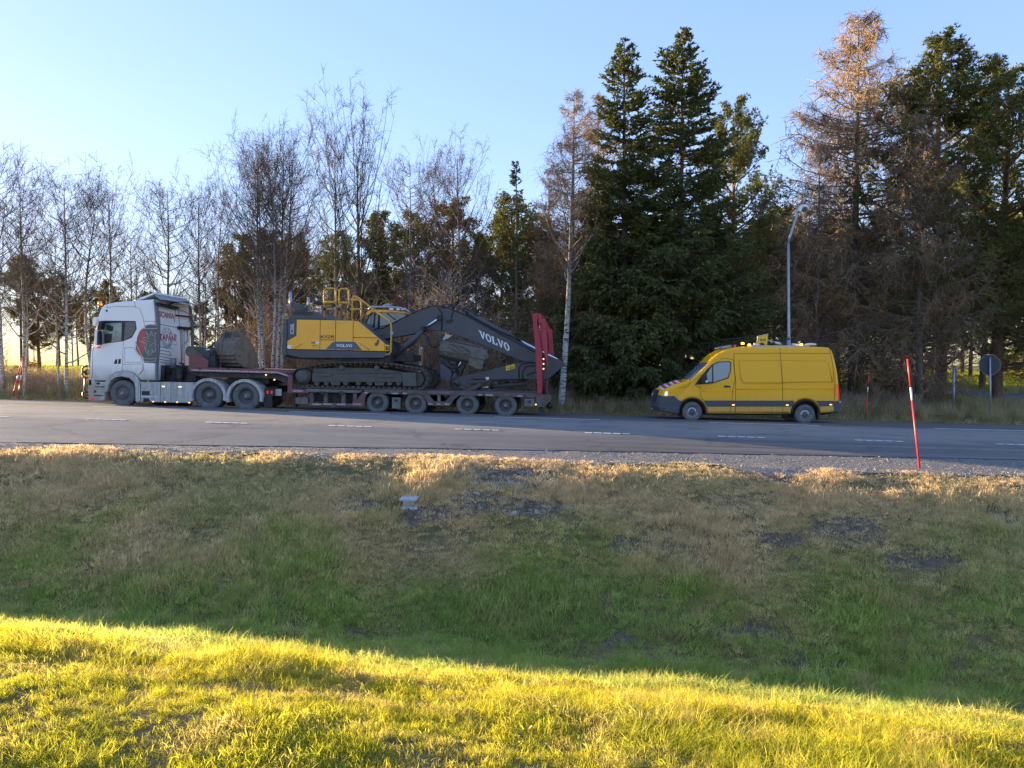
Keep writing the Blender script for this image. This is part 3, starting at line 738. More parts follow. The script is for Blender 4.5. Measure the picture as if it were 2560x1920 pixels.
def wheel_meshes(tag_, r, wd, style):
    """meshes centred on the outer face, axle along +y away from the viewer"""
    ty = MB().lathe([(r * .60, .03), (r * .635, .006), (r * .70, .0), (r * .86, .004), (r * .955, .022), (r * .985, .045), (r, .075), (r, wd - .07), (r * .97, wd - .02), (r * .62, wd), (r * .60, wd - .03)], (0, 0, 0), n=40)
    if style == 'deep':
        rm = MB().lathe([(r * .61, .03), (r * .565, .022), (r * .545, .04), (r * .53, .15), (r * .50, .185), (r * .24, .165), (r * .23, .165), (0.001, .165)], (0, 0, 0), n=32)
        hb = MB().lathe([(0.001, .015), (r * .13, .015), (r * .155, .035), (r * .16, .10), (r * .25, .11), (r * .25, .17)], (0, 0, 0), n=20); nz, nr, ny = 10, r * .335, .15
    elif style == 'flat':
        rm = MB().lathe([(r * .61, .03), (r * .565, .022), (r * .54, .045), (r * .50, .085), (r * .44, .075), (r * .37, .03), (r * .33, .02), (r * .2, .02), (r * .001, .02)], (0, 0, 0), n=32)
        hb = MB().lathe([(0.001, -.03), (r * .12, -.03), (r * .17, -.015), (r * .18, .03)], (0, 0, 0), n=20); nz, nr, ny = 10, r * .30, .012
    else:
        rm = MB().lathe([(r * .62, .03), (r * .60, .014), (r * .585, .02), (r * .56, .05), (r * .42, .06), (r * .33, .03), (r * .2, .03), (.001, .03)], (0, 0, 0), n=36)
        hb = MB().lathe([(0.001, .01), (r * .24, .012), (r * .30, .02), (r * .31, .045)], (0, 0, 0), n=20); nz, nr, ny = 15, r * .475, .048
    hl = MB()
    for k in range(nz):
        a = 2 * math.pi * k / nz; c = (nr * math.cos(a), ny, nr * math.sin(a))
        hl.cyl((c[0], c[1] - .022, c[2]), (c[0], c[1] + .012, c[2]), .016 if style != 'van' else r * .055, 6)
    out = []
    for mb, nm in ((ty, 'tyre'), (rm, 'rim'), (hb, 'hub'), (hl, 'bolts')):
        o = mb.build(tag_ + nm, None); out.append(o.data); bpy.data.objects.remove(o)
    return out
def add_wheel(parent, meshes, c, far=False, mats=(None,) * 4, names=('wheel', 'rim', 'hub', 'bolt_ring')):
    off = root_loc(parent); w_ = None
    for me, nm, m in zip(meshes, names, mats):
        if m and not me.materials: me.materials.append(m)
        o = bpy.data.objects.new(nm, me); COL.objects.link(o)
        if w_ is None:
            o.parent = parent; o.location = Vector(c) - off; w_ = o
            if far: o.rotation_euler = (0, 0, math.pi)
        else: o.parent = w_
        if nm in ('bolt_ring', 'rim_holes'): o['kind'] = 'stuff'
    return w_

# ------------------------------------------------------------------ white tractor unit
TT = 26.2; TW = 2.55; TYC = TT + TW / 2
t = NT('truck_white'); co = t.coord(); sep = t.n('ShaderNodeSeparateXYZ'); t.l(co, sep.inputs[0])
stx = t.noise(t.coord((7, 7, .5)), 2.2, 5, .6); spl = t.noise(co, 2.2, 5, .6)
hgt = t.n('ShaderNodeMapRange'); hgt.inputs['From Min'].default_value = 1.75; hgt.inputs['From Max'].default_value = .75; t.l(sep.outputs[2], hgt.inputs[0])
f = t.math('MULTIPLY', t.math('ADD', t.math('MULTIPLY', stx, .6), t.math('MULTIPLY', spl, .7)), hgt.outputs[0], True)
t.col(t.mix(t.ramp(f, [(.12, 0.0), (.62, 1.0)]), (.90, .875, .83), (.36, .33, .28))); t.set(Roughness=.28, Coat_Weight=.3); M_TW = t.m
t = NT('dirty_skirt'); stx = t.noise(t.coord((9, 9, .35)), 2.0, 6, .65); spl = t.noise(t.coord(), 7, 5, .7)
t.col(t.ramp(t.math('ADD', t.math('MULTIPLY', stx, .65), t.math('MULTIPLY', spl, .35)), [(.36, (.60, .59, .56)), (.5, (.43, .42, .39)), (.66, (.25, .235, .205))])); t.set(Roughness=.6); M_SK = t.m
M_SEAM = mat('panel_gap', (.10, .11, .12), .8, var=.1)
fx, fz = W(1, TT, [(500, 1504)])[0]
TRUCK = thing('tractor_truck', 'white three-axle tractor truck with red and dark crest on its cab side', 'truck', (fx, TYC, float(road_z(fx, TYC))))
Z1 = lambda pts, T=TT: W(1, T, pts)
cab_out = Z1([(108, 1160), (112, 1000), (120, 870), (128, 815), (150, 770), (163, 680), (176, 570), (200, 470), (220, 400), (243, 335), (275, 300), (320, 280), (420, 262), (640, 245), (872, 224), (888, 400), (894, 700), (894, 1000), (890, 1190), (725, 1192), (690, 1165), (640, 1112), (560, 1087), (480, 1087), (400, 1107), (340, 1152), (310, 1195), (180, 1195), (150, 1168)])
cab_l = min(x for x, z in cab_out); cab_r = max(x for x, z in cab_out)
def tb(x, z): k = max(0, 1 - (x - cab_l) / .5); return (-.16 * k, .0)
loft(cab_out, TYC, TW / 2, .07, tb).build('cab', M_TW, TRUCK)
XR = Z1([(893, 800)])[0][0]
o = MB().prism(Z1([(152, 1160), (152, 900), (165, 785), (215, 765), (515, 727), (497, 1078), (430, 1085), (400, 1100), (345, 1142), (308, 1188), (180, 1188)]), TT - .008, TT + .03)
door = o.build('door', M_TW, TRUCK, .004)
MB().prism(Z1([(402, 995), (422, 940), (487, 935), (483, 992)]), TT - .013, TT + .01).build('door_handle', M_BLK, door); MB().prism(Z1([(448, 940), (462, 940), (458, 990), (446, 990)]), TT - .03, TT - .012).build('handle_bar', M_CHROME, door)
MB().prism(Z1([(200, 770), (207, 590), (228, 488), (320, 481), (658, 486), (671, 580), (613, 683), (517, 724), (250, 760)]), TT - .012, TT + .02).build('window_surround', M_BLK, TRUCK, .004)
MB().prism(Z1([(245, 752), (243, 560), (275, 515), (500, 508), (492, 721)]), TT - .017, TT + .005).build('side_window', mat('cab_window', (.20, .25, .245), .05, var=.5, scale=3, spec=.8), TRUCK)
MB().prism(Z1([(538, 500), (650, 496), (662, 580), (606, 676), (524, 714)]), TT - .017, TT + .005).build('rear_side_window', mat('smoked_window', (.10, .11, .12), .12), TRUCK)
mb = MB()
for pl in ([(515, 727), (497, 1080)], [(500, 1000), (740, 995), (745, 1060), (690, 1135)], [(318, 325), (320, 285)], [(318, 325), (440, 315), (650, 318), (710, 340), (745, 440), (765, 540), (770, 560)], [(640, 245), (660, 318)], [(765, 490), (910, 490)], [(158, 790), (150, 900), (145, 1150)], [(740, 930), (755, 1060), (700, 1125)], [(530, 805), (640, 800), (730, 905), (720, 975), (530, 975), (530, 805)], [(150, 890), (260, 865), (500, 828)]):
    mb.tube(W3(1, TT - .001, pl), .007, 4)
mb.build('panel_gap', M_SEAM, TRUCK)
MB().prism(Z1([(164, 470), (182, 442), (212, 440), (217, 500), (190, 545), (168, 540)]), TT - .1, TT + TW + .1).build('sun_visor', M_TW, TRUCK, .02)
mir = MB().prism(Z1([(186, 600), (205, 590), (216, 610), (212, 760), (190, 770), (182, 740)], TT - .25), TT - .33, TT - .10).build('mirror', M_TW, TRUCK, .03)
MB().prism(Z1([(212, 610), (236, 600), (236, 770), (206, 772)], TT - .25), TT - .30, TT - .12).build('mirror_face', M_BLK, mir, .01)
mb = MB(); mb.tube(W3(1, TT - .1, [(215, 560), (240, 510), (290, 490)]), .035, 7); mb.prism(Z1([(215, 560), (235, 508), (270, 500), (255, 585), (225, 590)], TT - .25), TT - .3, TT - .1); mb.build('mirror_arm', M_BLK, TRUCK)
for pl in ([(318, 530), (392, 548), (388, 600), (360, 610), (318, 585)], [(290, 640), (378, 636), (370, 735), (292, 745)]):
    MB().prism(Z1(pl, TT - .02), TT - .05, TT - .012).build('wide_mirror', M_BLK, TRUCK, .01)
MB().cyl(at(*zp(1, 320, 365), TT - .01), at(*zp(1, 320, 365), TT + .03), .045, 12).build('vent_cap', M_BLK, TRUCK)
bc = at(*zp(1, 240, 330), TT + .35); MB().cyl(bc, bc + Vector((0, 0, .09)), .07, 12).build('beacon_base', M_BLK, TRUCK)
MB().cyl(bc + Vector((0, 0, .09)), bc + Vector((0, 0, .25)), .075, 12, .065).build('beacon', mat('amber_plastic', (.85, .25, .03), .25), TRUCK)
# bumper, headlamp, wheel arch
bump_out = Z1([(98, 1168), (150, 1172), (183, 1203), (300, 1207), (322, 1200), (300, 1280), (290, 1430), (180, 1440), (100, 1425)])
loft(bump_out, TYC, TW / 2 + .01, .03, tb).build('bumper', M_TW, TRUCK)
MB().prism(Z1([(103, 1180), (135, 1180), (140, 1245), (105, 1250)]), TT - .01, TT + .3).build('headlight', M_WHT, TRUCK, .01)
for pl in ([(195, 1213), (235, 1213), (235, 1238), (200, 1240)], [(170, 1300), (200, 1320), (172, 1340)], [(170, 1360), (280, 1366), (276, 1376), (170, 1372)], [(185, 1260), (290, 1262), (290, 1272), (185, 1270)]):
    MB().prism(Z1(pl), TT - .024, TT + .01).build('bumper_recess', M_BLK, TRUCK)
MB().prism(Z1([(135, 1398), (175, 1398), (175, 1415), (135, 1417)]), TT - .03, TT + .01).build('side_marker', M_REDL, TRUCK)
MB().prism(Z1([(200, 790), (250, 786), (245, 806), (200, 808)]), TT - .03, TT + .01).build('side_marker', M_REDL, TRUCK)
arch = [(303, 1205), (340, 1150), (400, 1105), (480, 1083), (560, 1083), (640, 1108), (692, 1165), (715, 1230), (718, 1442), (664, 1442), (662, 1280), (640, 1205), (590, 1160), (500, 1142), (420, 1155), (370, 1195), (335, 1255), (318, 1330), (300, 1330)]
MB().prism(Z1(arch), TT - .035, TT + .5).build('wheel_arch', M_SK, TRUCK, .01)
mb = MB()
for a, b in (((105, 1020), (55, 1020)), ((55, 1020), (30, 1040)), ((30, 1040), (28, 1130)), ((28, 1130), (60, 1160)), ((60, 1160), (105, 1160))): mb.tube(W3(1, TT + .5, [a, b]), .035, 7)
for a, b in (((100, 1325), (50, 1325)), ((50, 1325), (30, 1350)), ((30, 1350), (50, 1400)), ((50, 1400), (105, 1405)), ((60, 1160), (55, 1325))): mb.tube(W3(1, TT + .5, [a, b]), .035, 7)
p0, p1 = W3(1, TT + .5, [(40, 1090), (40, 1370)])
for p in (p0, p1): mb.tube([p, p + Vector((0, 1.5, 0))], .035, 7)
mb.build('bull_bar', M_BLK, TRUCK)
pl_ = at(*zp(1, 70, 1090), TT + .6); MB().cyl(pl_, pl_ + Vector((.12, 0, 0)), .11, 14).build('driving_lamp', M_BLK, TRUCK)
# cab side extension trim, near and far
trim = Z1([(872, 224), (905, 262), (938, 500), (938, 780), (920, 1000), (908, 1192), (886, 1192), (894, 1000), (906, 780), (906, 500), (884, 300)])
MB().prism(trim, TT + .005, TT + .08).build('side_trim', mat('trim_grey', (.14, .155, .16), .6), TRUCK); MB().prism(trim, TT + TW - .08, TT + TW - .005).build('side_trim', MATS['trim_grey'], TRUCK)
# roof deflector: open white plate with arms
MB().prism(Z1([(640, 243), (700, 205), (865, 140), (872, 160), (720, 225)]), TT + .1, TT + TW - .1).build('roof_deflector', M_TW, TRUCK, .01)
def atx(px, py): return at_x(*zp(1, px, py), XR + .35)
rp = MB(); q = W3(1, TT + .1, [(872, 165), (905, 255), (1000, 262), (1120, 250)])
rp.prism(Z1([(868, 158), (880, 180), (930, 215), (1020, 232), (1020, 240), (925, 228), (870, 190)]), TT + .12, TT + TW - .15); rp.build('roof_deflector_flap', mat('deflector_inside', (.30, .31, .33), .6), TRUCK)
mb = MB(); ax = lambda x, y: at_x(*zp(1, x, y), XR + .12)
for a, b in (((905, 270), (1180, 330)), ((1060, 290), (1120, 262)), ((1120, 262), (1290, 262)), ((900, 290), (1160, 345))): mb.tube([ax(*a), ax(*b)], .03, 6)
mb.build('deflector_rail', M_BLK, TRUCK)
# rear wall: ribs, lettering, equipment
rw = lambda x, y, d=.006: at_x(*zp(1, x, y), XR + d)
mb = MB()
for pl in ([(925, 520), (1170, 568)], [(1165, 345), (1180, 560), (1205, 1000)], [(950, 790), (1090, 815)], [(945, 840), (970, 835), (1060, 850), (1085, 890)], [(945, 870), (1080, 895)], [(945, 905), (1085, 930)], [(945, 940), (1085, 962)], [(945, 970), (1085, 990)], [(1120, 500), (1130, 360)], [(940, 300), (1140, 360)], [(1100, 640), (1140, 650), (1150, 760), (1110, 770)]): mb.tube([rw(*p) for p in pl], .010, 5)
mb.build('rear_wall_rib', M_SEAM, TRUCK)
M_LETR = mat('letter_red', (.42, .018, .05), .5, var=.05); M_LETD = mat('letter_dark', (.09, .10, .12), .5, var=.05)
put('lettering', text_polys('SCANIA', .012), rw(938, 436), rw(1116, 468), rw(938, 366), M_LETR, TRUCK)
put('lettering', text_polys('TAPANI', .022), rw(938, 716), rw(1136, 728), rw(938, 636), M_LETR, TRUCK)
cc = rw(1030, 690); Rr = abs(rw(1030, 568).z - cc.z)
mb = MB()
for R_ in (Rr, Rr * .58): mb.tube([(cc.x, cc.y + R_ * math.cos(a), cc.z + R_ * math.sin(a)) for a in np.linspace(0, 2 * math.pi, 33)], .009, 5)
mb.build('badge_ring', M_LETD, TRUCK)
def arc_text(s, a0, a1, out_, R_, h):
    for i, ch in enumerate(s):
        a = math.radians(a0 + (a1 - a0) * i / (len(s) - 1)); ca, sa = math.cos(a), math.sin(a)
        c = Vector((cc.x, cc.y + R_ * ca, cc.z + R_ * sa)); up = Vector((0, ca, sa)) * (1 if out_ else -1); rt_ = Vector((0, up.z, -up.y))
        bl = c - up * h / 2 - rt_ * h * .36; put('lettering', text_polys(ch, .02), bl, bl + rt_ * h * .72, bl + up * h, M_LETD, TRUCK)
arc_text('TEAM', 140, 40, True, Rr * .79, Rr * .28); arc_text('TRUCKING', 205, 335, False, Rr * .79, Rr * .26)
for pl in ([(1145, 410), (1285, 402), (1285, 412), (1150, 422)], [(1165, 548), (1300, 540), (1300, 552), (1165, 556)], [(1165, 565), (1330, 580), (1330, 590), (1165, 580)]):
    a, b = rw(*pl[0], .05), rw(*pl[1], .05); MB().box(XR, XR + .10, a.y, b.y, a.z - .05, a.z + .0).build('equipment_bracket', M_BLK, TRUCK)
mb = MB()
zz_ = [rw(1215 + (12 if i % 2 else -12), 600 + i * 22, .03) for i in range(17)]; mb.tube(zz_, .012, 5); z2_ = [rw(1215 - (12 if i % 2 else -12), 600 + i * 22, .03) for i in range(17)]; mb.tube(z2_, .012, 5)
mb.tube([rw(1190, 580, .03), rw(1210, 980, .03)], .012, 5); mb.tube([rw(1240, 590, .03), rw(1240, 980, .03)], .012, 5); mb.build('ladder_rack', mat('rack_grey', (.42, .45, .45), .5), TRUCK)
mb = MB()
for pl in ([(1165, 345), (1250, 380), (1290, 400), (1310, 450)], [(1260, 560), (1275, 640), (1280, 720), (1240, 760)], [(1285, 420), (1310, 560), (1315, 700)]): mb.tube([rw(*p, .05) for p in pl], .012, 5)
mb.build('cable', M_BLK, TRUCK)
for p in ((1310, 410), (1338, 555), (1345, 680)):
    c = rw(*p, .05); MB().ellip((c.x, c.y, c.z), .03, .03, .03, 8, 5).build('position_lamp', M_REDL, TRUCK)
# crest on the cab side
M_CRD = mat('crest_grey', (.12, .122, .12), .35, var=.25, scale=2); M_CRR = mat('crest_red', (.45, .09, .085), .35, var=.3, scale=2); M_CRW = mat('crest_silver', (.60, .60, .57), .35, var=.1)
Z7 = lambda pts, T=TT: W(7, T, pts)
MB().prism(Z7([(400, 300), (460, 275), (560, 262), (680, 275), (750, 305), (752, 1390), (680, 1400), (540, 1395), (360, 1380), (335, 1260), (360, 1000), (385, 700), (390, 400)]), TT - .006, TT + .01).build('crest_panel', M_CRD, TRUCK)
MB().prism(Z7([(390, 370), (290, 385), (215, 470), (165, 600), (110, 880), (120, 1010), (180, 1110), (270, 1190), (345, 1220), (360, 1000), (385, 700)]), TT - .005, TT + .01).build('crest_shield', M_CRR, TRUCK)
mb = MB()
def g7(pl, r=.008): mb.tube(W3(7, TT - .010, pl), r, 4)
g7([(350, 330), (440, 265), (560, 240), (680, 255), (745, 290)], .012); g7([(300, 360), (400, 370), (560, 378), (745, 365)], .014); g7([(85, 760), (150, 880), (230, 1060), (300, 1210), (350, 1250)], .014)
g7([(60, 980), (150, 1120), (270, 1210), (350, 1250), (560, 1275), (715, 1245)], .008); g7([(350, 1340), (540, 1365), (700, 1340), (715, 1250)], .008)
g7([(400, 465), (440, 520), (455, 600), (520, 600), (560, 540), (640, 600), (690, 560), (720, 470)], .010); g7([(430, 500), (470, 530), (450, 560)]); g7([(505, 510), (530, 540), (560, 500), (600, 500), (620, 540)]); g7([(560, 450), (590, 455), (600, 480), (550, 485), (540, 460)], .008); g7([(650, 520), (690, 520), (680, 560)])
g7([(215, 715), (260, 760), (330, 745), (420, 720), (480, 770), (440, 800), (360, 790), (280, 780), (215, 715)], .010); g7([(310, 720), (340, 650), (430, 635), (480, 680), (510, 660)], .010); g7([(330, 780), (380, 830), (450, 850), (380, 900), (370, 980)], .010); g7([(510, 740), (535, 770)], .008)
g7([(720, 610), (650, 640), (700, 680), (640, 720), (700, 780), (600, 820), (560, 900), (520, 880)], .010); g7([(715, 700), (680, 800), (720, 850), (640, 880)], .009)
g7([(440, 920), (400, 960), (400, 1040), (460, 1130), (470, 1030), (500, 1010), (480, 1170), (560, 1140), (600, 1060), (590, 1000), (630, 1060), (625, 1100)], .011); g7([(680, 910), (710, 960), (690, 1040), (640, 1080)], .010)
mb.build('crest_lines', M_CRW, TRUCK)
# side skirt panels
for pl in ([(722, 1207), (952, 1210), (950, 1448), (722, 1442)], [(958, 1210), (1078, 1212), (1076, 1452), (956, 1448)], [(1084, 1212), (1352, 1216), (1320, 1300), (1300, 1380), (1298, 1456), (1082, 1452)]):
    MB().prism(Z1(pl), TT - .012, TT + .35).build('side_skirt', M_SK, TRUCK, .008)
MB().prism(Z1([(735, 1316), (830, 1316), (830, 1366), (735, 1366)]), TT - .016, TT + .01).build('skirt_vent', M_BLK, TRUCK); MB().prism(Z1([(755, 1400), (815, 1400), (838, 1442), (750, 1446)]), TT - .016, TT + .01).build('skirt_step', M_BLK, TRUCK)
MB().prism(Z1([(722, 1376), (925, 1382), (925, 1388), (722, 1382)]), TT - .017, TT + .0).build('skirt_strip', M_WHT, TRUCK)
for x0, x1, y0 in ((975, 1007, 1255), (1170, 1205, 1260), (860, 878, 1434), (1002, 1020, 1438), (1145, 1162, 1440), (1288, 1306, 1446)):
    MB().prism(Z1([(x0, y0), (x1, y0), (x1, y0 + 14), (x0, y0 + 14)]), TT - .02, TT).build('marker_lamp', M_WLAMP, TRUCK)
# chassis and running gear
MB().prism(Z1([(500, 1230), (2350, 1260), (2350, 1330), (500, 1310)], TT + .8), TT + .75, TT + 1.8).build('chassis_frame', M_CHAS, TRUCK)
mb = MB(); a = Z1([(905, 1000), (1340, 1040), (1340, 1215), (905, 1205)], TT + .5); mb.prism(a, TT + .7, TT + 1.9)
for p, q_, r_ in (((960, 1010), (960, 1190), .16), ((1180, 1050), (1180, 1200), .12)): mb.cyl(at(*zp(1, *p), TT + .5), at(*zp(1, *q_), TT + .5), r_, 12)
mb.build('underbody_gear', M_CHAS, TRUCK)
MB().cyl(at(*zp(1, 1108, 1040), TT + .35), at(*zp(1, 1108, 925), TT + .35), .10, 12).build('exhaust_pipe', mat('grey_metal', (.18, .19, .19), .5, .4), TRUCK)
for pl in ([(935, 880), (940, 1000), (930, 1190)], [(1215, 1000), (1240, 1080), (1220, 1170)], [(1180, 985), (1230, 990), (1240, 1060)], [(950, 1060), (1010, 1020), (1080, 1050), (1060, 1120)]): MB().tube(W3(1, TT + .6, pl), .035, 7).build('air_hose', M_BLK, TRUCK)
MB().cyl(at(*zp(1, 920, 1405), TT + .9), at(*zp(1, 1300, 1405), TT + .9), .28, 18).build('air_tank', M_CHAS, TRUCK)
fw = wheel_meshes('truck_front_', .50, .36, 'flat'); rw_ = wheel_meshes('truck_rear_', .525, .58, 'deep')
for nm, c, ms, dep in (('f', zp(1, 500, 1345), fw, .36), ('r', zp(2, 498, 1280), rw_, .58), ('r', zp(2, 1070, 1297), rw_, .58)):
    p = at(*c, TT + .03); add_wheel(TRUCK, ms, p, mats=(M_TYRE, M_RIMD, M_HUB, M_HUB))
    add_wheel(TRUCK, ms, (p.x, TT + TW - .03, p.z), True)
    MB().cyl((p.x, TT + .2, p.z), (p.x, TT + TW - .2, p.z), .12, 10).build('axle', M_CHAS, TRUCK)
Z2 = lambda pts, T=TT: W(2, T, pts)
def fender(cx, cy, r0, r1, a0, a1, y0, y1):
    n = 16; pts = []
    for i in range(n + 1): a = math.radians(a0 + (a1 - a0) * i / n); pts.append((cx + r1 * math.cos(a), cy - r1 * math.sin(a)))
    for i in range(n, -1, -1): a = math.radians(a0 + (a1 - a0) * i / n); pts.append((cx + r0 * math.cos(a), cy - r0 * math.sin(a)))
    return MB().prism(Z2(pts), y0, y1)
for cx, cy in ((490, 1300), (1050, 1315)):
    for y0, y1 in ((TT - .02, TT + .58), (TT + TW - .58, TT + TW + .02)): fender(cx, cy, 238, 284, -14, 196, y0, y1).build('fender', M_SK, TRUCK, .008)
MB().prism(Z2([(1340, 1175), (1480, 1175), (1480, 1300), (1360, 1300)]), TT + .15, TT + .6).build('tail_lamp_box', M_BLK, TRUCK)
for x in (1370, 1432): MB().prism(Z2([(x, 1212), (x + 26, 1212), (x + 26, 1258), (x, 1258)]), TT + .13, TT + .16).build('tail_lamp', M_REDL, TRUCK)
MB().prism(Z2([(1480, 1185), (1580, 1185), (1580, 1290), (1480, 1290)]), TT + .25, TT + .28).build('rear_plate', mat('plate_grey', (.42, .44, .45), .6), TRUCK)
MB().prism(Z2([(1330, 1300), (1460, 1300), (1465, 1470), (1330, 1465)]), TT + .1, TT + .14).build('mud_flap', M_BLK, TRUCK)
MB().prism(Z2([(700, 1005), (1340, 1030), (1340, 1110), (700, 1090)]), TT + .5, TT + 2.0).build('coupling_plate', M_CHAS, TRUCK)
# ------------------------------------------------------------------ low-loader trailer
t = NT('trailer_red'); d = t.noise(t.coord((1.5, 1.5, 1.5)), 2.4, 6, .68); d2 = t.noise(t.coord(), 14, 4)
c = t.mix(t.ramp(d, [(.40, 0.0), (.62, 1.0)]), (.27, .058, .07), (.125, .085, .072)); t.col(t.mix(.25, c, t.ramp(d2, [(.3, (.05, .035, .032)), (.7, (.22, .10, .10))]))); t.set(Roughness=.62); M_TR = t.m
M_TRD = mat('trailer_brown', (.115, .075, .068), .75, var=.3, scale=5, dirt=(.15, .135, .12), dirt_amt=.5)
M_RAMP = mat('ramp_red', (.42, .035, .055), .55, var=.15, scale=3, dirt=(.20, .05, .05), dirt_amt=.35)
M_REFL = mat('reflector_tape', (.50, .42, .42), .5, var=.25, scale=14, dirt=(.20, .15, .14), dirt_amt=.5, dirt_scale=(5, 5, 5))
M_BOXG = mat('box_grey_brown', (.15, .14, .13), .7, var=.25, scale=7, dirt=(.24, .22, .20), dirt_amt=.4)
Z3 = lambda pts, T=TT: W(3, T, pts)
Z4 = lambda pts, T=TT: W(4, T, pts)
p = Z4([(850, 1290)])[0]
TRAILER = thing('lowloader_trailer', 'dark red four-axle low-loader trailer carrying the excavator', 'trailer', (p[0], TYC, float(road_z(p[0], TYC))))
Y0, Y1 = TT, TT + TW
MB().prism(Z2([(232, 848), (1330, 880), (1590, 890), (1738, 945), (1732, 1003), (1560, 948), (232, 912)]), Y0, Y1).build('gooseneck_deck', M_TR, TRAILER, .01)
mb = Z2([(238, 880), (1560, 914), (1726, 972), (1726, 992), (1558, 940), (238, 904)]); MB().prism(mb, Y0 - .006, Y0 + .01).build('reflective_strip', M_REFL, TRAILER)
MB().prism(Z2([(180, 935), (235, 914), (1560, 950), (1720, 1005), (1725, 1130), (1640, 1090), (1500, 1025), (700, 1005), (300, 985)]), Y0 + .15, Y1 - .15).build('gooseneck_beam', M_CHAS, TRAILER)
for x in (370, 805, 1335): MB().prism(Z2([(x - 22, 862), (x + 22, 864), (x + 22, 888), (x - 22, 886)]), Y0 - .012, Y0 + .01).build('lashing_eye', M_CHAS, TRAILER)
MB().prism(Z2([(230, 668), (352, 668), (492, 738), (482, 850), (232, 848)]), Y0 + .01, Y0 + .05).build('front_side_board', M_TR, TRAILER, .006)
MB().prism(Z2([(195, 672), (232, 668), (232, 912), (198, 905)]), Y0 + .005, Y1 - .01).build('headboard', M_TR, TRAILER, .006)
MB().prism(Z2([(92, 740), (195, 690), (195, 850), (150, 800)]), Y0 + .5, Y0 + 1.6).build('headboard_box', M_BOXG, TRAILER, .01)
MB().prism(Z2([(352, 664), (355, 672), (232, 672), (232, 662)]), Y0 + .0, Y0 + .06).build('board_edge', M_RAMP, TRAILER)
for p in ((1385, 967), (1515, 1040)):
    c = at(*zp(2, *p), TT); MB().ellip((c.x, c.y - .02, c.z), .035, .03, .03, 8, 5).build('marker_lamp', M_WLAMP, TRAILER)
# drop and bed
MB().prism(Z3([(100, 1075), (152, 1105), (192, 1150), (192, 1285), (390, 1300), (390, 1340), (135, 1340), (140, 1130)]), Y0 + .0, Y0 + .12).build('drop_bracket', M_TR, TRAILER, .008)
MB().prism(Z3([(100, 1075), (152, 1105), (192, 1150), (192, 1285), (390, 1300), (390, 1340), (135, 1340), (140, 1130)]), Y1 - .12, Y1).build('drop_bracket', M_TR, TRAILER, .008)
bed = Z3([(192, 1293), (390, 1296), (1040, 1312), (1040, 1345), (192, 1342)]); 
MB().prism(bed, Y0 + .13, Y1 - .13).build('bed_floor', M_TRD, TRAILER)
MB().prism(Z3([(358, 1288), (1032, 1309), (985, 1338), (358, 1325)]), Y0 - .01, Y0 + .13).build('outrigger_rail', M_BOXG, TRAILER, .01)
MB().prism(Z3([(195, 1305), (318, 1308), (318, 1325), (195, 1322)]), Y0 - .008, Y0 + .01).build('reflective_strip', M_REFL, TRAILER)
deck = [(at(*zp(3, 1035, 1300), TT).x, at(*zp(3, 1035, 1300), TT).z)] + Z4([(340, 1022), (700, 1030), (980, 1036), (1400, 1044), (1835, 1062), (1835, 1100), (1640, 1098), (1400, 1090), (1000, 1078), (640, 1072), (330, 1066), (60, 1050)])
MB().prism(deck, Y0 + .01, Y1 - .01).build('axle_deck', M_TRD, TRAILER, .008)
MB().prism(Z4([(708, 1034), (975, 1036), (935, 1062), (708, 1058)]), Y0 - .012, Y0 + .02).build('outrigger_rail', M_BOXG, TRAILER)
bl_ = Z3([(385, 1455), (1045, 1470), (1045, 1503), (385, 1490)]); MB().prism(bl_, Y0 + .02, Y0 + .16).build('bottom_rail', M_TRD, TRAILER, .008)
MB().prism(bl_, Y1 - .16, Y1 - .02).build('bottom_rail', M_TRD, TRAILER, .008)
for x0 in (430, 560, 720, 905): MB().prism(Z3([(x0, 1462), (x0 + 105, 1465), (x0 + 105, 1482), (x0, 1480)]), Y0 + .012, Y0 + .03).build('reflective_strip', M_REFL, TRAILER)
MB().prism(Z3([(1022, 1335), (1078, 1330), (1052, 1400), (1045, 1475), (1040, 1502), (895, 1497), (905, 1440), (960, 1415), (990, 1370)]), Y0 + .015, Y0 + .15).build('bed_gusset', M_TR, TRAILER, .006)
for x in (390, 560, 770, 905): MB().prism(Z3([(x, 1335), (x + 45, 1336), (x + 45, 1470), (x, 1468)]), Y0 + .05, Y0 + .3).build('bed_post', M_TRD, TRAILER, .008)
for x in (545, 765): MB().prism(Z3([(x - 18, 1318), (x + 34, 1320), (x + 30, 1358), (x - 14, 1356)]), Y0 - .02, Y0 + .14).build('lashing_eye', M_CHAS, TRAILER, .006)
MB().prism(Z3([(400, 1350), (960, 1362), (960, 1450), (400, 1445)]), Y0 + .35, Y1 - .35).build('bed_beam', M_CHAS, TRAILER)
MB().prism(Z3([(215, 1390), (370, 1392), (370, 1475), (218, 1470)]), Y0 + .10, Y0 + .5).build('tool_box', M_BOXG, TRAILER, .01); MB().prism(Z3([(165, 1340), (205, 1340), (205, 1510), (170, 1510)]), Y0 + .25, Y0 + .45).build('support_leg', M_CHAS, TRAILER)
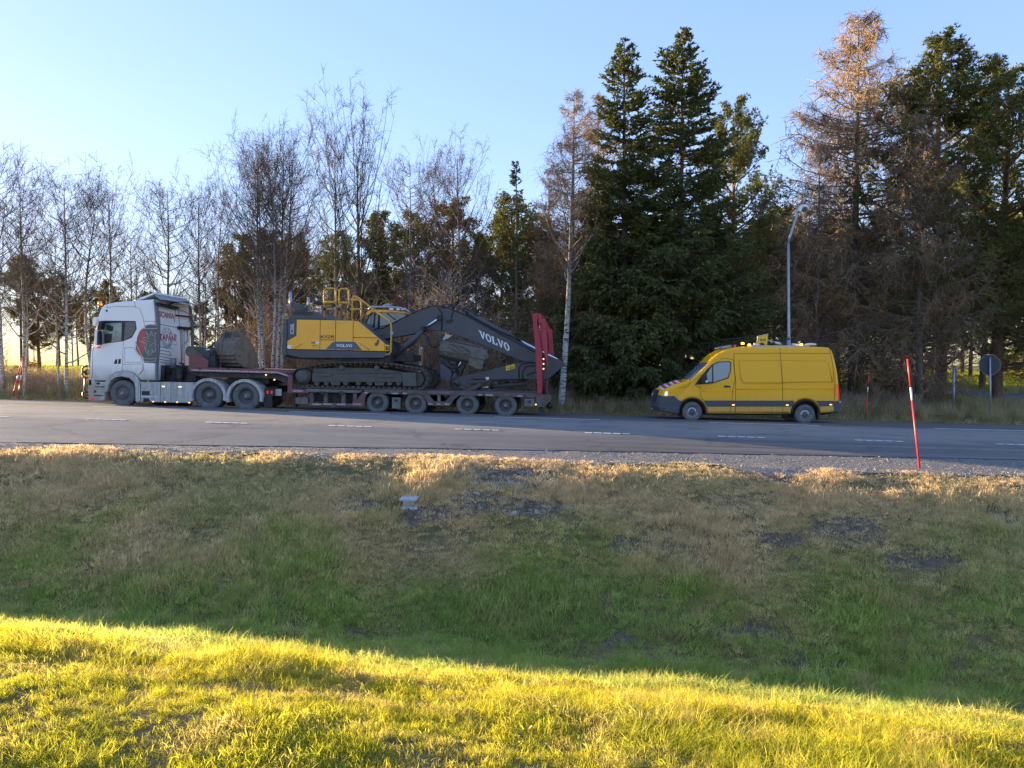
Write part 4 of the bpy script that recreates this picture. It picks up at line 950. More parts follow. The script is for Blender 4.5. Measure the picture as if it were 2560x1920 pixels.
# axle group frames
for sy in (0, 1):
    a, b = (Y0 + .02, Y0 + .12) if not sy else (Y1 - .12, Y1 - .02)
    MB().prism(Z4([(640, 1068), (720, 1070), (768, 1140), (885, 1144), (955, 1076), (1040, 1078), (980, 1120), (935, 1192), (715, 1186), (690, 1130)]), a, b).build('side_frame', M_TRD, TRAILER, .008)
MB().prism(Z4([(805, 1060), (838, 1062), (836, 1150), (808, 1148)]), Y0 + .03, Y0 + .11).build('frame_post', M_BOXG, TRAILER)
for x0, x1, y0 in ((708, 760, 1160), (800, 840, 1162), (882, 930, 1163), (1235, 1275, 1066), (1310, 1390, 1067), (1640, 1695, 1075), (330, 400, 1050), (40, 85, 1042), (450, 490, 1050)):
    MB().prism(Z4([(x0, y0), (x1, y0 + 2), (x1, y0 + 17), (x0, y0 + 15)]), Y0 - .004, Y0 + .03).build('reflective_strip', M_REFL, TRAILER)
for x in (285, 425, 862, 780, 1290, 1720): MB().prism(Z4([(x - 13, 1046), (x + 13, 1047), (x + 13, 1062), (x - 13, 1061)]) if x < 1000 else Z4([(x - 13, 1072), (x + 13, 1073), (x + 13, 1088), (x - 13, 1087)]), Y0 - .008, Y0 + .02).build('lashing_eye', M_CHAS, TRAILER)
b1 = MB().prism(Z4([(330, 1100), (418, 1102), (416, 1220), (330, 1216)]), Y0 + .04, Y0 + .3).build('tool_box', M_BOXG, TRAILER, .01)
MB().prism(Z4([(356, 1122), (388, 1122), (388, 1148), (356, 1148)]), Y0 + .03, Y0 + .05).build('box_emblem', M_CHAS, b1)
b2 = MB().prism(Z4([(1716, 1114), (1820, 1114), (1820, 1196), (1716, 1196)]), Y0 + .02, Y0 + .3).build('tool_box', M_BOXG, TRAILER, .01)
MB().prism(Z4([(1756, 1130), (1782, 1130), (1782, 1160), (1756, 1160)]), Y0 + .01, Y0 + .03).build('box_emblem', M_CHAS, b2)
tw = wheel_meshes('trailer_', .40, .52, 'deep')
for c in ((178, 1156), (578, 1168), (1117, 1178), (1518, 1188)):
    p = at(*zp(4, *c), TT + .05); add_wheel(TRAILER, tw, p, mats=(M_TYRE, M_RIMD, M_HUB, M_HUB)); add_wheel(TRAILER, tw, (p.x, Y1 - .05, p.z), True)
    MB().cyl((p.x, Y0 + .3, p.z), (p.x, Y1 - .3, p.z), .09, 10).build('axle', M_CHAS, TRAILER)
    MB().box(p.x - .35, p.x + .35, Y0 + .7, Y1 - .7, p.z - .05, p.z + .3).build('suspension_beam', M_CHAS, TRAILER)
# rear end and folded loading ramps
MB().prism(Z4([(1830, 1062), (1990, 1075), (1990, 1130), (1930, 1200), (1850, 1200), (1832, 1105)]), Y0 + .02, Y0 + .7).build('ramp_hinge', M_TRD, TRAILER, .01)
MB().prism(Z4([(1830, 1062), (1960, 1072), (1950, 1130), (1850, 1140)]), Y0 + .7, Y1 - .02).build('rear_crossbeam', M_TRD, TRAILER, .01)
Z9 = lambda pts, T=TT: W(9, T, pts)
leafA = [(170, 140), (185, 128), (245, 125), (243, 200), (235, 240), (250, 330), (280, 520), (305, 660), (305, 1240), (245, 1242), (225, 900), (205, 560)]
leafB = [(245, 150), (280, 120), (298, 150), (300, 185), (330, 205), (352, 215), (378, 600), (390, 890), (365, 780), (335, 690), (312, 560), (300, 330), (292, 268), (252, 265)]
r1 = MB().prism(Z9(leafA), Y0 + .0, Y0 + .72).build('loading_ramp', M_RAMP, TRAILER, .012); MB().prism(Z9(leafB), Y0 + .03, Y0 + .69).build('ramp_flap', M_RAMP, r1, .012)
dx = .62
fa = [(x + .16, z - .25) for x, z in Z9(leafA)]; fb = [(x + .18, z - .25) for x, z in Z9(leafB)]
r2 = MB().prism(fa, Y1 - .72, Y1).build('loading_ramp', M_RAMP, TRAILER, .012); MB().prism(fb, Y1 - .69, Y1 - .03).build('ramp_flap', M_RAMP, r2, .012)
MB().tube(W3(9, TT + .05, [(325, 680), (328, 1100), (320, 1250)]), .03, 8).build('lamp_post', M_BLK, TRAILER)
for y in (760, 828, 897):
    c = at(*zp(9, 325, y), TT + .0); MB().ellip((c.x, c.y, c.z), .032, .02, .03, 8, 5).build('rear_lamp', M_WLAMP, TRAILER)
MB().tube(W3(9, TT + .3, [(368, 1040), (350, 1250), (345, 1420)]), .05, 8).build('ramp_cylinder', M_CHAS, TRAILER)
MB().tube(W3(9, TT + .1, [(50, 1215), (225, 890)]), .015, 6).build('tie_rod', M_CHAS, TRAILER)
c = at(*zp(9, 410, 1405), TT + .45); MB().lathe([(.02, -.05), (.11, -.05), (.13, 0), (.11, .05), (.02, .05)], c, n=20).build('hose_reel', M_BLK, TRAILER)
mb = MB(); mb.tube(W3(9, TT + .4, [(380, 1150), (410, 1250), (400, 1330), (370, 1370)]), .014, 6); mb.build('hose', M_BLK, TRAILER)
MB().prism(Z9([(240, 1400), (300, 1410), (315, 1510), (260, 1500)]), Y0 + .1, Y0 + .6).build('mud_flap', M_BLK, TRAILER)
c = at(*zp(9, 220, 1390), TT); MB().ellip((c.x, c.y - .01, c.z), .03, .02, .03, 8, 5).build('marker_lamp', M_WLAMP, TRAILER)
# ------------------------------------------------------------------ excavator on the bed
TE = 26.25; EW = 2.75; EF = TE + EW
M_EY = mat('machine_yellow', (.98, .45, .035), .40, var=.07, scale=2, dirt=(.42, .26, .07), dirt_amt=.12, coat=.2)
M_EG = mat('machine_grey', (.076, .078, .084), .5, var=.12, scale=2, dirt=(.085, .083, .08), dirt_amt=.3)
M_EU = mat('undercarriage', (.105, .092, .078), .8, var=.25, scale=4, dirt=(.11, .10, .085), dirt_amt=.45, bump=.3)
M_TRK = mat('track_steel', (.085, .072, .06), .75, .1, var=.3, scale=8, dirt=(.15, .13, .105), dirt_amt=.5)
M_EYR = mat('handrail_yellow', (.66, .38, .05), .4, var=.05)
p = W(3, TE, [(900, 1295)])[0]
EX = thing('excavator', 'yellow and grey crawler excavator loaded on the low-loader', 'excavator', (p[0], TE + EW / 2, p[1]))
E3 = lambda pts, T=TE: W(3, T, pts)
core = E3([(95, 480), (150, 455), (185, 368), (465, 375), (560, 450), (960, 488), (1285, 755), (1290, 900), (1265, 920), (330, 930), (130, 885)], TE + .06)
MB().prism(core, TE + .06, EF - .06).build('house_frame', M_EG, EX, .02)
MB().prism(E3([(76, 520), (90, 476), (133, 462), (128, 886), (95, 916), (68, 885)]), TE - .0, EF).build('counterweight', M_EG, EX, .05, 3)
MB().prism(E3([(137, 470), (160, 462), (243, 465), (238, 658), (137, 716)]), TE, TE + .08).build('rear_corner_panel', M_EG, EX, .008)
hood = MB().prism(E3([(145, 455), (183, 366), (467, 373), (555, 440), (600, 464), (145, 461)]), TE + .02, EF - .8).build('engine_hood', M_EG, EX, .02)
for k in range(12):
    x = 205 + k * 19.6; MB().prism(E3([(x, 372), (x + 10, 372), (x + 12, 414), (x + 2, 414)]), TE + .01, TE + .05).build('vent_slot', M_BLK, hood)
for pl in ([(246, 469), (522, 474), (517, 824), (134, 817), (134, 722), (241, 661)], [(528, 474), (705, 478), (699, 827), (523, 825)], [(712, 478), (913, 483), (909, 831), (705, 828)], [(919, 484), (975, 491), (1207, 684), (916, 680)], [(916, 686), (1212, 689), (1286, 752), (1288, 843), (915, 834)]):
    MB().prism(E3(pl), TE - .01, TE + .09).build('body_panel', M_EY, EX, .012)
for y0, y1 in ((EF - .09, EF + .01),): MB().prism(E3([(134, 720), (246, 469), (975, 491), (1288, 752), (1288, 843), (134, 817)]), y0, y1).build('body_panel', M_EY, EX, .012)
MB().prism(E3([(300, 463), (930, 482), (930, 490), (300, 475)]), TE + .1, EF - .1).build('walkway', M_EG, EX)
MB().prism(E3([(592, 817), (672, 737), (706, 729), (904, 731), (940, 736), (1022, 831)]), TE - .014, TE - .004).build('name_band', mat('band_grey', (.10, .115, .14), .45), EX)
MB().prism(E3([(130, 829), (1302, 851), (1302, 900), (1268, 922), (300, 922), (130, 886)]), TE + .0, TE + .12).build('side_sill', M_EG, EX, .012)
MB().prism(E3([(130, 886), (300, 922), (1268, 922), (1340, 900), (1345, 985), (860, 965), (560, 945), (160, 930)], TE + .2), TE + .2, EF - .2).build('underside', M_CHAS, EX, .02)
MB().cyl((E3([(900, 950)])[0][0], TE + EW / 2, E3([(900, 985)])[0][1]), (E3([(900, 950)])[0][0], TE + EW / 2, E3([(900, 940)])[0][1]), .62, 24).build('slew_ring', M_CHAS, EX)
M_LW = mat('letter_white', (.74, .77, .82), .5, var=.03); M_LK = mat('letter_black', (.02, .022, .026), .5, var=.05)
def P3(x, y, T=TE - .012): return at(*zp(3, x, y), T)
put('lettering', volvo_polys(), P3(712, 792, TE - .016), P3(902, 795, TE - .016), P3(712, 760, TE - .016), M_LW, EX)
put('lettering', text_polys('KGR', .015), P3(530, 690), P3(697, 690), P3(530, 655), M_LK, EX); put('lettering', text_polys('Entreprenad AB', .015), P3(530, 718), P3(697, 719), P3(530, 699), M_LK, EX)
put('lettering', text_polys('EC250EL', .01), P3(213, 640, TE - .002), P3(213, 515, TE - .002), P3(170, 640, TE - .002), M_LW, EX)
for pl, m in (([(136, 775), (184, 775), (184, 812), (136, 812)], M_LW), ([(470, 730), (514, 731), (514, 754), (470, 753)], M_LW), ([(420, 730), (466, 731), (466, 754), (420, 753)], mat('sticker_red', (.5, .14, .08), .5)), ([(425, 762), (500, 764), (500, 803), (425, 801)], mat('sticker_yellow', (.72, .47, .05), .5))):
    MB().prism(E3(pl), TE - .014, TE - .008).build('sticker', m, EX)
mb = MB()
for pl in ([(430, 772), (470, 775)], [(440, 790), (440, 775)], [(460, 772), (492, 772)], [(225, 805), (320, 752)], [(990, 748), (1110, 832)]): mb.tube(W3(3, TE - .012, pl), .008, 4)
mb.build('sticker_lines', M_SEAM, EX)
MB().prism(E3([(1175, 742), (1195, 740), (1200, 705), (1222, 705), (1222, 752), (1206, 756), (1206, 778), (1172, 778)]), TE - .025, TE).build('door_lock', M_EG, EX, .006)
lp = MB().prism(E3([(1290, 762), (1338, 768), (1338, 838), (1290, 845)]), TE + .0, TE + .2).build('lamp_box', M_EY, EX, .01)
for x in (1299, 1320): MB().prism(E3([(x, 785), (x + 14, 785), (x + 14, 832), (x, 832)]), TE - .012, TE + .01).build('lamp', M_BLK, lp)
# exhaust, intake, camera
MB().cyl(P3(175, 365, TE + .6), P3(172, 140, TE + .6), .06, 12).build('exhaust_pipe', M_GALV, EX); MB().cyl(P3(385, 365, TE + 1.0), P3(385, 205, TE + 1.0), .05, 12).build('exhaust_pipe', M_GALV, EX)
MB().prism(E3([(188, 258), (262, 282), (302, 362), (218, 366)], TE + .5), TE + .5, TE + 1.1).build('intake_cover', M_EG, EX, .01)
MB().prism(E3([(450, 255), (500, 243), (555, 275), (552, 292), (460, 290)], TE + .3), TE + .28, TE + .5).build('camera_housing', M_BLK, EX, .02); MB().tube(W3(3, TE + .38, [(550, 285), (572, 290)]), .02, 6).build('camera_arm', M_BLK, EX)
mb = MB(); mb.ellip(P3(125, 418, TE + .3), .06, .06, .06, 8, 5); mb.build('filler_cap', mat('cap_green', (.35, .45, .06), .5), EX)
# handrails
def rail(pl, T, r=.030, name='handrail'): MB().tube(W3(3, T, pl), r, 8).build(name, M_EYR, EX)
rail([(570, 470), (568, 150), (578, 112), (595, 100), (685, 100), (702, 110), (710, 150), (706, 470)], TE + .12); rail([(568, 262), (708, 262)], TE + .12, .042); rail([(750, 470), (748, 150), (755, 115), (770, 105), (848, 106), (860, 125), (864, 280), (850, 300), (852, 460)], TE + .12); rail([(750, 268), (864, 270)], TE + .12, .042)
rail([(900, 482), (905, 225), (920, 198), (935, 190)], TE + .12); rail([(905, 232), (985, 232), (1008, 260), (1012, 340), (1004, 520)], TE + .5); rail([(900, 345), (1012, 348)], TE + .3, .036)
rail([(935, 190), (985, 215), (1130, 330), (1335, 480), (1358, 515), (1366, 570), (1362, 845), (1345, 878), (1300, 883)], TE + .02)
mb = MB()
for pl in ([(580, 345), (680, 348)], [(720, 300), (745, 340)], [(855, 345), (900, 345)], [(862, 245), (905, 228)]): mb.tube(W3(3, TE + .12, pl), .03, 6)
mb.build('handrail_bracket', M_GALV, EX)
for px, py in ((575, 345), (690, 300), (745, 345), (858, 345), (1366, 600)): MB().ellip(P3(px, py, TE + .1), .055, .05, .07, 8, 5).build('rail_clamp', M_BLK, EX)
MB().prism(E3([(1355, 610), (1390, 610), (1388, 650), (1355, 650)]), TE - .03, TE + .05).build('rail_box', M_GALV, EX, .01)
# operator's cab on the far side
E4 = lambda pts, T=TE: W(4, T, pts)
CT = TE + 1.65
roof = MB().prism(E4([(58, 240), (75, 205), (120, 183), (300, 186), (468, 206), (476, 226), (330, 214), (125, 212), (95, 242)], CT), CT, EF - .05).build('cab_roof', M_EY, EX, .02)
MB().prism(E4([(95, 242), (125, 214), (330, 216), (472, 228), (480, 330), (470, 420), (60, 430), (50, 380)], CT + .05), CT + .04, EF - .1).build('cab_glass', mat('cab_glass', (.16, .20, .21), .06, spec=.8), EX)
mb = MB()
for pl in ([(95, 240), (58, 330), (48, 400)], [(155, 214), (140, 400)], [(200, 214), (195, 390)], [(95, 240), (130, 214)]): mb.tube(W3(4, CT + .03, pl), .035, 6)
mb.build('cab_pillar', M_BLK, EX)
MB().tube(W3(4, CT, [(280, 220), (370, 290)]), .018, 6).build('wiper', M_BLK, EX)
MB().tube(W3(4, CT - .05, [(85, 180), (125, 155), (300, 156), (420, 165), (480, 183), (530, 222)]), .035, 8).build('roof_guard', mat('guard_grey', (.42, .46, .50), .4, .4), EX)
MB().ellip(at(*zp(4, 285, 140), CT + .3), .16, .14, .06).build('roof_dome', M_GALV, EX)
mb = MB()
for x in (330, 400, 455): c = at(*zp(4, x, 178), CT - .02); mb.box(c.x - .07, c.x + .07, c.y - .05, c.y + .05, c.z - .04, c.z + .04)
mb.build('work_lamp', M_WHT, EX)
# boom and arm
BT = TE + 1.15; BW = .46
boom = E4([(185, 440), (182, 398), (300, 345), (430, 288), (620, 195), (720, 165), (800, 150), (880, 160), (960, 185), (1060, 232), (1130, 268), (1300, 345), (1500, 440), (1830, 605), (1900, 690), (1840, 735), (1700, 722), (1500, 642), (1300, 562), (1100, 480), (960, 430), (880, 410), (760, 400), (690, 405), (560, 435), (380, 470), (240, 490), (200, 470)], BT)
MB().prism(boom, BT, BT + BW).build('boom', M_EG, EX, .012)
c = at(*zp(4, 215, 420), BT - .04); MB().cyl(c, (c.x, c.y + BW + .08, c.z), .12, 18).build('boom_pin', M_EG, EX)
put('lettering', volvo_polys(), at(*zp(4, 1252, 476), BT - .004), at(*zp(4, 1567, 622), BT - .004), at(*zp(4, 1238, 396), BT - .004), M_LW, EX)
arm = E4([(2135, 738), (2140, 775), (2095, 795), (1965, 910), (1840, 915), (1700, 907), (1200, 948), (1040, 965), (990, 940), (985, 905), (1060, 880), (1200, 850), (1650, 738), (1830, 722), (1965, 672), (2060, 702)], BT + .04)
MB().prism(arm, BT + .04, BT + BW - .04).build('arm', M_EG, EX, .012)
MB().prism(E4([(1518, 772), (1612, 748), (1620, 795), (1525, 824)], BT + .04), BT + .03, BT + .045).build('arm_sticker', mat('sticker_yellow', (.72, .47, .05), .5), EX)
mb = MB(); mb.tube(W3(4, BT + .025, [(1570, 805), (1570, 770), (1610, 778), (1572, 800)]), .008, 4); mb.tube(W3(4, BT + .025, [(1540, 800), (1555, 798)]), .01, 4); mb.build('sticker_lines', M_LK, EX)
def hyd(name, a, m, b, T, r, rr, z=4):
    A, M_, B = (at(*zp(z, *q), T) for q in (a, m, b)); cyl = MB().cyl(A, M_, r, 14).build(name, M_EG, EX)
    MB().cyl(M_ - (M_ - A).normalized() * .08, M_, r * 1.18, 14).build('cylinder_gland', M_BLK, cyl)
    MB().cyl(M_, B, rr, 12).build('rod', M_CHROME, cyl); e = (B - M_).normalized()
    MB().cyl(B + Vector((0, -.07, 0)), B + Vector((0, .07, 0)), r * 1.05, 12).build('rod_eye', M_BLK, cyl)
for T in (BT - .16, BT + BW + .16): hyd('boom_cylinder', (335, 700), (675, 380), (828, 268), T, .095, .05)
hyd('arm_cylinder', (1130, 228), (1650, 502), (2095, 722), BT + BW / 2, .10, .055)
hyd('bucket_cylinder', (1745, 952), (1365, 988), (1240, 1003), BT + BW / 2, .075, .04)
mb = MB()
for pl in ([(200, 395), (320, 335), (440, 275), (620, 185), (720, 155), (800, 140), (900, 155), (1000, 195), (1130, 255), (1260, 325), (1500, 455), (1700, 560), (1830, 625)], [(830, 150), (900, 128), (980, 132), (1070, 160), (1150, 200), (1230, 250)], [(850, 165), (950, 145), (1050, 175), (1130, 215)], [(1150, 240), (1300, 330), (1520, 440), (1560, 450), (1640, 470), (1660, 490)], [(150, 400), (200, 360), (300, 345), (320, 300)], [(810, 160), (850, 210), (858, 290), (850, 400)], [(975, 195), (960, 240), (950, 270)]): mb.tube(W3(4, BT - .02, pl), .022, 6)
for pl in ([(1660, 900), (1655, 790), (1690, 750), (1760, 738), (1830, 738)], [(1700, 930), (1695, 830), (1730, 775), (1835, 765)], [(1180, 910), (1300, 912), (1400, 918), (1640, 908)], [(1740, 870), (1780, 845), (1840, 838)]): mb.tube(W3(4, BT + .02, pl), .020, 6)
for pl in ([(640, 440), (560, 540), (380, 660)], [(690, 470), (720, 560), (780, 580), (840, 540), (870, 440)], [(700, 450), (740, 570), (800, 570)], [(650, 430), (690, 440), (720, 420)]): mb.tube(W3(4, BT - .2, pl), .028, 6)
mb.build('hydraulic_hose', M_BLK, EX)
MB().prism(E4([(690, 455), (712, 450), (745, 565), (725, 570)], BT - .2), BT - .22, BT - .1).build('hose_guard', M_BLK, EX)
MB().prism(E4([(1310, 890), (1345, 885), (1345, 915), (1315, 920)], BT), BT - .02, BT + .05).build('quick_coupler_valve', M_WHT, EX, .006)
MB().prism(E4([(895, 300), (960, 280), (978, 295), (940, 330), (900, 325)], BT), BT - .03, BT + .01).build('boom_lamp', M_BLK, EX)
# base brackets round the boom foot
MB().prism(E4([(250, 545), (320, 515), (372, 600), (400, 655), (555, 655), (560, 722), (380, 725), (300, 745), (290, 640)], TE + 1.0), TE + .95, EF - .3).build('swing_frame', M_CHAS, EX, .01)
# bucket linkage, tiltrotator and ditching bucket
E8 = lambda pts, T=TE: W(8, T, pts)
MB().prism(E8([(465, 850), (500, 815), (720, 985), (735, 1060), (715, 1200), (560, 1210), (468, 1150)], BT), BT - .02, BT + .08).build('coupler_plate', mat('coupler_grey', (.085, .085, .095), .55, var=.15), EX, .01)
MB().prism(E8([(465, 850), (500, 815), (720, 985), (735, 1060), (715, 1200), (560, 1210), (468, 1150)], BT), BT + .36, BT + .46).build('coupler_plate', MATS['coupler_grey'], EX, .01)
for p, r_ in (((532, 1150), .075), ((850, 1215), .085), ((1140, 1140), .085)):
    c = at(*zp(8, *p), BT - .05); MB().cyl(c, (c.x, c.y + .58, c.z), r_, 16).build('link_pin', M_EG, EX)
MB().prism(E8([(490, 760), (540, 680), (700, 680), (850, 740), (900, 830), (880, 930), (740, 950), (560, 850)], BT + .05), BT + .03, BT + .5).build('tiltrotator', M_CHAS, EX, .03)
MB().cyl(at(*zp(8, 690, 790), BT - .02), at(*zp(8, 830, 820), BT - .02), .07, 12).build('tilt_motor', M_EG, EX)
hyd('tilt_cylinder', (690, 1290), (840, 985), (975, 700), BT - .07, .05, .028, 8)
MB().prism(E8([(880, 980), (990, 900), (1000, 830), (1040, 870), (1000, 930), (940, 1080), (880, 1120), (830, 1090)], BT), BT + .0, BT + .4).build('link_arm', M_CHAS, EX, .01)
MB().prism(E8([(1090, 1400), (1390, 1260), (1420, 1335), (1120, 1470), (1000, 1460)], BT - .1), BT - .25, BT + .0).build('support_beam', M_EU, EX, .01)
MB().prism(E8([(690, 1280), (760, 1260), (900, 1380), (960, 1440), (900, 1450), (720, 1400)], BT), BT - .02, BT + .42).build('coupler_link', M_CHAS, EX, .01)
for pl in ([(880, 1370), (1040, 1260), (1070, 1290), (920, 1400)], [(960, 1400), (1090, 1290), (1110, 1310), (990, 1420)]): MB().prism(E8(pl, BT - .05), BT - .07, BT + .0).build('link_bar', M_EG, EX)
M_BK = mat('bucket_steel', (.13, .115, .095), .7, .0, var=.25, scale=4, dirt=(.20, .17, .135), dirt_amt=.45, bump=.2)
# bucket shell: trough profile swept along its width, tilted as it hangs
bA = [at(*zp(8, *q), BT - .25) for q in ((520, 250), (1430, 440))]; wdir = (bA[1] - bA[0]); wl = wdir.length; wdir.normalize()
up_ = Vector((0, 1, 0)).cross(wdir) * -1; up_ = up_ if up_.z > 0 else -up_
prof = [(.0, .0), (-.08, -.22), (-.10, -.42), (0.0, -.60), (.22, -.70), (.55, -.66), (.85, -.52)]
ins = [(.03, .0), (-.05, -.22), (-.07, -.41), (.02, -.57), (.22, -.67), (.55, -.63), (.85, -.50)]
mb = MB(); o0 = bA[0]
vs = []
for s_ in (-.05, wl * .5, wl + .22):
    for pr in (prof, ins): vs += [o0 + wdir * s_ + Vector((0, a + .05, 0)) + up_ * b for a, b in pr]
n = len(prof); fs = []
for j in range(2):
    b0 = j * 2 * n; b1 = (j + 1) * 2 * n
    for i in range(n - 1): fs += [[b0 + i, b0 + i + 1, b1 + i + 1, b1 + i], [b0 + n + i, b1 + n + i, b1 + n + i + 1, b0 + n + i + 1]]
    fs += [[b0, b1, b1 + n, b0 + n], [b0 + n - 1, b0 + 2 * n - 1, b1 + 2 * n - 1, b1 + n - 1]]
mb.add(vs, fs); bk = mb.build('ditching_bucket', M_BK, EX, .004)
for s_ in (-.05, wl + .19):
    mb = MB(); base = o0 + wdir * s_
    ring = [base + Vector((0, a + .05, 0)) + up_ * b for a, b in prof + [(.45, -.02)]]; m_ = len(ring)
    mb.add(ring + [q + wdir * .03 for q in ring], [list(range(m_)), list(range(2 * m_ - 1, m_ - 1, -1))] + [[i, (i + 1) % m_, (i + 1) % m_ + m_, i + m_] for i in range(m_)]); mb.build('bucket_side', M_BK, bk, .004)
MB().prism(E8([(1120, 640), (1210, 500), (1430, 440), (1560, 590), (1590, 680), (1480, 760), (1420, 955), (1285, 950), (1110, 850)], BT - .3), BT - .27, BT - .18).build('bucket_cheek', M_BK, bk, .03)
MB().prism(E8([(520, 255), (690, 330), (640, 540), (600, 640), (420, 495)], BT - .3), BT - .27, BT - .2).build('bucket_cheek', M_BK, bk, .02)
mb = MB(); e0 = o0 + Vector((0, .05, 0)); mb.tube([e0 + wdir * -.05, e0 + wdir * (wl + .2)], .045, 8); mb.build('bucket_lip', M_EU, bk)
MB().prism(E8([(520, 260), (590, 150), (740, 165), (690, 210), (620, 250), (560, 275)], BT - .28), BT - .30, BT - .22).build('worn_edge', mat('bare_steel', (.36, .37, .38), .4, .5), bk)
mb = MB()
for i, pl in enumerate(([(680, 380), (760, 340), (920, 400), (1080, 460), (1160, 560), (1130, 600), (1000, 540), (860, 480), (690, 400)], [(700, 360), (800, 380), (950, 480), (1120, 590)], [(740, 330), (900, 390), (1050, 430), (1150, 530)], [(690, 400), (800, 490), (900, 550), (1100, 590)])): mb.tube(W3(8, BT - .33 - .02 * i, pl), .022, 6)
mb.build('lifting_strap', mat('strap_grey', (.20, .185, .16), .8), EX)
# undercarriage: two crawler tracks
def track(y0, y1, far):
    sh_T = TE + .02
    L = at(*zp(3, 297, 1160), sh_T); Rr_ = at(*zp(3, 1665, 1175), sh_T); bot = at(*zp(3, 900, 1290), sh_T).z
    grade = -GRADE
    def bz(x): return bot + (x - at(*zp(3, 900, 1290), sh_T).x) * grade
    rl = L.z - bz(L.x); rr = Rr_.z - bz(Rr_.x)
    path = []
    N = 24
    for i in range(N + 1): a = math.radians(-95 - 170 * i / N); path.append((L.x + rl * .97 * math.cos(a), L.z + rl * .97 * math.sin(a)))
    tops = [at(*zp(3, *q), sh_T) for q in ((560, 992), (750, 977), (960, 978), (1180, 977), (1420, 1004))]
    path += [(q.x, q.z) for q in tops]
    for i in range(N + 1): a = math.radians(82 - 170 * i / N); path.append((Rr_.x + rr * .97 * math.cos(a), Rr_.z + rr * .97 * math.sin(a)))
    path.append(path[0]); pa_ = np.array(path); sl_ = np.concatenate([[0], np.cumsum(np.hypot(*np.diff(pa_, axis=0).T))])
    n = int(round(sl_[-1] / .19)); tt = np.arange(n) * sl_[-1] / n
    X_ = np.interp(tt, sl_, pa_[:, 0]); Z_ = np.interp(tt, sl_, pa_[:, 1]); X2 = np.interp((tt + .05) % sl_[-1], sl_, pa_[:, 0]); Z2_ = np.interp((tt + .05) % sl_[-1], sl_, pa_[:, 1])
    fr_ = MB(); fr_.prism(E3([(420, 1105), (1490, 1110), (1490, 1212), (420, 1208)], sh_T), y0 + .08, y1 - .05); body = fr_.build('track_frame', M_EU, EX, .015)
    off = root_loc(EX)
    for i in range(n):
        o = bpy.data.objects.new('track_shoe', SHOE); COL.objects.link(o); o.parent = body
        ang = math.atan2(Z2_[i] - Z_[i], X2[i] - X_[i]); o.location = Vector((X_[i], (y0 + y1) / 2, Z_[i])) - off; o.rotation_euler = (0, -ang, 0)
    MB().prism(E3([(425, 1104), (440, 1050), (740, 1040), (1190, 1045), (1480, 1090), (1490, 1108)], sh_T), y0 + .15, y1 - .08).build('frame_cover', M_EU, body, .01)
    MB().prism(E3([(1488, 1096), (1655, 1098), (1660, 1262), (1500, 1257)], sh_T), y0 + .04, y1 - .1).build('idler_guard', mat('idler_guard', (.105, .097, .085), .75, var=.2), body, .02)
    for pl in ([(505, 1112), (670, 1110), (655, 1138), (515, 1138)], [(1250, 1130), (1395, 1130), (1395, 1155), (1250, 1155)]): MB().prism(E3(pl, sh_T), y0 + .05, y0 + .1).build('step_plate', MATS['idler_guard'], body, .006)
    c = at(*zp(3, 300, 1140), sh_T)
    MB().lathe([(.001, .0), (.20, .0), (.235, .03), (.235, .10), (.30, .12), (.30, y1 - y0 - .1), (.001, y1 - y0 - .1)], (c.x, y0 + .02, c.z), n=28).build('drive_sprocket', MATS['idler_guard'], body)
    for x in (470, 585, 700, 815, 965, 1105, 1230, 1340, 1445):
        q = at(*zp(3, x, 1222), sh_T); MB().cyl((q.x, y0 + .1, q.z), (q.x, y1 - .1, q.z), .085, 14).build('track_roller', M_EU, body)
    for x in (770, 1185):
        q = at(*zp(3, x, 1040), sh_T); MB().cyl((q.x, y0 + .06, q.z), (q.x, y1 - .1, q.z), .085, 14).build('carrier_roller', MATS['idler_guard'], body)
    q = at(*zp(3, 1655, 1175), sh_T); MB().cyl((q.x, y0 + .2, q.z), (q.x, y1 - .2, q.z), .26, 20).build('idler_wheel', M_EU, body)
    for pl in ([(640, 1210), (760, 1210), (750, 1245), (650, 1245)], [(1160, 1212), (1280, 1212), (1270, 1250), (1170, 1250)]): MB().prism(E3(pl, sh_T), y0 + .06, y0 + .3).build('roller_guard', M_EU, body)
sm = MB(); sm.box(-.088, .088, -.30, .30, -.012, .018); sm.box(-.075, -.05, -.295, .295, .018, .045); sm.box(.03, .055, -.295, .295, .018, .04); sm.box(-.07, .07, -.10, .10, -.09, -.012)
o = sm.build('shoe_mesh', M_TRK); SHOE = o.data; bpy.data.objects.remove(o)
track(TE + .0, TE + .60, False); track(EF - .60, EF, True)
MB().prism(E3([(700, 1000), (1150, 1000), (1150, 1180), (700, 1180)], TE + .6), TE + .6, EF - .6).build('centre_frame', M_EU, EX)

